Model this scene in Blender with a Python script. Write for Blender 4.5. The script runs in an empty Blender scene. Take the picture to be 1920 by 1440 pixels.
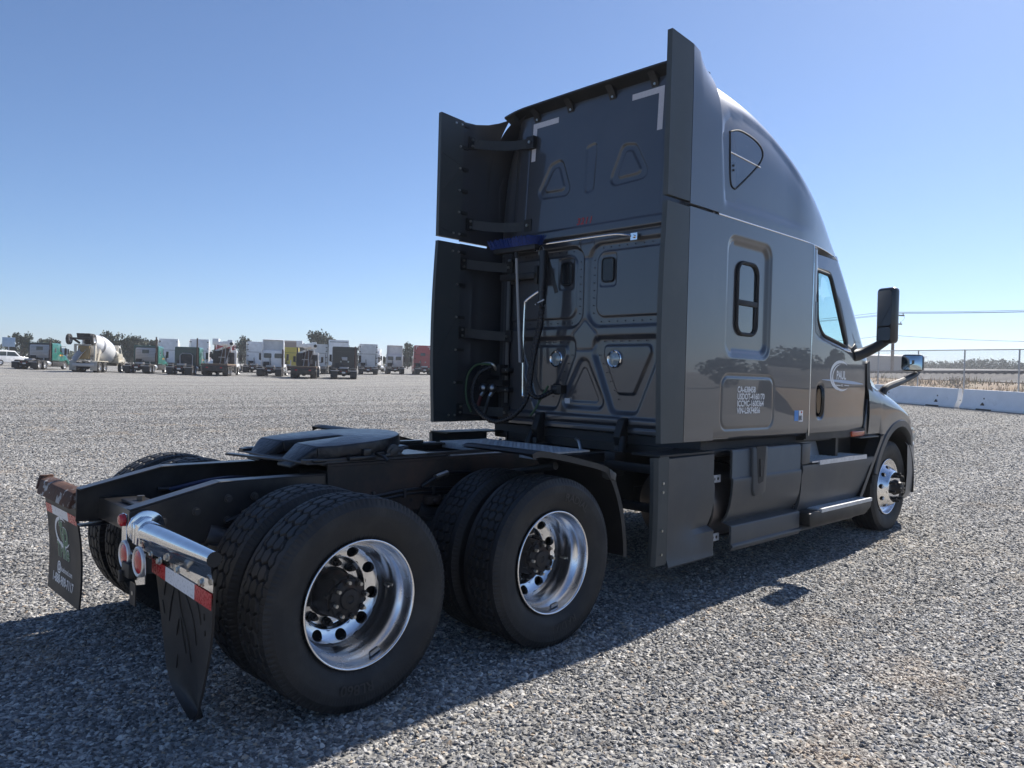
import bpy, bmesh, math, random
import numpy as np
from mathutils import Vector, Matrix

S = bpy.context.scene
COL = S.collection
R = math.radians
random.seed(7)
rng = np.random.default_rng(7)

# ------------------------------------------------------------------ camera
CAM = (-1.9943, -4.2204, 1.5611)
YAW, PITCH, ROLL, FPX = R(45.8353), R(-0.4592), R(1.5764), 1441.8
def make_camera():
    f = Vector((math.cos(YAW)*math.cos(PITCH), math.sin(YAW)*math.cos(PITCH), math.sin(PITCH)))
    r0 = Vector((math.sin(YAW), -math.cos(YAW), 0)); u0 = r0.cross(f)
    r = math.cos(ROLL)*r0 + math.sin(ROLL)*u0; u = -math.sin(ROLL)*r0 + math.cos(ROLL)*u0
    m = Matrix(((r.x, u.x, -f.x, CAM[0]), (r.y, u.y, -f.y, CAM[1]), (r.z, u.z, -f.z, CAM[2]), (0, 0, 0, 1)))
    cd = bpy.data.cameras.new('camera'); cd.sensor_fit = 'HORIZONTAL'; cd.sensor_width = 36
    cd.lens = 36*FPX/1920; cd.clip_start = 0.05; cd.clip_end = 6000
    o = bpy.data.objects.new('camera', cd); COL.objects.link(o); o.matrix_world = m
    S.camera = o
make_camera()

# ------------------------------------------------------------------ sky, sun, exposure
TO_SUN = Vector((1.0, 0.085, 0.95)).normalized()
def make_world():
    w = bpy.data.worlds.new('World'); S.world = w; w.use_nodes = True
    nt = w.node_tree; nt.nodes.clear()
    sky = nt.nodes.new('ShaderNodeTexSky'); sky.sky_type = 'NISHITA'; sky.sun_disc = False
    sky.sun_elevation = math.asin(TO_SUN.z); sky.sun_rotation = math.atan2(TO_SUN.x, TO_SUN.y)
    sky.altitude = 20; sky.air_density = 0.8; sky.dust_density = .30; sky.ozone_density = 7.0
    bg = nt.nodes.new('ShaderNodeBackground'); bg.inputs['Strength'].default_value = 0.093
    out = nt.nodes.new('ShaderNodeOutputWorld')
    nt.links.new(sky.outputs[0], bg.inputs[0]); nt.links.new(bg.outputs[0], out.inputs[0])
    l = bpy.data.lights.new('sun', 'SUN'); l.energy = 5.0; l.angle = R(0.5); l.color = (1.0, 0.945, 0.87)
    o = bpy.data.objects.new('sun', l); COL.objects.link(o)
    o.rotation_euler = TO_SUN.to_track_quat('Z', 'Y').to_euler(); o.location = (20, 0, 30)
make_world()
vs = S.view_settings
vs.view_transform = 'Standard'; vs.look = 'None'; vs.exposure = 0.58; vs.gamma = 1; vs.use_curve_mapping = False
S.cycles.max_bounces = 8; S.cycles.transparent_max_bounces = 16

# ------------------------------------------------------------------ materials
def _nt(name):
    m = bpy.data.materials.new(name); m.use_nodes = True
    nt = m.node_tree; b = nt.nodes['Principled BSDF']
    return m, nt, b
def pm(name, col, rough=0.5, metal=0.0, coat=0.0, coat_r=0.04, noise=None, bump=None, spec=None, dirt=None, streak=None):
    """principled material; noise=(scale, amount) varies brightness; dirt=(colour, scale, lo, hi, amount); bump=(scale, strength)"""
    m, nt, b = _nt(name); N = nt.nodes; L = nt.links
    b.inputs['Base Color'].default_value = (*col, 1); b.inputs['Roughness'].default_value = rough
    b.inputs['Metallic'].default_value = metal; b.inputs['Coat Weight'].default_value = coat
    b.inputs['Coat Roughness'].default_value = coat_r
    if spec is not None: b.inputs['Specular IOR Level'].default_value = spec
    tc = N.new('ShaderNodeTexCoord'); src = None
    if noise:
        n = N.new('ShaderNodeTexNoise'); n.inputs['Scale'].default_value = noise[0]; n.inputs['Detail'].default_value = 6
        L.new(tc.outputs['Object'], n.inputs['Vector'])
        if streak:
            mp = N.new('ShaderNodeMapping'); mp.inputs['Scale'].default_value = streak
            L.new(tc.outputs['Object'], mp.inputs[0]); L.new(mp.outputs[0], n.inputs['Vector'])
        mr = N.new('ShaderNodeMapRange'); mr.inputs[1].default_value = .3; mr.inputs[2].default_value = .7
        mr.inputs[3].default_value = 1-noise[1]; mr.inputs[4].default_value = 1+noise[1]
        L.new(n.outputs['Fac'], mr.inputs[0])
        mx = N.new('ShaderNodeMix'); mx.data_type = 'RGBA'; mx.blend_type = 'MULTIPLY'; mx.inputs[0].default_value = 1
        mx.inputs[6].default_value = (*col, 1); L.new(mr.outputs[0], mx.inputs[7]); src = mx.outputs[2]
        rr = N.new('ShaderNodeMapRange'); rr.inputs[1].default_value = .3; rr.inputs[2].default_value = .7
        rr.inputs[3].default_value = max(0, rough*.85); rr.inputs[4].default_value = min(1, rough*1.15)
        L.new(n.outputs['Fac'], rr.inputs[0]); L.new(rr.outputs[0], b.inputs['Roughness'])
    if dirt:
        n = N.new('ShaderNodeTexNoise'); n.inputs['Scale'].default_value = dirt[1]; n.inputs['Detail'].default_value = 9; n.inputs['Roughness'].default_value = .65
        L.new(tc.outputs['Object'], n.inputs['Vector'])
        mr = N.new('ShaderNodeMapRange'); mr.inputs[1].default_value = dirt[2]; mr.inputs[2].default_value = dirt[3]
        mr.inputs[3].default_value = 0; mr.inputs[4].default_value = dirt[4]; L.new(n.outputs['Fac'], mr.inputs[0])
        mx = N.new('ShaderNodeMix'); mx.data_type = 'RGBA'; L.new(mr.outputs[0], mx.inputs[0])
        if src: L.new(src, mx.inputs[6])
        else: mx.inputs[6].default_value = (*col, 1)
        mx.inputs[7].default_value = (*dirt[0], 1); src = mx.outputs[2]
    if src: L.new(src, b.inputs['Base Color'])
    if bump:
        n = N.new('ShaderNodeTexNoise'); n.inputs['Scale'].default_value = bump[0]; n.inputs['Detail'].default_value = 5
        L.new(tc.outputs['Object'], n.inputs['Vector'])
        bp = N.new('ShaderNodeBump'); bp.inputs['Strength'].default_value = bump[1]; bp.inputs['Distance'].default_value = .01
        L.new(n.outputs['Fac'], bp.inputs['Height']); L.new(bp.outputs[0], b.inputs['Normal'])
    return m
def glass(name, tint, refl=1.0):
    m = bpy.data.materials.new(name); m.use_nodes = True; nt = m.node_tree; N = nt.nodes; N.clear()
    out = N.new('ShaderNodeOutputMaterial'); mix = N.new('ShaderNodeMixShader'); fr = N.new('ShaderNodeFresnel'); ge = N.new('ShaderNodeNewGeometry'); mr = N.new('ShaderNodeMapRange'); mr.inputs[3].default_value = 1.45; mr.inputs[4].default_value = 1/1.45; nt.links.new(ge.outputs['Backfacing'], mr.inputs[0]); nt.links.new(mr.outputs[0], fr.inputs[0])
    t = N.new('ShaderNodeBsdfTransparent'); t.inputs[0].default_value = (*tint, 1)
    g = N.new('ShaderNodeBsdfGlossy'); g.inputs['Roughness'].default_value = 0.01
    nt.links.new(fr.outputs[0], mix.inputs[0]); nt.links.new(t.outputs[0], mix.inputs[1]); nt.links.new(g.outputs[0], mix.inputs[2])
    nt.links.new(mix.outputs[0], out.inputs[0]); return m

DUST = (.20, .185, .165)
M = {}
M['paint'] = pm('grey_metallic_paint', (.060, .062, .070), .34, .30, 1.0, .012, noise=(1.6, .06), dirt=(DUST, 2.2, .5, .85, .10))
M['roofpaint'] = M['paint']
M['plastic'] = pm('grey_moulded_plastic', (.052, .058, .064), .42, 0, 0, noise=(3, .10), bump=(420, .06), dirt=(DUST, 3.0, .45, .85, .22), streak=(1, 1, .3))
M['rubberpanel'] = pm('grey_rubber_panel', (.050, .058, .060), .48, 0, 0, noise=(3, .12), bump=(300, .08), dirt=(DUST, 2.5, .5, .85, .18), streak=(1, 1, .25))
M['black'] = pm('black_plastic', (.014, .014, .015), .5, noise=(6, .2), dirt=(DUST, 4, .5, .9, .12))
M['blackgloss'] = pm('black_gloss', (.01, .01, .011), .12)
M['gasket'] = pm('black_gasket', (.012, .012, .013), .6)
M['chassis'] = pm('black_chassis_paint', (.016, .016, .018), .38, 0, .2, .2, noise=(5, .25), dirt=((.10, .088, .075), 3.2, .42, .75, .45))
M['chassisdirty'] = pm('rusty_dirty_steel', (.022, .019, .018), .62, noise=(8, .3), dirt=((.085, .048, .032), 4.0, .42, .66, .75))
M['grease'] = pm('greased_steel', (.024, .024, .027), .33, .35, 0, noise=(14, .35), bump=(26, .45), dirt=((.12, .115, .11), 9, .48, .72, .5))
M['tyre'] = pm('tyre_rubber', (.013, .0135, .015), .62, noise=(7, .18), bump=(160, .10), dirt=((.085, .080, .074), 4.5, .46, .80, .36))
M['chrome'] = pm('chrome', (.82, .82, .82), .10, 1.0, noise=(20, .04))
M['alu'] = pm('polished_aluminium', (.90, .90, .91), .25, 1.0, noise=(6, .06), dirt=((.30, .29, .28), 5, .55, .85, .25))
M['alurough'] = pm('tread_aluminium', (.62, .635, .66), .42, .55, noise=(30, .12), dirt=((.22, .21, .20), 9, .5, .8, .45))
M['steel'] = pm('zinc_bolt_steel', (.50, .49, .46), .35, 1.0, noise=(30, .2))
M['rust'] = pm('flaking_rusty_steel', (.085, .040, .026), .8, noise=(12, .35), bump=(40, .5), dirt=((.44, .44, .43), 9, .55, .60, .95))
M['hub'] = pm('dirty_iron_hub', (.026, .024, .024), .55, .2, 0, noise=(12, .3), bump=(60, .3), dirt=((.12, .05, .025), 7, .60, .72, .6))
M['red'] = pm('red_lens', (.48, .016, .022), .18, 0, .5, noise=(60, .15))
M['redtape'] = pm('red_reflective_tape', (.50, .018, .025), .28, noise=(90, .14))
M['whitetape'] = pm('white_reflective_tape', (.70, .71, .74), .30, noise=(90, .08))
M['greytape'] = pm('pale_reflective_tape', (.62, .58, .58), .35, noise=(60, .06))
M['white'] = pm('white_decal', (.80, .80, .80), .4)
M['redink'] = pm('red_decal', (.38, .018, .02), .45)
M['amber'] = pm('amber_lens', (.50, .075, .02), .2, 0, .4)
M['glassdark'] = pm('dark_tinted_pane', (.030, .040, .045), .03, 0, 1.0, .01)
M['glass'] = glass('door_glass', (.78, .93, .93))
M['mirror'] = pm('mirror_glass', (.55, .60, .60), .015, 1.0)
M['flap'] = pm('black_rubber_flap', (.021, .020, .020), .55, noise=(5, .25), bump=(90, .10), dirt=((.10, .09, .08), 3, .45, .8, .35))
M['blue'] = pm('blue_bristle', (.005, .030, .17), .6, noise=(60, .35))
M['hose'] = pm('black_air_hose', (.014, .014, .016), .35, noise=(40, .2))
M['greenhose'] = pm('green_cable', (.055, .105, .045), .45)
M['redhose'] = pm('red_glad_hand', (.12, .022, .022), .5, noise=(20, .2))
M['lens'] = pm('clear_lamp_lens', (.34, .38, .38), .12, .25, .8, noise=(50, .25))
M['interior'] = pm('dark_cab_trim', (.035, .037, .04), .7)
M['bluesticker'] = pm('blue_sticker', (.05, .24, .62), .4)
M['green'] = pm('green_print', (.10, .20, .11), .5)

# ------------------------------------------------------------------ mesh helpers
class MB:
    def __init__(s): s.v = []; s.f = []; s.m = []
    def add(s, vs, fs, m=0):
        b = len(s.v); s.v.extend([tuple(map(float, p)) for p in vs]); s.f.extend([tuple(i+b for i in f) for f in fs]); s.m.extend([m]*len(fs)); return s
    def box(s, x0, x1, y0, y1, z0, z1, m=0):
        x0, x1 = sorted((x0, x1)); y0, y1 = sorted((y0, y1)); z0, z1 = sorted((z0, z1))
        v = [(x0,y0,z0),(x1,y0,z0),(x1,y1,z0),(x0,y1,z0),(x0,y0,z1),(x1,y0,z1),(x1,y1,z1),(x0,y1,z1)]
        return s.add(v, [(0,3,2,1),(4,5,6,7),(0,1,5,4),(1,2,6,5),(2,3,7,6),(3,0,4,7)], m)
    def bar(s, p0, p1, w, h, up=(0,0,1), m=0):
        p0, p1 = Vector(p0), Vector(p1); d = (p1-p0).normalized(); up = Vector(up); a = d.cross(up)
        if a.length < 1e-4: a = d.cross(Vector((1,0,0)))
        a.normalize(); b = a.cross(d).normalized(); a *= w/2; b *= h/2
        v = [p0-a-b, p0+a-b, p0+a+b, p0-a+b, p1-a-b, p1+a-b, p1+a+b, p1-a+b]
        return s.add(v, [(3,2,1,0),(4,5,6,7),(0,1,5,4),(1,2,6,5),(2,3,7,6),(3,0,4,7)], m)
    def cyl(s, p0, p1, r0, r1=None, n=16, caps=True, m=0):
        r1 = r0 if r1 is None else r1
        p0, p1 = Vector(p0), Vector(p1); d = (p1-p0).normalized()
        a = d.cross(Vector((0,0,1)) if abs(d.z) < .9 else Vector((1,0,0))).normalized(); b = d.cross(a)
        v = []
        for p, r in ((p0, r0), (p1, r1)):
            for i in range(n):
                t = 2*math.pi*i/n; v.append(p + a*(r*math.cos(t)) + b*(r*math.sin(t)))
        f = [(i, (i+1) % n, n+(i+1) % n, n+i) for i in range(n)]
        if caps: f += [tuple(range(n-1, -1, -1)), tuple(range(n, 2*n))]
        return s.add(v, f, m)
    def tube(s, pts, r, n=8, m=0, closed=False, caps=True):
        pts = [Vector(p) for p in pts]; k = len(pts); v = []
        rr = r if hasattr(r, '__len__') else [r]*k
        prev = None
        for i, p in enumerate(pts):
            if closed: d = pts[(i+1) % k]-pts[i-1]
            else: d = pts[min(i+1, k-1)]-pts[max(i-1, 0)]
            d.normalize()
            if prev is None: a = d.cross(Vector((0,0,1)) if abs(d.z) < .9 else Vector((1,0,0)))
            else: a = prev - d*prev.dot(d)
            a.normalize(); prev = a; b = d.cross(a)
            for j in range(n):
                t = 2*math.pi*j/n; v.append(p + a*(rr[i]*math.cos(t)) + b*(rr[i]*math.sin(t)))
        f = []
        for i in range(k if closed else k-1):
            for j in range(n):
                i2 = (i+1) % k
                f.append((i*n+j, i*n+(j+1) % n, i2*n+(j+1) % n, i2*n+j))
        if caps and not closed: f += [tuple(range(n-1, -1, -1)), tuple(range((k-1)*n, k*n))]
        return s.add(v, f, m)
    def prism(s, poly, axis, a0, a1, m=0):
        """poly of 2-D points extruded along axis ('x': poly is (y,z); 'y': (x,z); 'z': (x,y))"""
        def P(q, a): return {'x': (a, q[0], q[1]), 'y': (q[0], a, q[1]), 'z': (q[0], q[1], a)}[axis]
        n = len(poly); v = [P(q, a0) for q in poly] + [P(q, a1) for q in poly]
        f = [(i, (i+1) % n, n+(i+1) % n, n+i) for i in range(n)] + [tuple(range(n-1, -1, -1)), tuple(range(n, 2*n))]
        return s.add(v, f, m)
    def lathe(s, prof, n=48, c=(0,0,0), m=0, close=False):
        """prof = [(y, r)] revolved about the Y axis through c"""
        v = []
        for (y, r) in prof:
            for i in range(n):
                t = 2*math.pi*i/n; v.append((c[0]+r*math.cos(t), c[1]+y, c[2]+r*math.sin(t)))
        f = []; k = len(prof)
        for i in range(k-1):
            for j in range(n): f.append((i*n+j, i*n+(j+1) % n, (i+1)*n+(j+1) % n, (i+1)*n+j))
        return s.add(v, f, m)
    def grid(s, P, mask=None, m=0, flip=False):
        """P: array (nu, nv, 3)"""
        nu, nv = P.shape[:2]; b = len(s.v); s.v.extend(map(tuple, P.reshape(-1, 3).tolist()))
        for i in range(nu-1):
            for j in range(nv-1):
                if mask is not None and not mask[i, j]: continue
                q = (b+i*nv+j, b+(i+1)*nv+j, b+(i+1)*nv+j+1, b+i*nv+j+1)
                s.f.append(q[::-1] if flip else q); s.m.append(m)
        return s
    def mesh(s, name, mats, bevel=0, angle=35, recalc=True, seg=2):
        me = bpy.data.meshes.new(name); me.from_pydata(s.v, [], s.f)
        for mt in (mats if isinstance(mats, (list, tuple)) else [mats]): me.materials.append(mt)
        me.polygons.foreach_set('material_index', s.m)
        if bevel or recalc:
            bm = bmesh.new(); bm.from_mesh(me)
            if recalc: bmesh.ops.recalc_face_normals(bm, faces=bm.faces)
            if bevel:
                es = [e for e in bm.edges if e.is_manifold and e.calc_face_angle(0) > .45]
                bmesh.ops.bevel(bm, geom=es, offset=bevel, segments=seg, affect='EDGES', profile=.5, clamp_overlap=True)
            bm.to_mesh(me); bm.free()
        me.polygons.foreach_set('use_smooth', [True]*len(me.polygons)); me.set_sharp_from_angle(angle=R(angle)); me.update()
        return me
    def build(s, name, mats, parent=None, bevel=0, angle=35, recalc=True, seg=2, **kw):
        return link(name, s.mesh(name, mats, bevel, angle, recalc, seg), parent, **kw)
def link(name, me, parent=None, loc=None, rot=None, label=None, cat=None, group=None, kind=None):
    o = bpy.data.objects.new(name, me); COL.objects.link(o)
    if parent: o.parent = parent
    if loc: o.location = loc
    if rot: o.rotation_euler = rot
    tag(o, label, cat, group, kind); return o
def tag(o, label=None, cat=None, group=None, kind=None):
    if label: o['label'] = label
    if cat: o['category'] = cat
    if group: o['group'] = group
    if kind: o['kind'] = kind
    return o
def empty(name, loc=(0,0,0), rz=0, **kw):
    o = bpy.data.objects.new(name, None); COL.objects.link(o); o.location = loc; o.rotation_euler = (0, 0, rz)
    o.empty_display_size = .3
    return tag(o, **kw)
def fast_grid(name, P, mat, parent=None, mask=None, flip=False, **kw):
    nu, nv = P.shape[:2]
    idx = np.arange(nu*nv).reshape(nu, nv)
    q = np.stack([idx[:-1,:-1], idx[1:,:-1], idx[1:,1:], idx[:-1,1:]], -1)
    if flip: q = q[..., ::-1]
    q = q.reshape(-1, 4)
    if mask is not None: q = q[mask.reshape(-1)]
    me = bpy.data.meshes.new(name); me.vertices.add(nu*nv); me.vertices.foreach_set('co', P.reshape(-1).astype(np.float32))
    me.loops.add(len(q)*4); me.loops.foreach_set('vertex_index', q.reshape(-1).astype(np.int32))
    me.polygons.add(len(q)); me.polygons.foreach_set('loop_start', np.arange(0, len(q)*4, 4, dtype=np.int32))
    me.update(calc_edges=True); me.polygons.foreach_set('use_smooth', [True]*len(q)); me.materials.append(mat); me.update()
    return link(name, me, parent, **kw)
def catmull(pts, n):
    p = np.array(pts, float); k = len(p); t = np.linspace(0, k-1, n); i = np.clip(t.astype(int), 0, k-2); u = (t-i)[:, None]
    if p.ndim == 3: u = u[..., None]
    p0 = p[np.clip(i-1, 0, k-1)]; p1 = p[i]; p2 = p[i+1]; p3 = p[np.clip(i+2, 0, k-1)]
    return .5*((2*p1)+(-p0+p2)*u+(2*p0-5*p1+4*p2-p3)*u*u+(-p0+3*p1-3*p2+p3)*u**3)
def sdpoly(x, z, poly):
    p = np.array(poly, float); n = len(p); d = np.full(x.shape, 1e9); s = np.ones(x.shape)
    for i in range(n):
        a = p[i]; b = p[i-1]; e = b-a; wx = x-a[0]; wz = z-a[1]
        h = np.clip((wx*e[0]+wz*e[1])/(e@e), 0, 1); d = np.minimum(d, (wx-e[0]*h)**2+(wz-e[1]*h)**2)
        c1 = z >= a[1]; c2 = z < b[1]; c3 = e[0]*wz > e[1]*wx
        s = np.where((c1 & c2 & c3) | (~c1 & ~c2 & ~c3), -s, s)
    return s*np.sqrt(d)
def inset(poly, r):
    p = [np.array(q, float) for q in poly]; n = len(p)
    area = sum(p[i][0]*p[(i+1) % n][1]-p[(i+1) % n][0]*p[i][1] for i in range(n))
    if area < 0: p = p[::-1]
    out = []
    for i in range(n):
        a, b, c = p[i-1], p[i], p[(i+1) % n]
        d1 = (b-a)/np.linalg.norm(b-a); d2 = (c-b)/np.linalg.norm(c-b)
        n1 = np.array([-d1[1], d1[0]]); n2 = np.array([-d2[1], d2[0]])
        q1 = b+n1*r; q2 = b+n2*r; A = np.array([d1, -d2]).T
        if abs(np.linalg.det(A)) < 1e-6: out.append(q1)
        else: out.append(q1+d1*np.linalg.solve(A, q2-q1)[0])
    return out
def sdr(x, z, poly, r): return sdpoly(x, z, inset(poly, r))-r
def sst(d, w):
    t = np.clip(.5-d/w, 0, 1); return t*t*(3-2*t)
def rrect(x0, x1, z0, z1, r, n=5):
    out = []
    for cx, cz, a in ((x1-r, z1-r, 0), (x0+r, z1-r, 90), (x0+r, z0+r, 180), (x1-r, z0+r, 270)):
        for i in range(n+1):
            t = R(a+90*i/n); out.append((cx+r*math.cos(t), cz+r*math.sin(t)))
    return out
def rpoly(poly, r, n=5):
    """round the corners of a convex polygon"""
    out = []; k = len(poly)
    for i in range(k):
        a, b, c = Vector(poly[i-1]), Vector(poly[i]), Vector(poly[(i+1) % k])
        u = (a-b).normalized(); w = (c-b).normalized(); p = b+u*r; q = b+w*r
        for j in range(n+1):
            t = j/n; out.append(tuple((1-t)**2*p+2*t*(1-t)*b+t*t*q))
    return out
def text_part(name, s, size, to3d, mat, parent, bold=0.0, shear=0.0, xs=1.0, align='LEFT', gap=1.0, **kw):
    c = bpy.data.curves.new(name, 'FONT'); c.body = s; c.size = size; c.offset = bold; c.shear = shear; c.align_x = align; c.resolution_u = 3; c.space_character = gap
    o = bpy.data.objects.new(name, c); COL.objects.link(o)
    dg = bpy.context.evaluated_depsgraph_get(); ev = o.evaluated_get(dg); me0 = ev.to_mesh()
    vs_ = [to3d(v.co.x*xs, v.co.y) for v in me0.vertices]; fs = [tuple(p.vertices) for p in me0.polygons]
    ev.to_mesh_clear(); bpy.data.objects.remove(o); bpy.data.curves.remove(c)
    me = bpy.data.meshes.new(name); me.from_pydata(vs_, [], fs); me.materials.append(mat); me.update()
    return link(name, me, parent, **kw)

# ------------------------------------------------------------------ ground
def gz(x, y):
    dx = x-CAM[0]; dy = y-CAM[1]; r = np.hypot(dx, dy); az = np.degrees(np.arctan2(dy, dx))
    sl = .0222+.0085*np.cos(np.radians(3*(az-15))); t = r-16
    return sl*(t+np.sqrt(t*t+36))/2*np.minimum(1, 900/np.maximum(r, 900)) - .0222*(-16+np.sqrt(292))/2
# ------------------------------------------------------------------ the grey tractor unit
TRUCK = empty('semi_truck', label='dark grey sleeper semi-truck with bare tandem rear frame in the foreground', cat='truck')
SIDE = 1.2377

# ---- body surface functions
def smooth(a, b, x): t = np.clip((x-a)/(b-a), 0, 1); return t*t*(3-2*t)
def side_w(x, z):
    x = np.asarray(x, float); z = np.asarray(z, float)
    w = 1.232 - .045*np.clip((x-4.5)/1.35, 0, 1.2)**2
    zb = 2.0-.13*(x-4.6)
    t = smooth(4.56, 4.80, x)
    w = w - t*(.014*smooth(-.02, .03, z-zb) + .105*np.clip((z-zb)/.9, 0, 1.2)**1.4)
    w = w - .02*np.clip((1.25-z)/.12, 0, 1)**2
    return w

def build_wall():
    ny, nz = 290, 420
    y = np.linspace(-.97, .97, ny); z = np.linspace(1.15, 3.97, nz)
    Y, Z = np.meshgrid(y, z, indexing='ij'); A = np.abs(Y)
    h = np.zeros_like(Y)
    tri = [(.33, 3.48), (.465, 3.455), (.63, 3.165), (.195, 3.145)]
    o_ = sst(sdr(A, Z, tri, .06), .016); i_ = sst(sdr(A, Z, inset(tri, .055), .03), .013)
    h += -.015*o_ + .012*i_
    slot = [(-.055, 3.55), (.055, 3.53), (.045, 3.13), (-.045, 3.15)]
    h += -.010*sst(sdr(Y, Z, slot, .03), .018)
    pan = [(.03, 2.69), (1.3, 2.69), (1.3, 2.005), (.03, 2.005)]; pin = [(.112, 2.622), (1.3, 2.622), (1.3, 2.085), (.112, 2.085)]
    h += -.024*sst(sdr(A, Z, pan, .13), .030) + .014*sst(sdr(A, Z, pin, .09), .012)
    win = [(.142, 2.605), (.312, 2.605), (.312, 2.332), (.142, 2.332)]
    h += -.008*sst(sdr(A, Z, win, .03), .012)
    trap = [(.105, 1.915), (.76, 1.915), (.76, 1.79), (.55, 1.30), (.31, 1.30), (.105, 1.77)]
    ti = [(.205, 1.848), (.66, 1.848), (.675, 1.79), (.515, 1.455), (.35, 1.455), (.20, 1.77)]
    h += -.034*sst(sdr(A, Z, trap, .06), .044) + .018*sst(sdr(A, Z, ti, .035), .020)
    mt = [(0, 1.80), (.26, 1.325), (-.26, 1.325)]
    h += -.020*sst(sdr(Y, Z, mt, .06), .045) - .006*sst(sdr(Y, Z, inset(mt, .05), .03), .016)
    dia = [(0, 2.075), (.135, 1.945), (.09, 1.812), (-.09, 1.812), (-.135, 1.945)]
    h += -.007*np.exp(-(sdr(Y, Z, dia, .03)/.007)**2)
    cap = [(-.075, 2.74), (.075, 2.74), (.075, 2.66), (.04, 2.585), (-.04, 2.585), (-.075, 2.66)]
    h += -.006*np.exp(-(sdr(Y, Z, cap, .02)/.007)**2)
    bar_ = [(.05, 1.262), (.41, 1.262), (.41, 1.205), (.05, 1.205)]
    bar2 = [(-.42, 1.262), (.42, 1.262), (.42, 1.205), (-.42, 1.205)]; bar3 = [(.49, 1.262), (1.2, 1.262), (1.2, 1.205), (.49, 1.205)]
    h += .020*(sst(sdr(Y, Z, bar2, .025), .03)+sst(sdr(A, Z, bar3, .025), .03))
    # lower flange, upper overhang with the ledge below it
    h += .010*sst(Z-1.185, .012)
    h += .022*smooth(2.765, 2.785, Z) - .012*smooth(2.845, 2.862, Z)
    h += -.010*np.exp(-((Z-2.765)/.010)**2)
    # a faint vertical seam at the upper side panels
    h += -.004*np.exp(-((A-.735)/.006)**2)*smooth(2.9, 2.95, Z)
    lean = .062*np.clip((Z-2.8)/1.15, 0, 1)
    X = 2.935 + lean - h + .055*smooth(.80, .99, A)**2*1.3
    fast_grid('rear_wall', np.stack([X, Y, Z], -1), M['paint'], TRUCK)
build_wall()

def build_corners():
    for s in (-1, 1):
        t = np.linspace(0, math.pi/2, 16); z = np.concatenate([np.linspace(1.15, 3.4, 24), np.linspace(3.45, 3.965, 24)]); T, Z = np.meshgrid(t, z, indexing='ij')
        lean = .062*np.clip((Z-2.8)/1.15, 0, 1)
        yo = np.where(Z > 2.8, 1.215*np.clip(1-np.clip((Z-2.795)/1.205, 0, 1)**4.2, 0, 1)**(1/4.2), 1.212)
        yo = np.maximum(yo, .962)
        X = 2.985+lean+.17*(1-np.cos(T)); Yy = .955+(yo-.955)*np.sin(T)
        fast_grid('corner_panel', np.stack([X, s*Yy, Z], -1), M['paint'], TRUCK, flip=(s > 0))
build_corners()

# ---- roof cap
ZT = [(2.93, 4.005), (3.3, 3.985), (3.7, 3.92), (4.1, 3.78), (4.5, 3.56), (4.85, 3.30), (5.15, 3.03), (5.38, 2.86), (5.46, 2.80)]
CREASE = [(3.05, 2.9), (3.03, 3.105), (3.01, 3.361), (3.06, 3.50), (3.18, 3.585), (3.40, 3.625), (3.62, 3.605), (3.838, 3.555), (4.125, 3.42), (4.331, 3.28), (4.60, 3.06), (4.6, 2.9)]
def roof_point(x, a, n=4.2):
    zt = np.interp(x, [p[0] for p in ZT], [p[1] for p in ZT])
    w = side_w(np.minimum(x, 4.5), 2.79) - .20*np.clip((x-4.25)/1.2, 0, 1)**1.7
    c = np.abs(np.cos(a)); s = np.abs(np.sin(a)); rr = (c**n+s**n)**(-1/n)
    return w*rr*s, 2.795+np.maximum(zt-2.795, .004)*rr*c
def build_roof():
    xs = np.linspace(2.95, 5.46, 130); a = np.linspace(-math.pi/2, math.pi/2, 121)
    zx = np.array([p[0] for p in ZT]); zz = catmull(ZT, 60); 
    X, A = np.meshgrid(xs, a, indexing='ij')
    global ZTI
    Y, Z = roof_point(X, A); Y = Y*np.sign(A)
    d = sdpoly(X, Z, CREASE)
    inn = sst(d, .07)*smooth(.75, 1.1, np.abs(Y))
    # the panel round the small window sits a little below the crease and runs out towards the front
    Y = Y - np.sign(Y)*.020*inn*(1-smooth(4.0, 4.6, X))
    fast_grid('roof_cap', np.stack([X, Y, Z], -1), M['roofpaint'], TRUCK, flip=True)
ZT = [tuple(p) for p in catmull(ZT, 60)]
build_roof()

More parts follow.
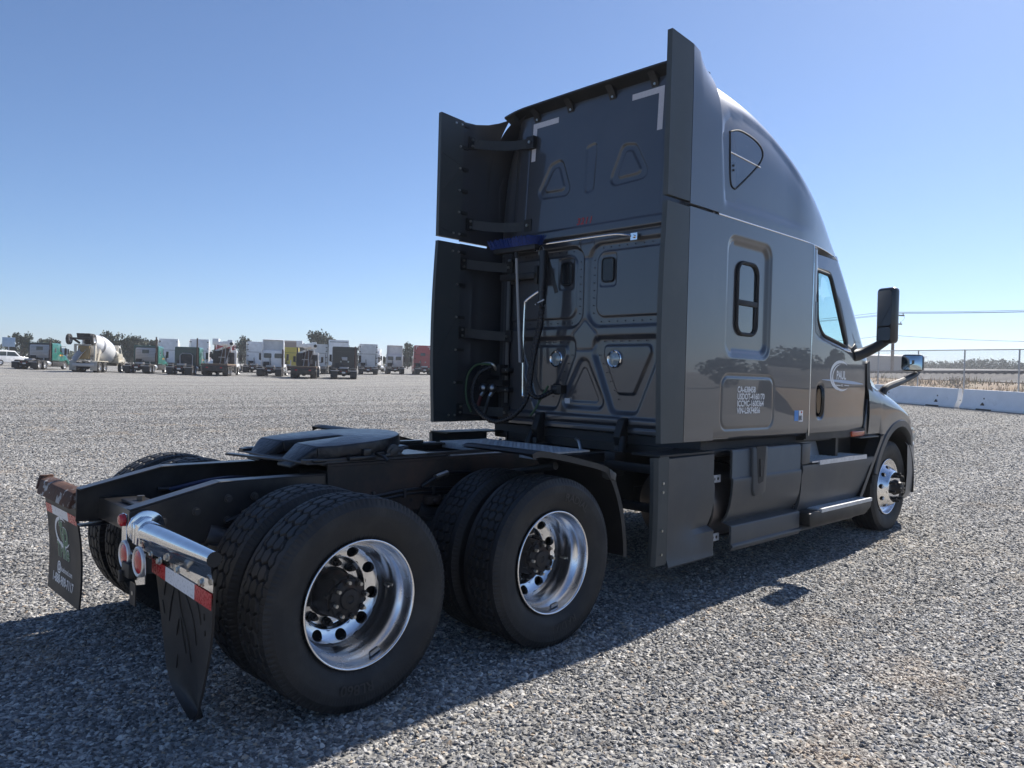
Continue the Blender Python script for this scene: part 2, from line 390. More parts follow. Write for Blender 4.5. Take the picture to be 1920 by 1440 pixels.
def on_side(x, z, off=0.0, s=-1): return (x, s*(float(side_w(x, z))+off), z)
def on_roof_y(x, z):
    zt = float(np.interp(x, [p[0] for p in ZT], [p[1] for p in ZT])); w = float(side_w(min(x, 4.5), 2.79)) - .20*max(0, min(1, (x-4.25)/1.2))**1.7
    f = min(.999, max(0, (z-2.795)/(zt-2.795))); return w*(1-f**4.2)**(1/4.2) - .020
def build_roof_window(s):
    out = [(3.135, 3.44), (3.30, 3.487), (3.53, 3.468), (3.632, 3.40), (3.56, 3.285), (3.25, 3.055), (3.18, 3.022), (3.128, 3.065), (3.118, 3.26)]
    P = catmull([*out, out[0]], 46)[:-1]
    g = MB(); b = len(g.v); k = len(P)
    cx, cz = P.mean(0)
    vs = [(x, s*(on_roof_y(x, z)+.004), z) for x, z in P] + [(cx, s*(on_roof_y(cx, cz)+.004), cz)]
    g.add(vs, [(i, (i+1) % k, k) for i in range(k)])
    pane = g.build('roof_window', M['glassroof'], TRUCK)
    t = MB(); t.tube([(x, s*(on_roof_y(x, z)+.005), z) for x, z in P], .007, 6, closed=True); t.build('gasket', M['gasket'], pane)
    b_ = MB(); b_.tube([(x, s*(on_roof_y(x, z)+.007), z) for x, z in ((3.122, 3.282), (3.30, 3.275), (3.575, 3.262))], .005, 6); b_.build('divider_bar', M['chrome'], pane)
    c = MB()
    for z in (3.155, 3.19): c.cyl((3.165, s*(on_roof_y(3.165, z)+.004), z), (3.165, s*(on_roof_y(3.165, z)+.012), z), .008, n=10)
    c.build('catch', M['black'], pane)
M['glassroof'] = pm('grey_tinted_pane', (.05, .055, .06), .10, .3, 1.0, .02)
for s in (-1, 1): build_roof_window(s)

# ---- sleeper side panels
def build_sleeper_side(s):
    x = np.linspace(2.955, 4.512, 170); z = np.linspace(1.125, 2.788, 182); X, Z = np.meshgrid(x, z, indexing='ij')
    W = side_w(X, Z); h = np.zeros_like(X)
    rec = [(3.10, 2.665), (3.765, 2.665), (3.765, 1.77), (3.10, 1.77)]
    h += -.010*sst(sdr(X, Z, rec, .10), .02) - .022*sst(sdr(X, Z, inset(rec, .035), .085), .045)
    door = [(3.063, 1.622), (3.862, 1.622), (3.862, 1.222), (3.063, 1.222)]
    h += -.009*np.exp(-(sdr(X, Z, door, .085)/.0075)**2)
    h += -.05*smooth(.0, .06, 1.165-Z)
    h += -.0015*np.sin(X*2.1+.6)*np.sin(Z*1.9)
    fast_grid('sleeper_side', np.stack([X, s*(W+h), Z], -1), M['paint'], TRUCK, flip=(s > 0))
    # sliding window: rubber ring, two panes, bar
    w = MB(); yy = s*(SIDE-.030)
    pts = rrect(3.285, 3.590, 1.945, 2.492, .085, 7)
    fr = MB(); fr.tube([(a, yy-s*.004+s*.006, b) for a, b in pts], .0145, 8, closed=True)
    win = fr.build('side_window', M['gasket'], TRUCK)
    up = MB(); k = len(pts)
    inn = rrect(3.285, 3.590, 1.945, 2.492, .085, 7)
    up.add([(a, yy-s*.006, b) for a, b in inn], [tuple(range(k))]); up.build('pane', M['glassdark'], win)
    br = MB(); br.box(3.275, 3.600, yy-s*.012, yy+s*.012, 2.165, 2.205); br.box(3.555, 3.585, yy-s*.014, yy+s*.004, 1.96, 2.17); br.build('window_bar', M['gasket'], win, bevel=.004)
for s in (-1, 1): build_sleeper_side(s)

# ---- door with a real window opening
DWIN = [(4.640, 2.592), (5.045, 2.592), (5.325, 1.948), (5.10, 1.965), (4.760, 2.035), (4.655, 2.15)]
DW = rpoly([(4.640, 2.595), (5.075, 2.595), (5.345, 1.94), (4.80, 2.02), (4.655, 2.14)], .055, 5)
def door_front(z): return np.interp(z, [1.15, 1.62, 1.78, 1.90, 2.0, 2.4, 2.78], [5.800, 5.835, 5.838, 5.79, 5.70, 5.46, 5.24])
def build_door(s):
    z = np.linspace(1.150, 2.755, 150); u = np.linspace(0, 1, 126); U, Z = np.meshgrid(u, z, indexing='ij')
    X = 4.530+(door_front(Z)-4.530)*U
    W = side_w(X, Z); h = np.zeros_like(X)
    # slim recess round the glass
    h += -.012*sst(sdpoly(X, Z, DW)-.022, .022)
    hd = rrect(4.66, 4.805, 1.275, 1.585, .06); h += -.020*sst(sdpoly(X, Z, hd), .02)
    P = np.stack([X, s*(W+h), Z], -1)
    d = sdpoly(X, Z, DW); c = (d[:-1, :-1]+d[1:, 1:])/2
    door = fast_grid('door', P, M['paint'], TRUCK, mask=c > -.012, flip=(s > 0))
    g = MB(); n = len(DW); cx = sum(p[0] for p in DW)/n; cz = sum(p[1] for p in DW)/n
    g.add([on_side(x, zz, -.022, s) for x, zz in DW]+[on_side(cx, cz, -.022, s)], [(i, (i+1) % n, n) for i in range(n)])
    g.build('window', M['glass'], door, recalc=False)
    t = MB(); t.tube([on_side(x, zz, -.010, s) for x, zz in DW], .017, 8, closed=True); t.build('window_gasket', M['gasket'], door)
    hb = MB(); pts = [on_side(4.735, zz, o, s) for zz, o in ((1.56, -.012), (1.53, .012), (1.44, .020), (1.33, .012), (1.30, -.012))]
    hb.tube(catmull(pts, 14), .017, 8); bk = rrect(4.675, 4.79, 1.29, 1.572, .05)
    hb.add([on_side(x, zz, -.016, s) for x, zz in bk], [tuple(range(len(bk)))])
    hb.cyl(on_side(4.765, 1.545, -.014, s), on_side(4.765, 1.545, .004, s), .012, n=10, m=1)
    hb.build('handle', [M['blackgloss'], M['steel']], door)
    # black B-post trim beside the glass
    tr = MB(); q = [(4.575, 2.30), (4.625, 2.30), (4.625, 2.12), (4.70, 1.985), (4.60, 2.03), (4.575, 2.12)]
    tr.add([on_side(x, zz, .002, s) for x, zz in q], [tuple(range(6))]); tr.build('post_trim', M['blackgloss'], door)
    return door
DOOR = build_door(-1); build_door(1)

def build_cab_shell():
    # dark inner liner behind the door gaps, floor, seats, dash, wheel, windscreen, pillars, header
    for s in (-1, 1):
        jm = MB()
        jm.prism([(4.505, 1.10), (4.545, 1.10), (4.545, 2.78), (4.505, 2.80)], 'y', s*1.165, s*1.214)
        jm.prism([(4.51, 1.085), (5.84, 1.085), (5.84, 1.16), (4.51, 1.16)], 'y', s*1.05, s*1.196)
        jm.build('door_jamb', M['black'], TRUCK)
        tr = MB(); tr.tube([(4.516, s*1.231, zz) for zz in np.linspace(1.13, 2.78, 8)], .006, 6); tr.build('door_trim', M['chrome'], TRUCK)
        pl = MB(); zs = np.linspace(1.75, 2.80, 24)
        a = [on_side(float(door_front(zz))+.004, zz, -.001, s) for zz in zs]
        P = np.array([[a[i], (a[i][0]+.10, a[i][1]-s*.020, a[i][2]), (a[i][0]+.20, a[i][1]-s*.10, a[i][2]), (a[i][0]+.22, a[i][1]-s*.17, a[i][2])] for i in range(len(zs))])
        P = np.array([catmull(r_, 10) for r_ in P])
        pl.grid(P); pl.build('windscreen_pillar', M['paint'], TRUCK)
        hd = MB(); xs = np.linspace(4.53, 5.33, 16)
        P = np.array([[(x, s*(float(side_w(x, 2.755))-.0), 2.758-.0*x), (x, s*(roof_point(x, np.array(math.pi/2))[0]-.002), 2.80)] for x in xs])
        hd.grid(P); hd.build('door_header', M['black'], TRUCK)
        tr = MB(); xs = np.linspace(2.95, 5.40, 30)
        tr.tube([(x, s*(float(roof_point(x, np.array(math.pi/2))[0])+.0005), 2.7925) for x in xs], .0055, 6)  # bright metal line put in as the sky's glint on the seam
        tr.build('roof_seam_glint', M['chrome'], TRUCK)
    it = MB()
    it.box(2.98, 5.9, -1.12, 1.12, 1.06, 1.13); it.box(3.0, 3.05, -1.10, 1.10, 1.14, 2.7); it.box(5.55, 6.05, -1.02, 1.02, 1.15, 1.92)
    it.box(4.30, 4.36, -1.13, -.35, 1.14, 2.75); it.box(4.30, 4.36, .35, 1.13, 1.14, 2.75)
    it.build('cab_floor', M['interior'], TRUCK)
    for y in (-.62, .62):
        st = MB(); st.box(4.62, 5.12, y-.26, y+.26, 1.35, 1.58); st.prism([(4.60, 1.58), (4.76, 1.58), (4.60, 2.32), (4.46, 2.32)], 'y', y-.25, y+.25)
        st.box(4.43, 4.54, y-.13, y+.13, 2.34, 2.52); st.build('seat', M['interior'], TRUCK, bevel=.03)
    sw = MB(); c = Vector((5.42, .62, 1.86)); ax = Vector((-.5, 0, .87)); u = Vector((0, 1, 0)); w = ax.cross(u)
    sw.tube([c+u*(.235*math.cos(t))+w*(.235*math.sin(t)) for t in np.linspace(0, 2*math.pi, 25)[:-1]], .017, 8, closed=True)
    sw.bar(c-u*.22, c+u*.22, .05, .02); sw.cyl(c, c-ax*.5, .03, n=8); sw.build('steering_wheel', M['interior'], TRUCK)
    ws = MB(); a = np.linspace(-1, 1, 17); P = np.array([[(5.42-.10*t*t, .97*t, 2.80), (5.86-.14*t*t, 1.03*t, 2.34), (6.28-.20*t*t, 1.08*t, 1.90)] for t in a]); ws.grid(P)
    ws.build('windscreen', M['glass'], TRUCK, recalc=False)
    sv = MB(); P = np.array([[(5.40-.10*t*t, .97*t, 2.86), (5.52-.10*t*t, .97*t, 2.78)] for t in a]); sv.grid(P); sv.build('sun_visor', M['black'], TRUCK)
build_cab_shell()

# ---- hood and fender
def hood_sections():
    st = [  # x, zt, ys, zs, yb, zb, yf, zf, yo, zo
        (5.895, 2.02, 1.00, 1.93, 1.165, 1.66, 1.19, 1.60, 1.205, 1.50),
        (6.30, 1.95, .90, 1.86, 1.06, 1.60, 1.13, 1.545, 1.212, 1.44),
        (6.75, 1.86, .81, 1.74, .93, 1.51, 1.07, 1.475, 1.205, 1.36),
        (7.15, 1.76, .74, 1.62, .84, 1.40, .98, 1.375, 1.165, 1.25),
        (7.55, 1.60, .66, 1.45, .75, 1.25, .87, 1.22, 1.04, 1.11),
        (7.85, 1.38, .58, 1.24, .66, 1.08, .75, 1.05, .89, .98),
        (8.02, 1.12, .52, 1.02, .58, .93, .65, .91, .76, .88)]
    return catmull(np.array(st), 90)
def build_hood():
    for s in (-1, 1):
        rows = []
        for q in hood_sections():
            x, zt, ys, zs, yb, zb, yf, zf, yo, zo = q
            dx = x-6.7638
            if abs(dx) < .655: zl = .495+math.sqrt(max(.655**2-dx*dx, 0))
            elif dx < 0: zl = 1.10
            else: zl = .70
            zl = min(zl, zo-.03) if abs(dx) >= .655 else min(max(zl, .72), zo-.02)
            if dx < 0 and zl < 1.10 and x < 6.2: zl = 1.10
            pts = [(x, 0, zt), (x, .5*ys, zt-.015), (x, ys, zs), (x, .5*(ys+yb)+.02, .5*(zs+zb)), (x, yb, zb), (x, yf, zf), (x, yo, zo), (x, yo+.012, .5*(zo+zl)), (x, yo, zl)]
            rows.append(catmull(pts, 46))
        P = np.array(rows); P[..., 1] *= s
        fast_grid('hood', P, M['paint'], TRUCK, flip=(s > 0))
        # dark wheel arch trim
        t = np.linspace(R(8), R(164), 40); rows = []
        for a in t:
            x = 6.7638+math.cos(a)*.665; 
            y = np.interp(x, [5.9, 6.3, 6.75, 7.15, 7.45], [1.205, 1.215, 1.212, 1.175, 1.09])
            rows.append([(6.7638+math.cos(a)*r_, s*(y+o), .495+math.sin(a)*r_) for r_, o in ((.735, .004), (.725, .016), (.66, .018), (.655, .0), (.64, -.16))])
        g = MB(); g.grid(np.array(rows)); g.build('arch_trim', M['plastic'], TRUCK, angle=40)
        # fender lower rear piece under the door line, marker lamp
        fl = MB(); fl.prism([(5.83, 1.17), (5.90, 1.45), (6.16, 1.30), (6.30, 1.10), (6.10, 1.07), (5.84, 1.09)], 'y', s*1.16, s*1.196); fl.build('fender_extension', M['paint'], TRUCK, bevel=.008)
        mk = MB(); mk.box(5.50, 5.80, s*1.165, s*1.212, 1.085, 1.135); mk.build('marker_lamp', M['amber'], TRUCK, bevel=.006)
        hs = hood_sections()
        for k in range(2):
            P = []
            for x in np.linspace(6.12, 6.62, 14):
                q = [np.interp(x, hs[:, 0], hs[:, i]) for i in (0, 2, 3, 4, 5)]
                row = []
                for f in (.10+.42*k, .36+.42*k):
                    mid = (.5*(q[1]+q[3])+.02, .5*(q[2]+q[4])); a_ = (q[1], q[2]) if f < .5 else mid; b_ = mid if f < .5 else (q[3], q[4]); g_ = f*2 if f < .5 else f*2-1
                    row.append((x, s*(a_[0]+(b_[0]-a_[0])*g_+.006), a_[1]+(b_[1]-a_[1])*g_+.004))
                P.append(row)
            vt = MB(); vt.grid(np.array(P)); vt.build('hood_vent', M['blackgloss'], TRUCK)
        gp = MB(); gp.prism([(5.83, 1.80), (5.90, 1.83), (5.93, 1.62), (6.06, 1.47), (6.30, 1.34), (6.42, 1.10), (6.30, 1.10), (6.20, 1.30), (5.96, 1.42), (5.86, 1.56)], 'y', s*1.10, s*1.1995); gp.build('hood_gap_seal', M['black'], TRUCK)
        bp = MB(); P = []
        for x, y in ((7.16, 1.155), (7.28, 1.155), (7.42, 1.14), (7.62, 1.07), (7.82, .95), (7.98, .72), (8.08, .40), (8.10, 0)):
            P.append([(x-.03*0, s*(y-.05), .99), (x, s*y, .93), (x, s*(y+.005), .62), (x-.01, s*(y-.005), .40), (x-.05, s*(y-.05), .32)])
        bp.grid(np.array(P)); bp.build('front_bumper', M['bumper'], TRUCK, angle=30)
        wl = MB(); rows = []
        for a in np.linspace(R(-10), R(172), 30): rows.append([(6.7638+math.cos(a)*.62, s*y, .495+math.sin(a)*.62) for y in (1.16, .72)])
        wl.grid(np.array(rows)); wl.build('wheel_well_liner', M['black'], TRUCK)
        hl = MB(); hl.prism([(7.55, 1.02), (7.82, .93), (7.88, 1.03), (7.62, 1.16)], 'y', s*.86, s*1.02); hl.build('headlight', M['lens'], TRUCK, bevel=.02)
    gr = MB(); gr.box(7.9, 8.0, -.5, .5, .62, 1.05)
    for k in range(7): gr.box(7.98, 8.04, -.5, .5, .64+.06*k, .665+.06*k)
    gr.build('grille', M['black'], TRUCK)
M['bumper'] = pm('grey_bumper_plastic', (.17, .17, .17), .4, 0, .3, .2)
build_hood()

# ---- side fairings behind the sleeper (panel + rubber trailing edge)
_g = MB(); _g.box(-.0375, .0375, -.012, .012, -.014, .014); TABM = _g.mesh('fastener_tab', M['black'])
_g = MB(); _g.cyl((0, .001, 0), (0, -.011, 0), .012, .009, n=10); RIVM = _g.mesh('rivet', M['steel'])
def build_fairing(s):
    XT = [2.30, 2.566, 2.70, 2.80, 2.88, 2.96]
    def top(x): return np.interp(x, XT, [3.918, 3.898, 3.895, 3.905, 3.928, 3.965])
    def prof(x, z0, z1, n):
        out = []; dy = float(np.interp(x, XT, [0, .004, .035, .09, .15, .225]))
        for i in range(n):
            z = z0+(z1-z0)*i/(n-1); y = SIDE
            if z1 > 3: y -= dy*max(0., (z-3.30)/(z1-3.30))**3.0
            out.append((y, z))
        return out
    for lab, z0, zt_ in (('upper', 2.803, None), ('lower', 1.147, 2.782)):
        n = 40
        def sheet(xs, thick, rubber):
            o, i_ = [], []
            for x in xs:
                z1 = float(top(x)) if zt_ is None else zt_-(.0 if not rubber else .008)
                zz0 = z0+(.012 if rubber and zt_ is None else 0)
                bow = 0.0
                pr = prof(x, zz0, z1, n)
                o.append([(x-(.03*math.sin(math.pi*(z-1.15)/1.63) if (rubber and lab == 'lower' and x < 2.5) else 0), s*y, z) for y, z in pr])
                i_.append([(p[0], p[1]-s*thick, p[2]) for p in o[-1]])
            P = np.array(o); Q = np.array(i_); g = MB(); g.grid(P); g.grid(Q)
            k = len(xs)
            for e in (0, k-1): g.grid(np.array([o[e], i_[e]]))
            g.grid(np.array([[r_[0] for r_ in o], [r_[0] for r_ in i_]])); g.grid(np.array([[r_[-1] for r_ in o], [r_[-1] for r_ in i_]]))
            return g
        pan = sheet(np.linspace(2.572, 2.955, 16), .022, False).build('side_fairing', M['paint'], TRUCK, angle=40)
        sheet(np.linspace(2.302, 2.566, 9), .040, True).build('rubber_edge', M['rubberpanel'], pan, angle=40)
        # rivets and tabs on the inside joint, ribs on the rubber
        z1 = 3.86 if zt_ is None else 2.70; z00 = z0+.06
        for k in range(6):
            z = z00+(z1-z00)*k/5
            link('fastener_tab', TABM, pan, loc=(2.5925, s*(SIDE-.033), z))
            for xx in ((2.53,) if 0 < k < 5 else (2.47, 2.54)): link('rivet', RIVM, pan, loc=(xx, s*(SIDE-.041), z), rot=(0, 0, 0 if s > 0 else math.pi))
        for k in range(3):
            a = z00+(z1-z00)*(k+.1)/3; b = z00+(z1-z00)*(k+.8)/3
            rb = MB(); rb.bar((2.33, s*(SIDE-.042), a), (2.54, s*(SIDE-.042), b if k % 2 else a-(b-a)*.3), .005, .008); rb.build('stiffening_rib', M['rubberpanel'], pan)
        # struts from wall to fairing
        zs = (3.72, 2.97) if zt_ is None else (2.60, 1.965, 1.26)
        for z in zs:
            a = MB()
            pts = [(2.665, s*1.212, z), (2.70, s*1.19, z), (2.80, s*1.06, z-.02), (2.90, s*.90, z-.03), (2.955, s*.70, z-.03)] if z > 2.8 else [(2.60, s*1.212, z), (2.66, s*1.19, z), (2.76, s*1.12, z-.01), (2.90, s*1.0, z-.02), (2.96, s*.93, z-.02)]
            if s < 0: pts = [(p[0], s*max(abs(p[1]), 1.0-.06*(p[0]-2.9)), p[2]) for p in pts]
            q = catmull(pts, 12)
            for i in range(11): a.bar(q[i], q[i+1], .012, .085)
            a.box(pts[0][0]-.035, pts[0][0]+.035, s*1.19, s*1.214, z-.055, z+.055)
            e = pts[-1]; a.box(e[0]-.03, e[0]+.02, e[1]-.045, e[1]+.045, e[2]-.055, e[2]+.055)
            for dz in (-.028, .028): a.cyl((pts[0][0], s*1.19, z+dz), (pts[0][0], s*1.178, z+dz), .011, n=10, m=1)
            a.cyl((e[0]-.03, e[1], e[2]), (e[0]-.045, e[1], e[2]), .013, n=10, m=1)
            a.build('fairing_strut', [M['black'], M['steel']], TRUCK)
for s in (-1, 1): build_fairing(s)
for s in (-1, 1):
    zz = np.concatenate([np.linspace(1.15, 3.3, 20), np.linspace(3.35, 3.985, 22)]); xx = np.linspace(2.90, 3.20, 5); Xg, Zg = np.meshgrid(xx, zz, indexing='ij')
    ro = np.where(Zg > 2.8, 1.232*np.clip(1-np.clip((Zg-2.795)/1.205, 0, 1)**4.2, 0, 1)**(1/4.2), 1.232)
    fast_grid('fairing_return', np.stack([Xg, s*(np.maximum(ro, .90)-.016), Zg], -1), M['paint'], TRUCK)

M['glassrear'] = pm('dark_rear_pane', (.012, .013, .015), .22)
def build_wall_fittings():
    # roof trailing edge with hanger tabs
    t = MB(); ys = np.linspace(-1.0, 1.0, 33); rows = []
    for y in ys:
        dz = -.030*max(0, (abs(y)-.72)/.28)**2; dx = .01*(1-abs(y))
        rows.append([(2.992, y, 3.940+dz), (2.93-dx, y, 3.972+dz), (2.885-dx, y, 3.988+dz), (2.885-dx, y, 4.004+dz), (2.93-dx, y, 4.010+dz), (3.02, y, 4.008+dz)])
    t.grid(np.array(rows)); t.build('roof_trailing_edge', M['black'], TRUCK, angle=30)
    for y in (-.62, -.20, .26, .66):
        b = MB(); b.prism([(3.0, 3.945), (2.905, 3.975), (2.955, 3.925), (2.980, 3.875), (3.0, 3.875)], 'y', y-.032, y+.032); b.cyl((2.985, y, 3.895), (2.965, y, 3.895), .010, n=10, m=1)
        b.build('edge_bracket', [M['black'], M['steel']], TRUCK)
    # reflective corner tape
    for s in (-1, 1):
        t = MB(); xw = lambda z: 2.935+.062*(z-2.8)/1.15-.0125
        def q(y0, y1, z0, z1):
            t.add([(xw(z0), s*y0, z0), (xw(z0), s*y1, z0), (xw(z1), s*y1, z1), (xw(z1), s*y0, z1)], [(0, 1, 2, 3)])
        q(.66, .71, 3.52, 3.865); q(.40, .66, 3.815, 3.865); t.build('corner_tape', M['greytape'], TRUCK, recalc=False)
    xw = 2.935+.062*(2.9-2.8)/1.15-.0125
    text_part('unit_number', '3211', .078, lambda x, y: (xw, .118-x, 2.872+y), M['redink'], TRUCK, bold=.0014, shear=.25, xs=1.0, gap=1.15)
    # small rear windows, round work lamps
    for s in (-1, 1):
        w = MB(); pts = [(s*a, b) for a, b in rrect(.165, .285, 2.372, 2.565, .03)]
        w.add([(2.944, a, b) for a, b in pts], [tuple(range(len(pts)))]); win = w.build('rear_window', M['glassrear'], TRUCK, recalc=False)
        g = MB(); g.tube([(2.944, a, b) for a, b in pts], .007, 6, closed=True); g.build('gasket', M['gasket'], win)
        l = MB(); c = (2.952, s*.320, 1.737)
        def ring(prof, n=28):
            v = []; 
            for x, r_ in prof:
                for i in range(n):
                    a = 2*math.pi*i/n; v.append((c[0]+x, c[1]+r_*math.cos(a), c[2]+r_*math.sin(a)))
            f = [(i*n+j, i*n+(j+1) % n, (i+1)*n+(j+1) % n, (i+1)*n+j) for i in range(len(prof)-1) for j in range(n)]
            return v, f
        l.add(*ring([(0, .074), (-.014, .073), (-.020, .066), (-.016, .056), (-.008, .052)]))
        lamp = l.build('work_lamp', M['chrome'], TRUCK)
        ln = MB(); ln.add(*ring([(-.008, .053), (-.018, .035), (-.022, .0005)])); ln.build('lens', M['lens'], lamp)
        bs = MB(); bs.cyl((-.018, 0, 0), (-.026, 0, 0), .006, n=8); bsm = bs.mesh('screw', M['black'])
        for k in range(3):
            a = k*2.094+.5; link('screw', bsm, lamp, loc=(c[0], c[1]+.064*math.cos(a), c[2]+.064*math.sin(a)))
    # rivets along the pressed bands
    rv = MB()
    for s in (-1, 1):
        P = [(.075, z) for z in np.linspace(2.12, 2.56, 8)]+[(y, 2.045) for y in np.linspace(.16, .82, 9)]+[(y, 2.655) for y in np.linspace(.16, .82, 9)]
        P += [(y, 1.882) for y in np.linspace(.2, .62, 6)]+[(.15+.21*k/5, 1.77-.36*k/5) for k in range(6)]+[(.47, z) for z in np.linspace(2.2, 2.55, 6)]+[(y, 1.30) for y in np.linspace(.05, .25, 4)]
        for y, z in P: rv.cyl((2.962, s*y, z), (2.948, s*y, z), .0045, n=6)
    tag(rv.build('rivet_row', M['paint'], TRUCK), kind='stuff')
    # hose tender rod, with bracket plate
    t = MB(); t.tube(catmull([(2.905, -.50, 2.705), (2.88, -.40, 2.728), (2.87, -.26, 2.735), (2.84, .10, 2.728), (2.82, .465, 2.722), (2.815, .49, 2.70), (2.82, .475, 2.67)], 30), .009, 8)
    t.box(2.90, 2.915, -.545, -.48, 2.675, 2.73, m=0); t.cyl((2.90, -.51, 2.703), (2.885, -.51, 2.703), .014, n=10); t.build('hose_tender', M['chrome'], TRUCK)
    hk = MB(); c = Vector((2.82, .415, 2.66)); hk.tube([c+Vector((0, .028*math.cos(a), .05*math.sin(a))) for a in np.linspace(0, 2*math.pi, 17)[:-1]], .0045, 6, closed=True)
    hk.build('snap_hook', M['steel'], TRUCK)
    # grab handle
    g = MB(); g.tube(catmull([(2.93, .505, 2.335), (2.90, .51, 2.33), (2.84, .60, 2.25), (2.835, .615, 2.19), (2.835, .62, 1.84), (2.835, .612, 1.45), (2.84, .605, 1.40), (2.92, .60, 1.37)], 34), .014, 10)
    g.box(2.915, 2.93, .475, .525, 2.30, 2.41); g.build('grab_handle', M['chrome'], TRUCK)
    st = MB(); st.box(2.945, 2.96, .93, .965, 1.33, 2.66); st.build('corner_strip', M['steelstrip'], TRUCK)
    # curved tool bracket under the broom
    b = MB(); b.bar((2.86, .95, 2.475), (2.86, .47, 2.465), .06, .055); b.box(2.83, 2.93, .47, .51, 2.39, 2.55); b.box(2.90, 2.94, .80, .88, 2.42, 2.52)
    b.build('tool_bracket', M['black'], TRUCK, bevel=.006)
    for y in (.455, -.455):
        l = MB(); l.prism([(2.93, 1.02), (2.86, 1.02), (2.82, 1.12), (2.87, 1.25), (2.93, 1.27)], 'y', y-.035, y+.035); l.box(2.83, 2.90, y-.03, y+.03, .86, 1.05); l.build('cab_latch', M['black'], TRUCK, bevel=.01)
M['steelstrip'] = pm('brushed_strip', (.35, .36, .37), .35, 1.0)
build_wall_fittings()

def coil(pts, r, n=260, pitch=.030, amp=.10):
    q = catmull(pts, n); L_ = np.concatenate([[0], np.cumsum(np.linalg.norm(np.diff(q, axis=0), axis=1))])
    return q, r*(1+amp*np.sign(np.sin(2*np.pi*L_/pitch)))
def build_hoses():
    g = MB()
    pts = [(2.82, .395, 2.63), (2.80, .375, 2.45), (2.80, .375, 2.22), (2.80, .40, 2.05), (2.79, .44, 1.85), (2.76, .46, 1.60), (2.70, .42, 1.40), (2.64, .50, 1.25), (2.62, .69, 1.175), (2.63, .90, 1.215), (2.65, 1.06, 1.33), (2.68, 1.10, 1.48), (2.72, 1.06, 1.60), (2.80, 1.0, 1.655)]
    q, r = coil(pts, .021, 420); g.tube(q, r, 10)
    g2 = MB(); q, r = coil([(2.80, .35, 2.60), (2.775, .345, 2.4), (2.775, .345, 2.18), (2.78, .36, 2.02), (2.77, .40, 1.84), (2.745, .425, 1.60), (2.71, .39, 1.45), (2.74, .33, 1.40), (2.85, .28, 1.45), (2.92, .26, 1.47)], .020, 300); g2.tube(q, r, 10)
    g.build('air_hose', M['hose'], TRUCK, angle=60); g2.build('air_hose', M['hose'], TRUCK, angle=60)
    sl = MB(); sl.tube([(2.79, .365, 2.66), (2.785, .358, 2.45), (2.785, .358, 2.20)], .036, 12); sl.tube([(2.775, .36, 2.19), (2.77, .37, 2.175)], .046, 12); sl.build('hose_sleeve', M['hose'], TRUCK)
    tie = MB(); tie.tube([(2.74, .395, 2.195), (2.745, .355, 2.215), (2.76, .31, 2.235)], .006, 6); tie.build('cable_tie', M['whitetape'], TRUCK)
    st = MB(); st.bar((2.83, .375, 2.66), (2.86, .26, 2.30), .006, .035, m=0); st.build('hose_strap', M['black'], TRUCK)
    gr = MB(); gr.tube(catmull([(2.80, 1.0, 1.68), (2.74, 1.12, 1.675), (2.70, 1.19, 1.60), (2.68, 1.205, 1.48), (2.67, 1.18, 1.35), (2.66, 1.10, 1.24)], 40), .011, 8); gr.build('electric_cable', M['greenhose'], TRUCK)
    gc = MB(); gc.tube(catmull([(2.84, .31, 1.50), (2.78, .33, 1.40), (2.74, .36, 1.30), (2.72, .40, 1.24)], 20), .010, 8); gc.build('electric_cable', M['greenhose'], TRUCK)
    el = MB(); el.tube(catmull([(2.86, .99, 1.63), (2.82, 1.0, 1.68), (2.80, 1.06, 1.69), (2.79, 1.12, 1.68)], 14), .016, 8)
    el.box(2.85, 2.95, .93, 1.06, 1.58, 1.68, m=1); el.box(2.86, 2.95, .90, 1.12, 1.48, 1.54, m=1)
    el.build('plug_holder', [M['steel'], M['black']], TRUCK)
    for y, mt in ((1.15, 'redhose'), (1.03, 'chassis')):
        h = MB(); h.lathe([(0, .02), (.02, .045), (.05, .045), (.06, .02)], 14, (2.86, y-.03, 1.46), 1); h.tube([(2.86, y, 1.43), (2.84, y+.02, 1.385)], .02, 8, m=1); h.tube([(2.84, y+.02, 1.39), (2.80, y+.05, 1.20)], .018, 8)
        h.build('air_coupling', [M[mt], M['steelstrip']], TRUCK)
    for z in (1.63, 1.45):
        b = MB(); b.box(2.87, 2.94, .84, 1.0, z-.022, z+.022); b.cyl((2.87, .865, z), (2.858, .865, z), .011, n=8, m=1); b.build('coupling_bracket', [M['black'], M['steel']], TRUCK, bevel=.004)
    pl = MB(); pl.lathe([(0, .03), (.04, .05), (.08, .05), (.10, .03)], 14, (2.90, .20, 1.475)); pl.box(2.86, 2.93, .18, .30, 1.44, 1.51); pl.build('trailer_plug', M['black'], TRUCK)
    lb = MB(); lb.box(2.948, 2.955, .155, .215, 1.355, 1.40); lb.build('warning_label', M['whitetape'], TRUCK)
build_hoses()

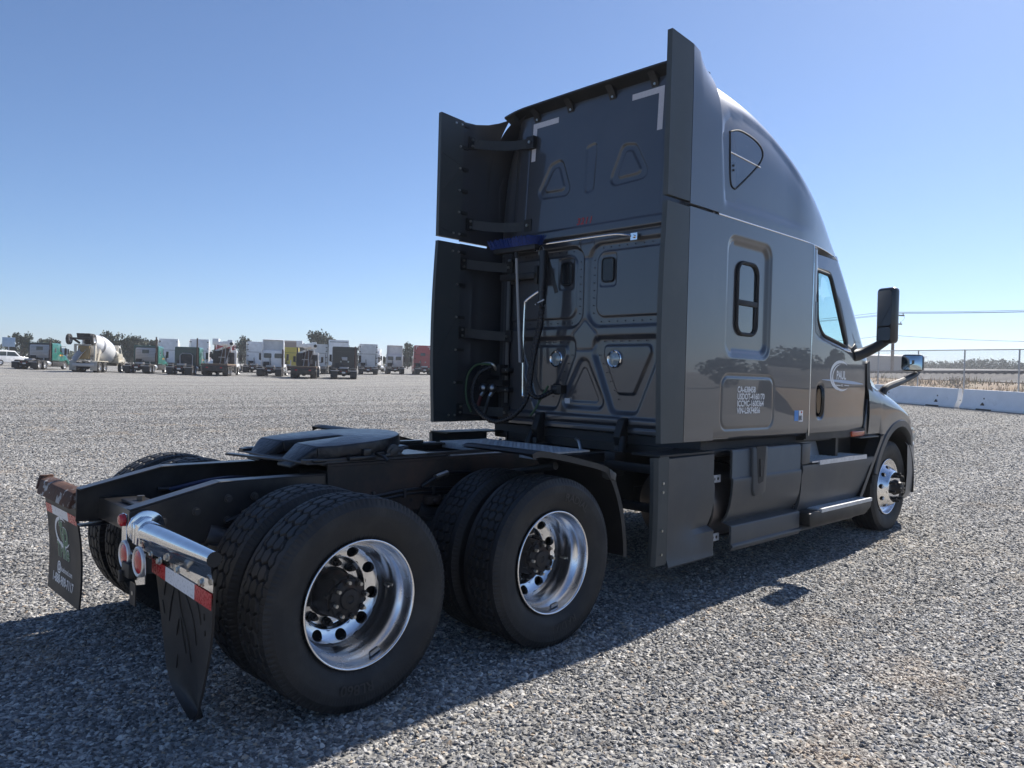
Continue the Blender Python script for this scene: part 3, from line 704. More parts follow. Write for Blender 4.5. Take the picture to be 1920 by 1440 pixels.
# ---- lettering and stickers on the right side
def build_decals():
    f = lambda x0, z0: (lambda x, y: (x0+x, -(float(side_w(x0+x, z0+y))+.0016), z0+y))
    for k, t in enumerate(('CA-638458', 'USDOT-4160170', 'ICCMC-1600364', 'VIN-LSKF4856')):
        text_part('lettering', t, .064, f(3.288, 1.499-.0537*k), M['white'], TRUCK, bold=.0018, xs=.92)
    text_part('company_name', 'PAUL', .105, f(5.068, 1.634), M['white'], DOOR, bold=.004, xs=.90)
    def arc(cx, cz, rx, rz, a0, a1, w, name='logo_arc'):
        g = MB(); n = 40; P = []
        for i in range(n):
            t = i/(n-1); a = R(a0+(a1-a0)*t); ww = w*math.sin(math.pi*t)**.8+.001
            P.append([(cx+(rx+o)*math.cos(a), cz+(rz+o)*math.sin(a)) for o in (-ww/2, ww/2)])
        g.grid(np.array([[(x, -(float(side_w(x, z))+.0018), z) for x, z in r_] for r_ in P])); g.build(name, M['white'], DOOR, recalc=False)
    arc(5.17, 1.662, .235, .132, 50, 262, .036); arc(5.215, 1.652, .235, .122, 105, 305, .026)
    sw = MB(); n = 40; P = []
    for i in range(n):
        t = i/(n-1); x = 4.75+1.03*t; zc = 1.622-.022*t*t-.006*t; w = .022*math.sin(math.pi*min(1, t*.97+.03))**.9*(.55+.7*t)+.0005
        P.append([(x, -(float(side_w(x, z))+.0016), z) for z in (zc-w*.9, zc+w*.55)])
    sw.grid(np.array(P)); sw.build('logo_swoosh', M['paleblue'], DOOR, recalc=False)
    for x0, x1 in ((5.06, 5.17), (5.26, 5.38)):
        b = MB(); b.add([(x, -(float(side_w(x, z))+.0026), z) for x, z in ((x0, 1.572), (x1, 1.570), (x1, 1.578), (x0, 1.580))], [(0, 1, 2, 3)]); b.build('logo_line', M['white'], DOOR, recalc=False)
    text_part('company_suffix', 'INC', .026, f(5.185, 1.566), M['white'], DOOR, bold=.0008)
    for (x0, x1, z0, z1, mt) in ((4.235, 4.31, 1.262, 1.352, 'bluesticker'), (4.318, 4.395, 1.255, 1.35, 'white')):
        b = MB(); b.add([(x, -(float(side_w(x, z))+.0016), z) for x, z in ((x0, z0), (x1, z0), (x1, z1), (x0, z1))], [(0, 1, 2, 3)]); b.build('sticker', M[mt], TRUCK, recalc=False)
    text_part('sticker_number', '80', .060, f(4.322, 1.266), M['blackgloss'], TRUCK, bold=.002, xs=.9)
    d = MB(); d.add([(4.365+.012*math.cos(a), -(float(side_w(4.365, 1.335))+.0022), 1.335+.010*math.sin(a)) for a in np.linspace(0, 6.283, 13)[:-1]], [tuple(range(12))]); d.build('sticker_dot', M['red'], TRUCK, recalc=False)
M['paleblue'] = pm('pale_blue_decal', (.42, .52, .68), .35)
build_decals()
# ------------------------------------------------------------------ chassis
def build_chassis():
    for s in (-1, 1):
        fr = MB(); w = .0
        prof = [(-.770, .712), (-.770, .890), (-.345, .990), (7.0, .990), (7.0, .70), (-.60, .70)]
        fr.prism(prof, 'y', s*.422, s*.431)
        # flanges
        for (a, b) in (((-.770, .890), (-.345, .990)), ((-.345, .990), (7.0, .990))):
            fr.add([(a[0], s*.431, a[1]), (b[0], s*.431, b[1]), (b[0], s*.345, b[1]), (a[0], s*.345, a[1]), (a[0], s*.431, a[1]+.008), (b[0], s*.431, b[1]+.008), (b[0], s*.345, b[1]+.008), (a[0], s*.345, a[1]+.008)],
                   [(0, 3, 2, 1), (4, 5, 6, 7), (0, 1, 5, 4), (1, 2, 6, 5), (2, 3, 7, 6), (3, 0, 4, 7)])
        fr.box(-.765, 7.0, s*.345, s*.4215, .694, .7015)
        rail = fr.build('frame_rail', M['chassis'], TRUCK, bevel=.003, seg=1)
        pl = MB(); pl.prism([(.262, .74), (.262, 1.035), (1.95, 1.035), (1.95, .74)], 'y', s*.4325, s*.447); pl.box(.262, 1.95, s*.36, s*.447, 1.036, 1.050)
        for k in range(14):
            x = .40+.11*k; pl.cyl((x, s*.446, .80), (x, s*.4475, .80), .013, n=8, m=1)
        pl.build('mounting_angle', [M['chassisdirty'], M['gasket']], TRUCK, bevel=.003, seg=1)
        for k, (x, z) in enumerate(((-.62, .83), (-.62, .75), (-.46, .86), (-.30, .91), (-.16, .91), (-.30, .80), (-.16, .80), (.02, .90), (.14, .90), (.42, .78), (.62, .78), (.66, .78), (1.05, .80), (1.10, .80), (1.5, .86))):
            b = MB(); yy = .431 if x < .26 else .447
            b.cyl((x, s*yy, z), (x, s*(yy+.006), z), .021, n=14); b.cyl((x, s*(yy+.006), z), (x, s*(yy+.022), z), .015, n=6)
            if k == 0: base = b.mesh('bolt', M['chassisbolt'], angle=30); 
            link('bolt', b.mesh('bolt', M['chassisbolt'], angle=30), rail)
    cm = MB(); cm.box(-.66, -.48, -.42, .42, .72, .84); cm.box(-.62, -.50, -.18, .18, .842, .86); cm.build('rear_crossmember', M['chassis'], TRUCK, bevel=.012)
    for y in (-.16, .05): 
        b = MB(); b.cyl((-.56, y, .861), (-.56, y, .885), .02, n=6); b.build('bolt', M['chassisbolt'], TRUCK)
    for x in (.66, 1.95, 3.0, 4.2):
        c = MB(); c.box(x-.10, x+.10, -.42, .42, .74, .94); c.build('crossmember', M['chassis'], TRUCK, bevel=.01)
    for x in (0, 1.3102):
        a = MB(); a.cyl((x, -1.0, .495), (x, 1.0, .495), .085, n=20)
        a.lathe([(-.22, .05), (-.18, .20), (0, .235), (.18, .20), (.22, .05)], 24, (x, 0, .495)); a.cyl((x+.1, 0, .5), (x+.38, 0, .56), .13, .06, n=16); a.build('axle', M['chassis'], TRUCK)
        for s in (-1, 1):
            b = MB(); 
            P = [(0, .11), (.02, .135), (.08, .145), (.14, .135), (.16, .11)]
            for i in range(len(P)-1): b.cyl((x-.30, s*.50, .52+P[i][0]), (x-.30, s*.50, .52+P[i+1][0]), P[i][1], P[i+1][1], 20, False)
            b.cyl((x-.30, s*.50, .68), (x-.30, s*.50, .70), .12, n=20); b.cyl((x-.30, s*.50, .36), (x-.30, s*.50, .52), .09, n=16); b.build('air_spring', M['black'], TRUCK)
            t = MB(); t.bar((x+.42, s*.46, .55), (x-.36, s*.50, .40), .09, .06); t.build('suspension_beam', M['chassis'], TRUCK, bevel=.008)
            sh = MB(); sh.cyl((x+.12, s*.50, .88), (x+.05, s*.52, .60), .032, n=12); sh.cyl((x+.05, s*.52, .60), (x+.02, s*.53, .42), .022, n=12); sh.build('shock_absorber', M['chassis'], TRUCK)
            bc = MB(); bc.cyl((x-.16, s*.48, .62), (x-.40, s*.40, .72), .075, n=18); bc.build('brake_chamber', M['chassis'], TRUCK)
    ho = MB(); ho.tube(catmull([(-.30, .35, .86), (-.1, .2, .92), (.15, .28, .90), (.5, .3, .82)], 20), .012, 8); ho.build('air_line', M['bluehose'], TRUCK)
    for y0, pts in enumerate([[(-.33, -.47, .80), (-.24, -.48, .83), (-.16, -.47, .86), (-.05, -.46, .87)], [(.9, -.47, .88), (1.0, -.48, .93), (1.1, -.47, .95), (1.3, -.46, .94)]]):
        ho = MB(); ho.tube(catmull(pts, 16), .011, 8); ho.cyl(pts[1], pts[2], .019, n=10, m=1); ho.build('brake_hose', [M['hose'], M['steel']], TRUCK)
    for y, z, r_ in ((-.452, .86, .010), (-.456, .835, .008), (-.415, .90, .012), (.40, .86, .012)):
        lo = MB(); x0 = .30 if abs(y) > .43 else -.35
        lo.tube(catmull([(x0, y, z), (x0+.25, y-.006, z-.012), (x0+.55, y, z+.006), (x0+.9, y-.005, z-.010), (x0+1.25, y, z), (1.95, y*.98, z+.04)], 40), r_, 6); lo.build('wiring_loom', M['hose'], TRUCK)
    for k in range(7):
        cl = MB(); x = .34+.22*k; cl.box(x-.008, x+.008, -.468, -.447, .822, .874); cl.build('loom_clip', M['chassisbolt'], TRUCK)
    for x in (.52, .98, 1.62):
        vb = MB(); vb.box(x-.05, x+.05, -.50, -.448, .765, .815); vb.cyl((x, -.50, .79), (x, -.53, .79), .016, n=10); vb.build('air_valve', M['chassisdirty'], TRUCK, bevel=.006)
    # drivetrain boxes under the cab, added to block light
    d = MB(); d.cyl((1.6, 0, .60), (3.4, 0, .68), .06, n=14); d.cyl((3.4, 0, .68), (4.6, 0, .72), .24, .30, 18); d.box(4.6, 6.6, -.35, .35, .50, 1.1); d.build('drivetrain_light_block', M['black'], TRUCK, bevel=.02)
    b = MB(); b.box(2.55, 2.93, .55, 1.02, .45, .80); b.build('battery_box', M['black'], TRUCK, bevel=.02)
    for s in (-1, 1):
        t = MB(); t.lathe([(0, .02), (.0, .22), (.02, .26), (.03, .27)], 28); t2 = MB(); t2.cyl((2.99, s*.86, .62), (4.30, s*.86, .62), .295, n=36); t2.build('fuel_tank', M['tank'], TRUCK, bevel=.025)
        for x in (3.10, 3.65, 4.2):
            st = MB(); st.tube([(x, s*(.86+.302*math.cos(a)*s*s), .62+.302*math.sin(a)) for a in np.linspace(0, 6.283, 29)[:-1]], .012, 6, closed=True); st.build('tank_strap', M['black'], TRUCK)
        for z in (.845, .405):
            k = MB(); k.box(2.975, 3.20, s*1.155, s*1.165, z-.028, z+.028); k.box(2.99, 3.10, s*1.166, s*1.172, z-.02, z+.02)
            for x in (3.11, 3.16): k.cyl((x, s*1.166, z), (x, s*1.168, z), .012, n=10, m=1)
            k.build('skirt_bracket', [M['alurough'], M['gasket']], TRUCK)
        pp = MB(); pp.tube([(3.04, s*1.10, .98), (3.03, s*1.13, .80), (3.02, s*1.13, .55), (3.04, s*1.10, .38)], .014, 8); pp.build('tank_pipe', M['steelstrip'], TRUCK)
        cb = MB(); cb.box(2.36, 2.93, s*.50, s*.56, .62, .92); cb.box(2.55, 2.62, s*.56, s*1.18, .62, .68); cb.box(2.55, 2.62, s*.56, s*1.18, .90, .96); cb.build('skirt_support', M['black'], TRUCK, bevel=.008)
        hm = MB(); hm.box(2.98, 4.36, s*.95, s*1.13, 1.00, 1.065); hm.build('sill_bracket', M['black'], TRUCK, bevel=.02)
    # cab suspension crossbeam
    x = MB(); x.box(2.60, 2.72, -.62, .62, .84, .93)
    for s in (-1, 1): x.box(2.60, 2.72, s*.52, s*.62, .93, 1.02); x.cyl((2.78, s*.52, .90), (2.86, s*.50, 1.12), .03, n=12)
    x.build('cab_suspension', M['black'], TRUCK, bevel=.01)
    pp = MB(); pp.tube(catmull([(2.75, -.10, 1.08), (2.72, -.16, 1.06), (2.70, -.20, 1.0), (2.68, -.25, .90)], 14), .014, 8); pp.build('dip_pipe', M['steelstrip'], TRUCK)
    fs = MB(); fs.box(2.95, 5.6, -.90, .90, .99, 1.06); fs.build('cab_underside', M['black'], TRUCK)
    ws = MB()
    for s in (-1, 1): ws.box(5.2, 5.25, s*.5, s*.94, .40, 1.05)
    ws.build('splash_panel', M['black'], TRUCK)
M['chassisbolt'] = pm('painted_bolt', (.075, .072, .07), .35, .3)
M['bluehose'] = pm('blue_air_line', (.01, .02, .07), .4)
M['tank'] = pm('dull_tank_metal', (.16, .145, .14), .38, .75, noise=(5, .2), dirt=((.09, .07, .06), 4, .45, .75, .6))
build_chassis()

# ---- fifth wheel (tilted back)
def build_fifth_wheel():
    base = MB(); base.box(.14, 1.12, -.44, .44, 1.052, 1.062)
    for s in (-1, 1): base.bar((.14, s*.39, 1.066), (1.55, s*.39, 1.066), .06, .022)
    base.bar((.02, .30, 1.055), (.25, -.44, 1.05), .05, .012)
    bp = base.build('fifth_wheel_slide', M['chassis'], TRUCK, bevel=.003, seg=1)
    T = Matrix.Translation((.56, 0, 1.165)) @ Matrix.Rotation(-math.atan(.075), 4, 'Y')
    # outline, right half then mirrored, with the throat slot
    rad = .415
    out = []
    for i in range(25):
        a = R(90-180*i/24); out.append((rad*math.cos(a)*.98, rad*math.sin(a)))
    top = [(-.02, .052), (-.30, .075), (-.36, .11)]
    half_r = [p for p in out]                                    # front arc from +y to -y
    rear_r = [(-.22, -.405), (-.315, -.355), (-.30, -.075)]
    slot = [(-.10, -.055), (.03, -.040), (.055, -.02), (.055, .02), (.03, .040), (-.10, .055)]
    rear_l = [(-.30, .075), (-.315, .355), (-.22, .405)]
    poly = half_r+rear_r+slot+rear_l
    g = MB(); g.prism([(p[0], p[1]) for p in poly], 'z', -.07, 0)
    # ramps
    for s in (-1, 1):
        a, b, c, d = (-.315, s*.355), (-.30, s*.075), (-.445, s*.115), (-.445, s*.27)
        g.add([(a[0]-.001, a[1], 0), (b[0]-.001, b[1], 0), (c[0], c[1], -.095), (d[0], d[1], -.095), (a[0]-.001, a[1], -.07), (b[0]-.001, b[1], -.07), (c[0], c[1], -.115), (d[0], d[1], -.115)],
              [(0, 1, 2, 3), (7, 6, 5, 4), (0, 4, 5, 1), (1, 5, 6, 2), (2, 6, 7, 3), (3, 7, 4, 0)])
        g.prism([(-.30, -.069), (.26, -.069), (.22, -.115), (-.24, -.10)], 'y', s*.35, s*.40)
    # ribs underneath
    g.box(-.27, .30, -.38, .38, -.085, -.06); g.box(.27, .33, -.26, .26, -.11, -.06)
    g.v = [tuple(T @ Vector(p)) for p in g.v]
    fw = g.build('fifth_wheel', M['grease'], TRUCK, bevel=.012, angle=30, seg=3)
    for s in (-1, 1):
        p = MB(); c = T @ Vector((.16, 0, -.085)); p.cyl((c.x, s*.30, c.z), (c.x, s*.415, c.z), .05, n=20); p.cyl((c.x, s*.415, c.z), (c.x, s*.423, c.z), .03, n=14)
        p.prism([(c.x-.11, 1.064), (c.x+.11, 1.064), (c.x+.04, c.z), (c.x-.04, c.z)], 'y', s*.36, s*.42)
        p.build('pivot_bracket', M['chassis'], fw, bevel=.004)
        q = MB(); q.box(.40, .58, s*.36, s*.45, 1.064, 1.085); q.box(.50, .55, s*.37, s*.44, 1.084, 1.125); q.build('slide_stop', M['chassis'], bp, bevel=.004); q = MB(); q.box(.18, .26, s*.38, s*.44, 1.064, 1.08); q.build('slide_stop', M['chassis'], bp, bevel=.004)
    h = MB(); h.tube([(.62, -.30, 1.09), (.60, -.50, 1.08), (.60, -.54, 1.06)], .010, 8); h.build('release_handle', M['chassis'], fw)
build_fifth_wheel()

def build_deck():
    g = MB(); g.add([(1.77, .44, 1.058), (1.77, -.66, 1.058), (2.26, -.66, 1.058), (2.26, .44, 1.058), (1.77, .44, 1.046), (1.77, -.66, 1.046), (2.26, -.66, 1.046), (2.26, .44, 1.046)],
          [(0, 1, 2, 3), (7, 6, 5, 4), (0, 4, 5, 1), (1, 5, 6, 2), (2, 6, 7, 3), (3, 7, 4, 0)])
    g.box(1.758, 1.770, -.62, .40, 1.012, 1.0575); dk = g.build('deck_plate', M['alurough'], TRUCK)
    for k in (0, 1):
        t = MB()
        n = 0
        for i in range(11):
            for j in range(26):
                x = 1.80+.042*i; y = -.64+.0415*j; a = R(45) if (i+j) % 2 else R(-45)
                if (j < 13) == (k == 0): t.bar((x-.011*math.cos(a), y-.011*math.sin(a), 1.0585), (x+.011*math.cos(a), y+.011*math.sin(a), 1.0580), .005, .0022)
        tag(t.build('tread_lugs', M['alurough'], dk, recalc=False), kind='stuff')
    # bright metal strips stand in for light along the rail tops
    for s in (-1, 1):
        q = MB(); q.box(1.16, 1.70, s*.40, s*.425, 1.051, 1.058); q.build('rail_glint_strip', M['alurough'], TRUCK)
build_deck()

def build_quarter_fender(s):
    sec = [(1.10, 1.135), (1.22, 1.145), (1.70, 1.045), (1.815, .985), (1.90, .85), (1.955, .70), (1.985, .55), (1.995, .435)]
    P = catmull(sec, 40); g = MB()
    o = np.array([[(x, s*y, z) for y in (.60, 1.19, 1.215, 1.215)] for x, z in P]); o[:, 3, 2] -= .0; 
    n = np.gradient(P, axis=0); n = np.stack([-n[:, 1], n[:, 0]], 1); n /= np.linalg.norm(n, axis=1)[:, None]
    for i in range(len(P)): o[i, 3, 0] -= n[i, 0]*.035; o[i, 3, 2] -= n[i, 1]*.035; o[i, 2, 0] += 0
    g.grid(o); i_ = o.copy(); i_[..., 0] -= n[:, None, 0]*.012; i_[..., 2] -= n[:, None, 1]*.012; i_[:, 3] = o[:, 3]; i_[:, 1:3, 1] -= s*.008
    g.grid(i_)
    fb = g.build('quarter_fender', M['black'], TRUCK, angle=28)
    b = MB(); b.tube([(1.42, s*.45, .90), (1.42, s*1.1, 1.04)], .024, 10); b.cyl((1.52, s*.50, .90), (1.52, s*.58, .92), .045, n=16, m=1); b.build('fender_arm', [M['black'], M['steelstrip']], fb)
    l = MB(); l.prism([(1.785, 1.015), (1.86, .975), (1.85, .93), (1.80, .95)], 'y', s*1.15, s*1.222); l.build('fender_clip', M['plastic'], fb, bevel=.005)
for s in (-1, 1): build_quarter_fender(s)

# ------------------------------------------------------------------ wheels
TR = .500
def tyre_mesh(kind):
    hw = .112
    side = [(-.098, .296), (-.112, .315), (-.128, .35), (-.137, .39), (-.140, .42), (-.137, .450), (-.128, .474), (-.119, .489)]
    side = [tuple(p) for p in catmull(side, 22)]
    tread = [(-hw+2*hw*i/46, .4965-.006*abs(-1+2*i/46)**2.2) for i in range(47)]
    prof = side+tread+[(-y, r_) for y, r_ in side[::-1]]
    Y = np.array([p[0] for p in prof]); Rr = np.array([p[1] for p in prof])
    N = 620 if kind != 'rib' else 240
    T = np.linspace(0, 2*math.pi, N, endpoint=False)
    YY, TT = np.meshgrid(Y, T, indexing='ij'); RR = np.repeat(Rr[:, None], N, 1)
    U = TT/(2*math.pi)*3.14
    def hexd(u, v):                                               # distance to the edges of a hexagonal tiling of pitch 1
        s3 = math.sqrt(3); best = np.full(u.shape, 9.); sec = np.full(u.shape, 9.)
        for ox, oy in ((0, 0), (.5, s3/2)):
            a = (u-ox) % 1; b_ = (v-oy) % s3
            for dx in (0, 1):
                for dy in (0, s3):
                    d = np.hypot(a-dx, b_-dy); m = d < best; sec = np.where(m, best, np.minimum(sec, d)); best = np.minimum(best, d)
        return (sec-best)/2
    tm = np.abs(YY) <= hw+1e-6; g = np.zeros_like(RR)
    if kind == 'hex':
        nu = 56; d = hexd(YY/.052+.5, U/3.14*nu/2*math.sqrt(3)*1.0)*.052
        g = np.where(np.abs(YY) < .082, np.exp(-(d/.0042)**4), 0)
        g = np.maximum(g, np.exp(-((np.abs(YY)-.083)/.0035)**4))
    elif kind == 'block':
        nu = 44; d = hexd(YY/.062+.0, U/3.14*nu/2*math.sqrt(3))*.062
        g = np.where(np.abs(YY) < .078, np.exp(-(d/.0040)**4), 0)
        g = np.maximum(g, np.exp(-((np.abs(YY)-.079-.006*np.sin(U/3.14*2*math.pi*44))/.0038)**4))
        lat = np.exp(-(((U/3.14*88) % 1-.5)/.055)**4)*(np.abs(YY) > .082); g = np.maximum(g, lat*.35)
    else:
        for y0 in (-.075, -.027, .027, .075): g = np.maximum(g, np.exp(-((YY-y0)/.0055)**4))
    RR = RR-np.where(tm, g*.015, 0)
    # fine concentric sidewall lines
    RR2 = RR; sw = ~tm
    YY = YY+np.where(sw, np.sign(YY)*(.0028*np.exp(-((RR-.345)/.004)**2)+.0030*np.exp(-((RR-.452)/.004)**2)+.0022*np.exp(-((RR-.330)/.003)**2)+.0018*np.exp(-((RR-.408)/.003)**2)-.0035*(np.abs(RR-.474)<.012)*(np.sin(TT*110)>.35)+.0012*(np.abs(RR-.438)<.008)*(np.sin(TT*180)>0)), 0)
    co = np.stack([RR*np.cos(TT), YY, RR*np.sin(TT)], -1)
    k = len(prof); idx = np.arange(k*N).reshape(k, N); nx = np.roll(idx, -1, 1)
    q = np.stack([idx[:-1], nx[:-1], nx[1:], idx[1:]], -1).reshape(-1, 4)
    me = bpy.data.meshes.new('tyre'); me.vertices.add(k*N); me.vertices.foreach_set('co', co.reshape(-1).astype(np.float32))
    me.loops.add(len(q)*4); me.loops.foreach_set('vertex_index', q.reshape(-1).astype(np.int32)); me.polygons.add(len(q)); me.polygons.foreach_set('loop_start', np.arange(0, len(q)*4, 4, dtype=np.int32))
    me.update(calc_edges=True); me.polygons.foreach_set('use_smooth', [True]*len(q)); me.set_sharp_from_angle(angle=R(26)); me.materials.append(M['tyre']); me.update(); return me
TY = {k: tyre_mesh(k) for k in ('hex', 'block', 'rib')}

def disc_part(mb, prof, nh, u0, u1, rh, n_in=32):
    """revolved disc whose profile prof (list of (y, r)) carries nh round holes centred between u0 and u1 (indices along the profile length)"""
    P = np.array(prof); L_ = np.concatenate([[0], np.cumsum(np.linalg.norm(np.diff(P, axis=0), axis=1))])
    def at(l): return np.array([np.interp(l, L_, P[:, 0]), np.interp(l, L_, P[:, 1])])
    lc = (u0+u1)/2; rc = at(lc)[1]; half = math.pi/nh
    for h in range(nh):
        th0 = 2*math.pi*h/nh
        ring = []
        K = 5
        for k in range(K):
            row = []
            for i in range(n_in):
                a = 2*math.pi*i/n_in; ca, sa = math.cos(a), math.sin(a)
                # hole point in (length, arc) metres; boundary point on the sector's edge
                hx, hy = rh*ca, rh*sa
                bx = (u1-u0)/2; by = half*rc
                sc = min(bx/abs(ca) if abs(ca) > 1e-6 else 1e9, by/abs(sa) if abs(sa) > 1e-6 else 1e9)
                px, py = hx+(ca*sc-hx)*k/(K-1), hy+(sa*sc-hy)*k/(K-1)
                y, r_ = at(lc+px); th = th0+py/rc
                row.append((r_*math.cos(th), y, r_*math.sin(th)))
            ring.append(row)
        inner = [(p[0]*.985, p[1]+.022, p[2]*.985) for p in ring[0]]
        rows = [inner]+ring; b = len(mb.v)
        mb.v.extend([p for r_ in rows for p in r_])
        for k in range(len(rows)-1):
            for i in range(n_in):
                mb.f.append((b+k*n_in+i, b+k*n_in+(i+1) % n_in, b+(k+1)*n_in+(i+1) % n_in, b+(k+1)*n_in+i)); mb.m.append(0)

def plen(prof, upto): 
    P = np.array(prof); return float(np.sum(np.linalg.norm(np.diff(P[:upto+1], axis=0), axis=1)))
def wheel_mesh_drive():                                            # outward is -Y, lip at y=0
    m = MB()
    barrel = [(.012, .2985), (.002, .301), (-.004, .2975), (-.002, .291), (.012, .286), (.030, .283), (.045, .2795), (.060, .274), (.080, .262), (.105, .252), (.150, .249), (.175, .250), (.198, .245)]
    m.lathe([tuple(p) for p in catmull(barrel, 40)], 96)
    back = [(.198, .245), (.215, .236)]; m.lathe(back, 96)
    disc = [(.215, .236), (.228, .2235), (.239, .203), (.246, .180)]
    disc_part(m, disc, 10, 0, plen(disc, 3), .030)
    m.lathe([tuple(p) for p in catmull([(.246, .180), (.250, .174), (.262, .170), (.275, .166), (.281, .156), (.282, .105)], 20)], 96)
    m.cyl((.285, .0, 0), (.2851, 0, 0), .001, n=3)
    return m.mesh('wheel', M['alu'], angle=40)
def wheel_mesh_back():
    m = MB(); m.lathe([(.012, .2985), (.0, .300), (.002, .291), (.06, .274), (.105, .250), (.20, .245), (.235, .20), (.24, .10)], 48); return m.mesh('wheel', M['steelstrip'], angle=40)
def wheel_mesh_steer():
    m = MB()
    m.lathe([tuple(p) for p in catmull([(.012, .2985), (.002, .301), (-.003, .2975), (.0, .290), (.018, .283), (.036, .272), (.042, .258), (.030, .246)], 30)], 96)
    disc = [(.030, .246), (.010, .228), (-.022, .205), (-.052, .184)]
    disc_part(m, disc, 10, 0, plen(disc, 3), .0255)
    m.lathe([tuple(p) for p in catmull([(-.052, .184), (-.064, .174), (-.069, .164), (-.070, .150), (-.070, .085)], 20)], 96)
    return m.mesh('wheel', M['alu'], angle=40)
WM = {'drive': wheel_mesh_drive(), 'back': wheel_mesh_back(), 'steer': wheel_mesh_steer()}
def hub_mesh(kind):
    m = MB()
    if kind == 'drive':
        m.lathe([tuple(p) for p in [(.285, .120), (.272, .120), (.264, .108), (.150, .104), (.142, .100), (.140, .094), (.118, .092), (.112, .082), (.108, .066), (.108, .052), (.098, .047), (.096, .020), (.101, .016), (.103, .0)]], 40)
        for k in range(8):
            a = 2*math.pi*(k+.4)/8; x, z = .084*math.cos(a), .084*math.sin(a); m.cyl((x, .125, z), (x, .100, z), .015, n=10); m.cyl((x, .100, z), (x, .078, z), .0085, n=8, m=1)
            m.cyl((.096*math.cos(a+.39), .16, .096*math.sin(a+.39)), (.096*math.cos(a+.39), .128, .096*math.sin(a+.39)), .014, n=8)
    else:
        m.lathe([(-.068, .084), (-.085, .080), (-.110, .066), (-.140, .062), (-.148, .050), (-.150, .0)], 32)
        for k in range(6):
            a = 2*math.pi*k/6; m.cyl((.052*math.cos(a), -.145, .052*math.sin(a)), (.052*math.cos(a), -.156, .052*math.sin(a)), .009, n=6, m=1)
    return m.mesh('hub', [M['hub'], M['steel']], angle=40)
HM = {'drive': hub_mesh('drive'), 'steer': hub_mesh('steer')}
def nut_mesh(kind):
    m = MB()
    if kind == 'drive': m.cyl((0, .276, 0), (0, .262, 0), .0205, n=16); m.cyl((0, .262, 0), (0, .243, 0), .0165, n=6); m.cyl((0, .243, 0), (0, .228, 0), .0105, n=10)
    else: m.cyl((0, -.070, 0), (0, -.080, 0), .020, n=14); m.cyl((0, -.080, 0), (0, -.128, 0), .0145, .0125, n=12)
    return m.mesh('lug_nut', M['hub'] if kind == 'drive' else M['black'], angle=40)
NM = {'drive': nut_mesh('drive'), 'steer': nut_mesh('steer')}
def letter_arc(s, r0, mid_deg, size, wheel, yoff, flip):
    """raised lettering on the sidewall; letters' tops point to the rim when the text is read upright at the top"""
    W_ = len(s)*size*.62
    def to3d(x, y):
        a = R(mid_deg)-(x-W_/2)/r0; r_ = r0+y
        return (r_*math.cos(a)*(1), yoff, r_*math.sin(a))
    text_part('sidewall_lettering', s, size, to3d, M['tyrelet'], wheel, bold=.001, xs=.95)
M['tyrelet'] = pm('raised_tyre_rubber', (.030, .030, .031), .5)

def place_wheel(x, s, ylip, kind, tread, a0=0.0, outer=True, letters=None, z=.495, rz=0):
    """ylip: |y| of the visible rim lip; the local frame has outward = -Y"""
    w = link('wheel', WM[kind], TRUCK, loc=(x, s*ylip, z), rot=(0, a0, (0 if s < 0 else math.pi)+rz))
    tc = .118 if kind != 'back' else .118
    link('tyre', TY[tread], w, loc=(0, tc, 0), rot=(0, .37*x+a0*3, 0))
    if outer:
        link('hub', HM['steer' if kind == 'steer' else 'drive'], w)
        for k in range(10):
            a = 2*math.pi*(k+.5)/10; o = link('lug_nut', NM['steer' if kind == 'steer' else 'drive'], w, loc=(.1432*math.cos(a), 0, .1432*math.sin(a)), rot=(0, a, 0))
    v = MB()
    if outer and kind == 'drive':
        a = R(12); v.tube([(.248*math.cos(a), .18, .248*math.sin(a)), (.238*math.cos(a), .15, .238*math.sin(a)), (.236*math.cos(a), .125, .236*math.sin(a))], .0055, 6); v.build('valve_stem', M['steel'], w)
        wt = MB(); wt.prism([(-.03, .276), (.03, .276), (.024, .258), (-.024, .258)], 'y', .030, .045)
        wo = wt.build('balance_weight', M['steelstrip'], w); wo.rotation_euler = (0, R(150), 0)
    if letters:
        for (t, deg, sz) in letters: letter_arc(t, .372, deg, sz, w, tc-.1405, False)
    return w
def build_wheels():
    # the rear wheels of each axle in pairs
    place_wheel(0, -1, 1.2121, 'drive', 'block', a0=R(8), letters=None)
    place_wheel(1.3102, -1, 1.2121, 'drive', 'hex', a0=R(20), letters=None)
    for x, t in ((0, 'block'), (1.3102, 'hex')):
        place_wheel(x, 1, 1.2121, 'drive', t, a0=R(30))
        for s in (-1, 1): 
            w = place_wheel(x, s, .865, 'back', t, a0=R(50), outer=False)
    for s in (-1, 1): place_wheel(6.7638, s, 1.1009, 'steer', 'rib', a0=R(5), letters=None)
    # lettering on the two near tyres (read from below: tops of the letters point outwards at the bottom)
    def arc_text(s, x, r0, deg, size, yl):
        W_ = len(s)*size*.66
        def to3d(u, v):
            a = R(deg)-(u-W_/2)/r0; r_ = r0+v; return (x+r_*math.cos(a), yl+.16*max(0, abs(r_-.40)-.02), .495+r_*math.sin(a))
        text_part('sidewall_lettering', s, size, to3d, M['tyrelet'], TRUCK, bold=.001)
    arc_text('RL860', 0, .362, 262, .066, -1.2365)
    arc_text('RADIAL', 1.3102, .362, 278, .062, -1.2365)
    arc_text('RADIAL', 1.3102, .362, 62, .062, -1.2365)
build_wheels()

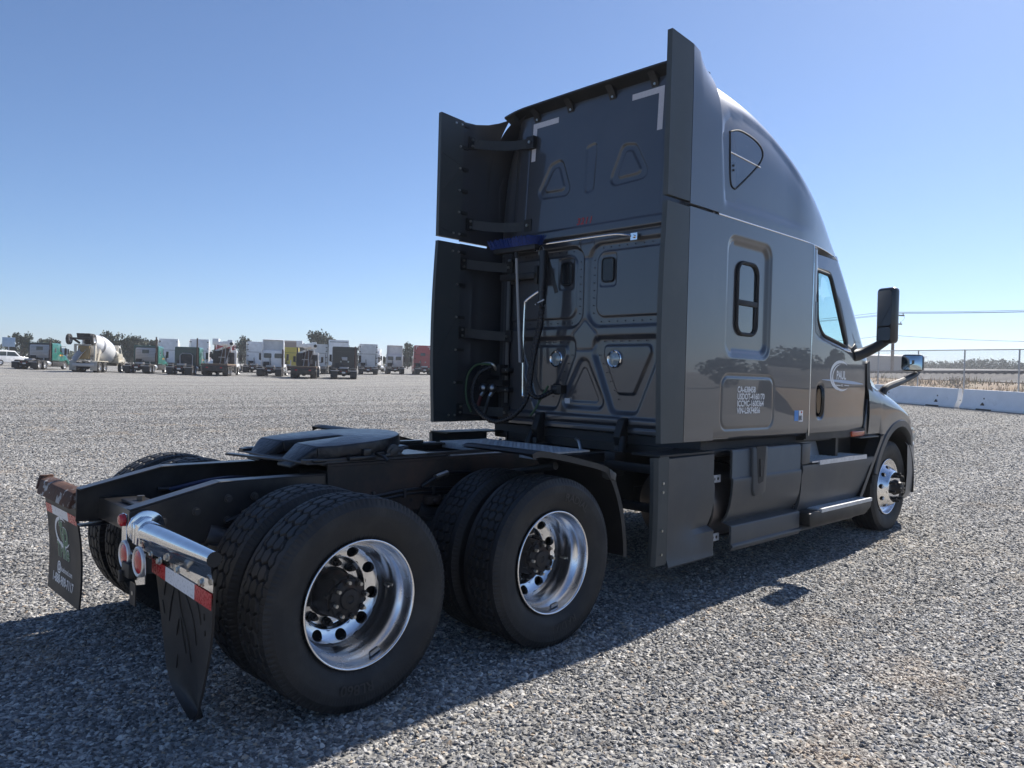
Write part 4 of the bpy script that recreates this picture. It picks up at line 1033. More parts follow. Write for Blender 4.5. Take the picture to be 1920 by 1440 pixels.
# ------------------------------------------------------------------ lower right and left skirts
def loft(mb, secs, m=0, n=None):
    """secs: list of (x, [(y, z), ...]) with equal lengths, closed ends"""
    P = np.array([[(x, y, z) for y, z in q] for x, q in secs]); mb.grid(P, m=m)
M['alubright'] = pm('brushed_kick_plate', (.72, .74, .77), .5, .55, noise=(9, .06))
def build_skirts(s):
    B = 1.240
    def mk(pts, x0, x1, th=.02):
        o = [(s*(B+a), z) for a, z in pts]; i_ = [(s*(B+a-th), z) for a, z in pts][::-1]
        return o+i_
    mid = [(-.045, 1.068), (-.008, 1.062), (0, 1.045), (0, .852), (.012, .842), (.012, .812), (.008, .74), (-.006, .64), (-.032, .56), (-.070, .508), (.0, .490), (.006, .482), (.006, .352), (.020, .345), (.022, .326), (.010, .322), (.004, .300)]
    def panel(name, x0, x1, mat, cut=None, nx=2):
        g = MB()
        g.prism(mk(mid, x0, x1), 'x', x0, x1)
        return g.build(name, mat, TRUCK, bevel=.0035, angle=30, seg=1)
    if True:
        # middle fairing in two lengths with the filler notch between
        mp = panel('tank_fairing', 3.235, 4.362, M['plastic'])
        nt = MB()
        # handle pocket and raised rim
        nt.prism([(3.50, 1.075), (3.74, 1.075), (3.72, .72), (3.66, .69), (3.55, .69), (3.52, .74)], 'y', s*(B-.01), s*(B+.026))
        rim = nt.build('handle_surround', M['plastic'], mp, bevel=.012)
        pk = MB(); pk.prism([(3.545, 1.078), (3.70, 1.078), (3.668, .80), (3.60, .785), (3.585, .80)], 'y', s*(B+.020), s*(B+.0275)); pk.build('handle_recess', M['gasket'], mp)
        bt = MB(); bt.prism([(3.60, .98), (3.665, .96), (3.63, .84), (3.61, .84)], 'y', s*(B+.024), s*(B+.034)); bt.build('strap_hook', M['black'], mp)
    # rear chassis fairing
    g = MB(); secs = []
    for x, k in ((2.402, 0), (2.50, .05), (2.70, .35), (2.86, .75), (2.975, 1)):
        q = [(-.025, 1.058), (0, 1.045), (0, .90), (.012*k, .80), (.006*k, .70), (-.012*k, .60), (-.045*k, .52), (.012*k, .49), (.012*k, .36), (.012, .335), (.018, .312), (.004, .296)]
        z0 = -.006*(2.975-x)/.57
        secs.append((x, [(s*(B+a), z+z0) for a, z in q]))
    loft(g, secs)
    inn = [(x, [(y-s*.018, z) for y, z in q]) for x, q in secs]; loft(g, inn)
    g.grid(np.array([[(2.975, y, z) for y, z in secs[-1][1]], [(2.975, y, z) for y, z in inn[-1][1]]])); g.grid(np.array([[(2.402, y, z) for y, z in secs[0][1]], [(2.402, y, z) for y, z in inn[0][1]]]))
    g.grid(np.array([[(x, q[0][0], q[0][1]), (x, q2[0][0], q2[0][1])] for (x, q), (x2, q2) in zip(secs, inn)]))
    rf = g.build('rear_skirt', M['plastic'], TRUCK, angle=32)
    rb = MB(); P = []
    for z in np.linspace(.33, 1.058, 14):
        b = .02*math.sin((z-.33)/.73*math.pi); P.append([(2.272+b*.6, s*(B-.035), z-.01), (2.285+b*.6, s*(B-.004), z-.005), (2.396, s*(B+.003), z)])
    rb.grid(np.array(P)); rb.grid(np.array([[(x, y-s*.03, z) for x, y, z in r_] for r_ in P])); rb.grid(np.array([[r_[0], (r_[0][0], r_[0][1]-s*.03, r_[0][2])] for r_ in P])); ed = rb.build('skirt_edge', M['rubberpanel'], rf, angle=40)
    rv = MB()
    for z in (.40, .56, .82, .88): rv.cyl((2.34, s*(B-.002), z), (2.34, s*(B+.007), z), .009, n=10)
    rv.build('rivet', M['steel'], rf)
    lip = MB(); lip.box(2.30, 2.98, s*1.0, s*1.238, 1.056, 1.068); lip.build('skirt_top', M['black'], rf)
    # step section
    stp = [(-.02, .882), (.010, .876), (.016, .84), (.004, .78), (.0, .66), (-.012, .56), (-.030, .50), (-.045, .47), (-.045, .36), (.0, .352), (.012, .330), (.0, .312)]
    g = MB(); secs = [(x, [(s*(B+a), z) for a, z in stp]) for x in (4.385, 4.6, 5.0, 5.4)]
    def archx(z): return 5.50+.62*max(0, (z-.36)/.70)
    secs.append((0, [(s*(B+a), z) for a, z in stp]))
    P = []
    for u in np.linspace(0, 1, 9): P.append([(4.385+(archx(z)-4.385)*u, s*(B+a), z) for a, z in stp])
    g.grid(np.array(P)); g.grid(np.array([[P[0][i], (P[0][i][0], P[0][i][1]-s*.03, P[0][i][2])] for i in range(len(stp))]))
    sp = g.build('step_fairing', M['plastic'], TRUCK, angle=32)
    ap = MB(); P = []
    for z in np.linspace(.36, 1.075, 14):
        x = archx(z); P.append([(x-.012, s*(B+.014), z), (x+.10, s*(B+.004), z+.012), (x+.11, s*(B-.03), z+.014), (x+.10, s*(B-.14), z+.01)])
    ap.grid(np.array(P)); ap.build('arch_extension', M['plastic'], sp, angle=30)
    tp = MB(); tp.box(5.62, 6.08, s*1.10, s*1.243, 1.066, 1.080); tp.build('arch_cap', M['plastic'], sp, bevel=.004)
    po = MB(); po.prism([(4.385, .882), (4.385, 1.062), (4.545, 1.062), (4.535, .890)], 'y', s*1.10, s*(B+.004)); po.build('step_post', M['plastic'], sp, bevel=.006)
    # upper tread and kick plate
    tr = MB(); tr.box(4.56, 5.74, s*1.0, s*1.252, .892, .905); tr.box(4.70, 5.74, s*1.238, s*1.262, .868, .909)
    for i in range(26):
        for j in range(5):
            x = 4.62+.042*i; y = 1.03+.042*j; a = R(45) if (i+j) % 2 else R(-45)
            tr.bar((x-.014*math.cos(a), s*y-.014*math.sin(a), .9062), (x+.014*math.cos(a), s*y+.014*math.sin(a), .9062), .008, .004)
    tr.build('step_tread', M['alurough'], sp)
    kp = MB(); kp.add([(4.55, s*1.005, .905), (5.30, s*1.005, .905), (5.22, s*.955, 1.085), (4.55, s*.955, 1.085)], [(0, 1, 2, 3)]); kp.build('kick_plate', M['alubright'], sp)
    pk = MB(); pk.box(5.25, 5.30, s*.95, s*1.16, .906, 1.085); pk.box(5.30, 5.98, s*.98, s*1.0, .88, 1.085); pk.box(5.25, 5.98, s*1.0, s*1.16, .86, .89); pk.build('step_pocket', M['black'], sp)
    ls = MB(); ls.prism([(4.40, .472), (4.52, .485), (4.60, .478), (5.68, .478), (5.76, .455), (5.74, .40), (5.60, .345), (4.52, .345), (4.42, .36)], 'y', s*1.17, s*1.318); ls.build('lower_step', M['black'], sp, bevel=.016)
    lt = MB(); lt.box(4.60, 5.72, s*1.19, s*1.306, .4795, .490); lt.box(4.62, 5.735, s*1.300, s*1.326, .462, .494); lt.box(4.60, 5.62, s*1.176, s*1.190, .478, .512)
    for i in range(26):
        for j in range(3):
            x = 4.64+.042*i; y = 1.21+.036*j; a = R(45) if (i+j) % 2 else R(-45)
            lt.bar((x-.014*math.cos(a), s*y-.014*math.sin(a), .4918), (x+.014*math.cos(a), s*y+.014*math.sin(a), .4918), .008, .004)
    lt.build('step_tread', M['alurough'], sp)
for s in (-1, 1): build_skirts(s)

# ------------------------------------------------------------------ mirrors
def build_mirrors(s):
    bx, by = 5.77, s*1.405
    m = MB(); m.box(-.055, .055, -.098, .098, -.27, .27)
    hd = m.build('door_mirror', M['blackmir'], TRUCK, bevel=.04, seg=4, loc=(bx, by, 2.26), rot=(0, 0, s*R(17)))
    g = MB(); g.add([(-.0565, y, z) for y, z in rrect(-.078, .070, -.10, .24, .03)], [tuple(range(24))]); g.build('mirror_glass', M['mirror'], hd, recalc=False)
    g = MB(); g.add([(-.0575, y, z) for y, z in rrect(-.075, .065, -.24, -.115, .025)], [tuple(range(24))]); g.build('wide_mirror_glass', M['mirror'], hd, recalc=False)
    a = MB(); pts = catmull([(5.52, s*1.17, 1.86), (5.62, s*1.23, 1.89), (5.72, s*1.32, 1.955), (5.80, s*1.40, 2.03), (5.81, s*1.43, 2.06)], 18)
    a.tube(pts, [.062-.022*min(1, i/14) for i in range(18)], 12); a.build('mirror_arm', M['black'], TRUCK)
    b = MB(); b.prism([(5.40, 1.90), (5.55, 1.99), (5.62, 1.93), (5.70, 1.83), (5.62, 1.77), (5.50, 1.80)], 'y', s*1.11, s*1.20); b.build('mirror_base', M['black'], TRUCK, bevel=.02)
    c = MB(); c.tube(catmull([(5.70, s*1.30, 1.90), (5.76, s*1.34, 1.93), (5.80, s*1.39, 1.99)], 10), .008, 6); c.build('mirror_cable', M['black'], TRUCK)
    m = MB(); m.prism(rrect(-.118, .118, -.098, .098, .045), 'x', -.045, .045)
    hm = m.build('hood_mirror', M['blackmir'], TRUCK, bevel=.012, loc=(7.62, s*1.03, 1.862), rot=(0, R(4), s*-R(14)))
    P = [[(-.047-.012*(1-(y/.118)**2)*(1-(z/.09)**2), y, z) for z in np.linspace(-.082, .082, 9)] for y in np.linspace(-.102, .102, 13)]
    g = MB(); g.grid(np.array(P)); g.build('mirror_glass', M['mirror'], hm, recalc=False)
    a = MB(); a.tube(catmull([(6.74, s*1.02, 1.47), (6.80, s*1.03, 1.56), (7.25, s*1.045, 1.645), (7.68, s*1.05, 1.735), (7.72, s*1.05, 1.79)], 20), [.045-.018*i/19 for i in range(20)], 10); a.build('hood_mirror_arm', M['black'], TRUCK)
M['blackmir'] = pm('satin_black_shell', (.022, .022, .022), .28, 0, .5, .1)
for s in (-1, 1): build_mirrors(s)

# ------------------------------------------------------------------ mudflaps, hangers, tail lamps
def strip(mb_, y0, y1, z0, z1, x0, x1, n=8, curve=None):
    pass
M['bezel'] = pm('dull_lamp_bezel', (.62, .62, .62), .38, .7, noise=(30, .1))
def build_tail():
    # right hanger: tapered bright tube with a wrapped flange below
    g = MB(); pts = [(-.715, -.47+(-.78)*t, .805+.008*t) for t in np.linspace(0, 1, 12)]
    def sect(p, t):
        r_ = .052-.020*t; out = []
        for i in range(19):
            a = R(-60+300*i/18); out.append((p[0]+r_*math.cos(a), p[1], p[2]+r_*math.sin(a)))
        k = out[-1]; out.append((p[0]-.006, p[1], p[2]-.095+.012*t)); return out
    g.grid(np.array([sect(p, t) for p, t in zip(pts, np.linspace(0, 1, 12))]))
    hg = g.build('mudflap_hanger', M['chrome'], TRUCK, angle=40, recalc=False)
    e = MB(); e.add([(-.715+.030*math.cos(a), -1.2501, .813+.030*math.sin(a)) for a in np.linspace(0, 6.283, 21)[:-1]], [tuple(range(20))]); e.build('hanger_end', M['gasket'], hg)
    b = MB(); b.cyl((-.705, -.475, .812), (-.705, -.447, .812), .082, n=28); b.prism([(-.77, .75), (-.77, .845), (-.735, .870), (-.70, .870), (-.70, .73), (-.735, .73)], 'y', -.530, -.474); b.tube([(-.772, -.502, .755), (-.772, -.502, .845)], .006, 6); b.build('hanger_socket', M['chrome'], hg, bevel=.006)
    nb = MB(); nb.cyl((.004, 0, 0), (-.002, 0, 0), .018, n=12); nb.cyl((-.002, 0, 0), (-.012, 0, 0), .0125, n=6); nbm = nb.mesh('hanger_bolt', M['steel'], angle=30)
    for x, y, z in ((-.742, -.63, .722), (-.742, -.83, .748), (-.741, -.74, .715), (-.738, -.94, .716), (-.734, -1.18, .712)): link('hanger_bolt', nbm, hg, loc=(x, y, z))
    pl = MB(); pl.add([(-.716, -.57, .735), (-.716, -1.245, .735), (-.716, -1.245, .655), (-.716, -.57, .690)], [(0, 1, 2, 3)]); pl.build('flap_clamp', M['chrome'], hg, recalc=False)
    # curled right flap
    rows = []
    nz, ny = 44, 25
    zl = [.70, .512, .368, .211, .15, .115, .09, .062]; yl = [-.588, -.584, -.593, -.645, -.70, -.77, -.85, -.955]
    zr = [.70, .609, .49, .317, .192, .100, .062]; yr = [-1.235, -1.205, -1.16, -1.085, -1.038, -1.005, -.965]
    for i in range(nz):
        z = .70-(.70-.064)*(i/(nz-1)); t = i/(nz-1)
        a = np.interp(-z, [-q for q in zl], yl); b_ = np.interp(-z, [-q for q in zr], yr); row = []
        for j in range(ny):
            u = j/(ny-1); y = a+(b_-a)*u
            bow = .045*t**1.4*math.sin(math.pi*u)
            row.append((-.712+.045*math.sin(t*2.2)+bow, y, z))
        rows.append(row)
    P = np.array(rows); g = MB(); g.grid(P); Q = P.copy(); Q[..., 0] += .011; g.grid(Q)
    g.grid(np.stack([P[:, 0], Q[:, 0]], 1)); g.grid(np.stack([P[:, -1], Q[:, -1]], 1)); g.grid(np.stack([P[-1], Q[-1]], 0))
    fl = g.build('mudflap', M['flap'], TRUCK, angle=40, label='curled plain black rubber mudflap with worn grooves')
    # moulded grooves/cracks on its face
    def onflap(u, t):
        i = t*(nz-1); j = u*(ny-1); a, b_ = int(min(i, nz-2)), int(min(j, ny-2)); fi, fj = i-a, j-b_
        p = (P[a, b_]*(1-fi)*(1-fj)+P[a+1, b_]*fi*(1-fj)+P[a, b_+1]*(1-fi)*fj+P[a+1, b_+1]*fi*fj); return (p[0]-.0015, p[1], p[2])
    gr = MB()
    for line in ([(.30, .06), (.18, .16), (.12, .26)], [(.36, .13), (.25, .28), (.16, .44)], [(.42, .10), (.42, .30), (.50, .48), (.55, .66)], [(.44, .05), (.56, .18), (.66, .34), (.70, .50)], [(.68, .08), (.76, .20), (.80, .32)], [(.36, .38), (.28, .52)], [(.40, .36), (.42, .50), (.44, .62)], [(.25, .66), (.20, .76)], [(.86, .22), (.87, .27)], [(.88, .34), (.89, .38)], [(.10, .08), (.10, .14)], [(.08, .30), (.09, .40)]):
        q = catmull([onflap(u, t) for u, t in line], 12); gr.tube(q, [.0035*math.sin(math.pi*(k+.5)/12)+.0008 for k in range(12)], 6)
    gr.build('flap_groove', M['gasket'], fl)
    def tape(mb_, pts, parent, name='tape'): pass
    # tape on the right hanger plate
    def tp(y0, y1, mt):
        g = MB(); f = lambda y: (y+.585)/(-.66)
        z0, z1 = .705, .645
        q = [(-.7205, y0, .697-.022*f(y0)), (-.7205, y1, .697-.022*f(y1)), (-.7205, y1, .634-.025*f(y1)), (-.7205, y0, .634-.025*f(y0))]
        g.add(q, [(0, 1, 2, 3)]); g.build('reflective_tape', M[mt], hg, recalc=False)
    tp(-.592, -.755, 'redtape'); tp(-.755, -1.075, 'whitetape'); tp(-1.075, -1.243, 'redtape')
    # left bracket, flap, tape, print
    b = MB(); b.prism([(-.795, .775), (-.775, .860), (-.735, .872), (-.70, .872), (-.70, .775)], 'y', .475, 1.165); lb = b.build('flap_bracket', M['rust'], TRUCK, bevel=.006, label='rusty steel flap bracket with peeling paint')
    b = MB(); b.prism([(-.795, .80), (-.775, .885), (-.70, .885), (-.70, .80)], 'y', 1.165, 1.195); b.build('bracket_end', M['rust'], lb, bevel=.008)
    nz, ny = 24, 9; rows = []
    for i in range(nz):
        t = i/(nz-1); z = .775-.565*t
        rows.append([(-.757+.022*math.sin(t*3.0)+.018*t, .49+.645*(j/(ny-1))*1.0-.055*t*0+(.018*math.sin(t*3.1) if j == ny-1 else 0)-.03*t, z+.018*(1-j/(ny-1))*0) for j in range(ny)])
    P2 = np.array(rows); g = MB(); g.grid(P2); Q = P2.copy(); Q[..., 0] += .010; g.grid(Q)
    g.grid(np.stack([P2[:, 0], Q[:, 0]], 1)); g.grid(np.stack([P2[:, -1], Q[:, -1]], 1)); g.grid(np.stack([P2[-1], Q[-1]], 0))
    lf = g.build('mudflap', M['flap'], TRUCK, angle=40, label='printed black mudflap with green logo and phone number')
    def onl(y, z): 
        t = np.clip((.775-z)/.565, 0, 1); return (-.757+.022*math.sin(t*3.0)+.018*t-.0022, y-.03*t, z)
    def ltape(y0, y1, mt):
        g = MB(); g.add([onl(y, z) for y, z in ((y0, .725), (y1, .725), (y1, .672), (y0, .672))], [(0, 1, 2, 3)]); o = g.build('reflective_tape', M[mt], lf, recalc=False)
    ltape(1.135, 1.0, 'redtape'); ltape(1.0, .665, 'whitetape'); ltape(.665, .497, 'redtape')
    f = lambda y0, z0: (lambda x, y: onl(y0-x, z0+y))
    text_part('lettering', 'TPine', .115, f(.955, .435), M['green'], lf, bold=.004, xs=.92)
    text_part('lettering', 'TPine', .115, lambda x, y: tuple(np.array(onl(.957-x, .4375+y))+np.array((.001, 0, 0))), M['white'], lf, bold=.0075, xs=.92)
    text_part('lettering', '@', .075, f(.955, .348), M['white'], lf, bold=.002); text_part('lettering', 'bluebrand.com', .042, f(.885, .352), M['white'], lf, bold=.0008, xs=.95)
    text_part('lettering', '1-888-909-7117', .072, f(1.04, .275), M['white'], lf, bold=.002, xs=.92)
    text_part('logo_letter', 't', .21, f(.885, .545), M['green'], lf, bold=.007); text_part('logo_letter', 'p', .21, f(.825, .515), M['green'], lf, bold=.007)
    text_part('logo_letter', 't', .21, lambda x, y: tuple(np.array(onl(.887-x, .546+y))+np.array((.001, 0, 0))), M['white'], lf, bold=.0105); text_part('logo_letter', 'p', .21, lambda x, y: tuple(np.array(onl(.827-x, .516+y))+np.array((.001, 0, 0))), M['white'], lf, bold=.0105)
    g = MB(); P = []
    for i in range(40):
        a = R(60+265*i/39); w = .013*math.sin(math.pi*(i+.5)/40)+.002
        P.append([onl(.82-(.165+o)*math.cos(a)*.9, .585+(.082+o)*math.sin(a)) for o in (-w, w)])
    g.grid(np.array(P)); g.build('logo_ring', M['white'], lf, recalc=False)
    # tail lamp plate under the right rail end
    p = MB(); p.prism([(-.345, .872), (-.405, .872), (-.415, .74), (-.50, .705), (-.655, .735), (-.665, .60), (-.56, .575), (-.50, .62), (-.43, .60), (-.345, .63)], 'x', -.775, -.769); tl = p.build('lamp_plate', M['chrome'], TRUCK, bevel=.001, seg=1)
    def lamp(y, z, r_, mt='red'):
        n = 26
        def ring(prof):
            v = [(-.776-x, y+rr*math.cos(2*math.pi*i/n), z+rr*math.sin(2*math.pi*i/n)) for x, rr in prof for i in range(n)]
            return v, [(k*n+j, k*n+(j+1) % n, (k+1)*n+(j+1) % n, (k+1)*n+j) for k in range(len(prof)-1) for j in range(n)]
        if r_ > .04:
            b = MB(); b.add(*ring([(0, r_*1.32), (.010, r_*1.30), (.014, r_*1.18), (.010, r_)])); o = b.build('lamp_bezel', M['bezel'], tl)
            l = MB(); l.add(*ring([(.008, r_*1.01), (.014, r_*.8), (.018, r_*.45), (.019, .0004)])); l.build('tail_lens', M[mt], o)
        else:
            l = MB(); l.add(*ring([(0, r_), (.016, r_*.98), (.024, r_*.7), (.027, .0004)])); l.build('marker_lens', M[mt], tl)
    lamp(-.380, .845, .030); lamp(-.412, .688, .051); lamp(-.602, .690, .053)
    k = MB(); k.box(-.80, -.776, -.53, -.43, .60, .665); k.box(-.815, -.79, -.455, -.43, .57, .625); k.cyl((-.776, -.50, .695), (-.785, -.50, .695), .012, n=10); k.build('plate_lamp', M['black'], tl, bevel=.006)
    hp = MB(); hp.box(-.776, -.770, -.55, -.475, .475, .575); hp.cyl((-.777, -.515, .53), (-.779, -.515, .53), .010, n=10, m=1); hp.build('hanging_plate', [M['flap'], M['steel']], tl)
build_tail()

# ------------------------------------------------------------------ the broom (its own thing)
def build_broom():
    br = empty('broom', (2.78, .62, 1.70), label='blue bristled broom with pale pole hung upside down behind the cab', cat='broom')
    def L_(o): o.parent = br; o.location = (-2.78, -.62, -1.70); return o
    h = MB(); h.box(2.74, 2.80, .42, .95, 2.675, 2.725); L_(h.build('broom_head', M['black'], br, bevel=.008))
    b = MB(); n = 0
    for i in range(58):
        for j in range(5):
            y = .405+.565*i/57+random.uniform(-.004, .004); x = 2.735+.018*j; sp = (y-.69)/.28
            z1 = 2.79+random.uniform(-.012, .016)
            b.bar((x, y, 2.72), (x+(j-2)*.012+random.uniform(-.006, .006), y+sp*.03+random.uniform(-.008, .008), z1), .011, .006)
    L_(tag(b.build('bristles', M['blue'], br, recalc=False), kind='stuff'))
    p = MB(); p.cyl((2.77, .685, 2.70), (2.77, .672, 2.62), .017, n=10, m=1); p.cyl((2.77, .672, 2.62), (2.77, .592, 1.70), .0125, n=10); L_(p.build('pole', [M['polegrey'], M['black']], br))
M['polegrey'] = pm('pale_grey_pole', (.36, .35, .34), .45)
build_broom()
# ------------------------------------------------------------------ ground and gravel
def tracks(N, L, vec, col):
    """faint bands where vehicles have packed the gravel, running with the rows of the yard"""
    mp = N.new('ShaderNodeMapping'); mp.inputs['Rotation'].default_value = (0, 0, R(-38)); mp.inputs['Scale'].default_value = (.035, .75, .5); L.new(vec, mp.inputs[0])
    n = N.new('ShaderNodeTexNoise'); n.inputs['Scale'].default_value = 1.0; n.inputs['Detail'].default_value = 5; n.inputs['Roughness'].default_value = .6; L.new(mp.outputs[0], n.inputs['Vector'])
    mr = N.new('ShaderNodeMapRange'); mr.inputs[1].default_value = .34; mr.inputs[2].default_value = .66; mr.inputs[3].default_value = .80; mr.inputs[4].default_value = 1.14; L.new(n.outputs['Fac'], mr.inputs[0])
    m = N.new('ShaderNodeMix'); m.data_type = 'RGBA'; m.blend_type = 'MULTIPLY'; m.inputs[0].default_value = 1; L.new(col, m.inputs[6]); L.new(mr.outputs[0], m.inputs[7]); return m.outputs[2]
def gravel_ground_material():
    m, nt, b = _nt('gravel_ground'); N = nt.nodes; L = nt.links
    tc = N.new('ShaderNodeTexCoord')
    v = N.new('ShaderNodeTexVoronoi'); v.inputs['Scale'].default_value = 44; L.new(tc.outputs['Object'], v.inputs['Vector'])
    sp = N.new('ShaderNodeSeparateColor'); L.new(v.outputs['Color'], sp.inputs[0])
    cr = N.new('ShaderNodeValToRGB'); e = cr.color_ramp.elements
    e[0].position = 0; e[0].color = (.12, .118, .112, 1); e[1].position = 1; e[1].color = (.60, .575, .53, 1)
    x = e.new(.45); x.color = (.30, .291, .272, 1); x = e.new(.8); x.color = (.44, .425, .395, 1)
    L.new(sp.outputs[0], cr.inputs[0])
    n1 = N.new('ShaderNodeTexNoise'); n1.inputs['Scale'].default_value = .22; n1.inputs['Detail'].default_value = 7; n1.inputs['Roughness'].default_value = .6; L.new(tc.outputs['Object'], n1.inputs['Vector'])
    n2 = N.new('ShaderNodeTexNoise'); n2.inputs['Scale'].default_value = 1.9; n2.inputs['Detail'].default_value = 8; n2.inputs['Roughness'].default_value = .7; L.new(tc.outputs['Object'], n2.inputs['Vector'])
    mr = N.new('ShaderNodeMapRange'); mr.inputs[1].default_value = .3; mr.inputs[2].default_value = .7; mr.inputs[3].default_value = .82; mr.inputs[4].default_value = 1.16; L.new(n2.outputs['Fac'], mr.inputs[0])
    mu = N.new('ShaderNodeMix'); mu.data_type = 'RGBA'; mu.blend_type = 'MULTIPLY'; mu.inputs[0].default_value = 1; L.new(cr.outputs[0], mu.inputs[6]); L.new(mr.outputs[0], mu.inputs[7])
    ms = N.new('ShaderNodeMapRange'); ms.inputs[1].default_value = .56; ms.inputs[2].default_value = .72; ms.inputs[3].default_value = 0; ms.inputs[4].default_value = .5; L.new(n1.outputs['Fac'], ms.inputs[0])
    mx = N.new('ShaderNodeMix'); mx.data_type = 'RGBA'; L.new(ms.outputs[0], mx.inputs[0]); L.new(mu.outputs[2], mx.inputs[6]); mx.inputs[7].default_value = (.46, .42, .35, 1)
    L.new(tracks(N, L, tc.outputs['Object'], mx.outputs[2]), b.inputs['Base Color']); b.inputs['Roughness'].default_value = .9; b.inputs['Specular IOR Level'].default_value = .25
    v2 = N.new('ShaderNodeTexVoronoi'); v2.feature = 'SMOOTH_F1'; v2.inputs['Scale'].default_value = 44; L.new(tc.outputs['Object'], v2.inputs['Vector'])
    iv = N.new('ShaderNodeMath'); iv.operation = 'MULTIPLY_ADD'; iv.inputs[1].default_value = -1; iv.inputs[2].default_value = 1; L.new(v2.outputs['Distance'], iv.inputs[0])
    ad = N.new('ShaderNodeMath'); ad.operation = 'MULTIPLY_ADD'; ad.inputs[1].default_value = .8; L.new(sp.outputs[1], ad.inputs[0]); L.new(iv.outputs[0], ad.inputs[2])
    bp = N.new('ShaderNodeBump'); bp.inputs['Strength'].default_value = 1.0; bp.inputs['Distance'].default_value = .022; L.new(ad.outputs[0], bp.inputs['Height']); L.new(bp.outputs[0], b.inputs['Normal'])
    return m
M['gravelground'] = gravel_ground_material()
def stone_material():
    m, nt, b = _nt('gravel_stone'); N = nt.nodes; L = nt.links
    oi = N.new('ShaderNodeObjectInfo'); cr = N.new('ShaderNodeValToRGB'); e = cr.color_ramp.elements
    e[0].position = 0; e[0].color = (.095, .095, .096, 1); e[1].position = 1; e[1].color = (.55, .45, .34, 1)
    for p, c in ((.28, (.160, .158, .155)), (.55, (.262, .257, .248)), (.80, (.42, .41, .39)), (.93, (.62, .595, .55)), (.965, (.34, .265, .19))):
        x = e.new(p); x.color = (*c, 1)
    L.new(oi.outputs['Random'], cr.inputs[0])
    # sandy patches where a little earth shows
    ge = N.new('ShaderNodeNewGeometry'); n1 = N.new('ShaderNodeTexNoise'); n1.inputs['Scale'].default_value = .9; n1.inputs['Detail'].default_value = 4; L.new(ge.outputs['Position'], n1.inputs['Vector'])
    ms = N.new('ShaderNodeMapRange'); ms.inputs[1].default_value = .58; ms.inputs[2].default_value = .72; ms.inputs[3].default_value = 0; ms.inputs[4].default_value = .62; L.new(n1.outputs['Fac'], ms.inputs[0])
    mx = N.new('ShaderNodeMix'); mx.data_type = 'RGBA'; L.new(ms.outputs[0], mx.inputs[0]); L.new(cr.outputs[0], mx.inputs[6]); mx.inputs[7].default_value = (.42, .315, .21, 1)
    L.new(tracks(N, L, ge.outputs['Position'], mx.outputs[2]), b.inputs['Base Color']); b.inputs['Roughness'].default_value = .62; b.inputs['Specular IOR Level'].default_value = .4
    return m
M['stone'] = stone_material()
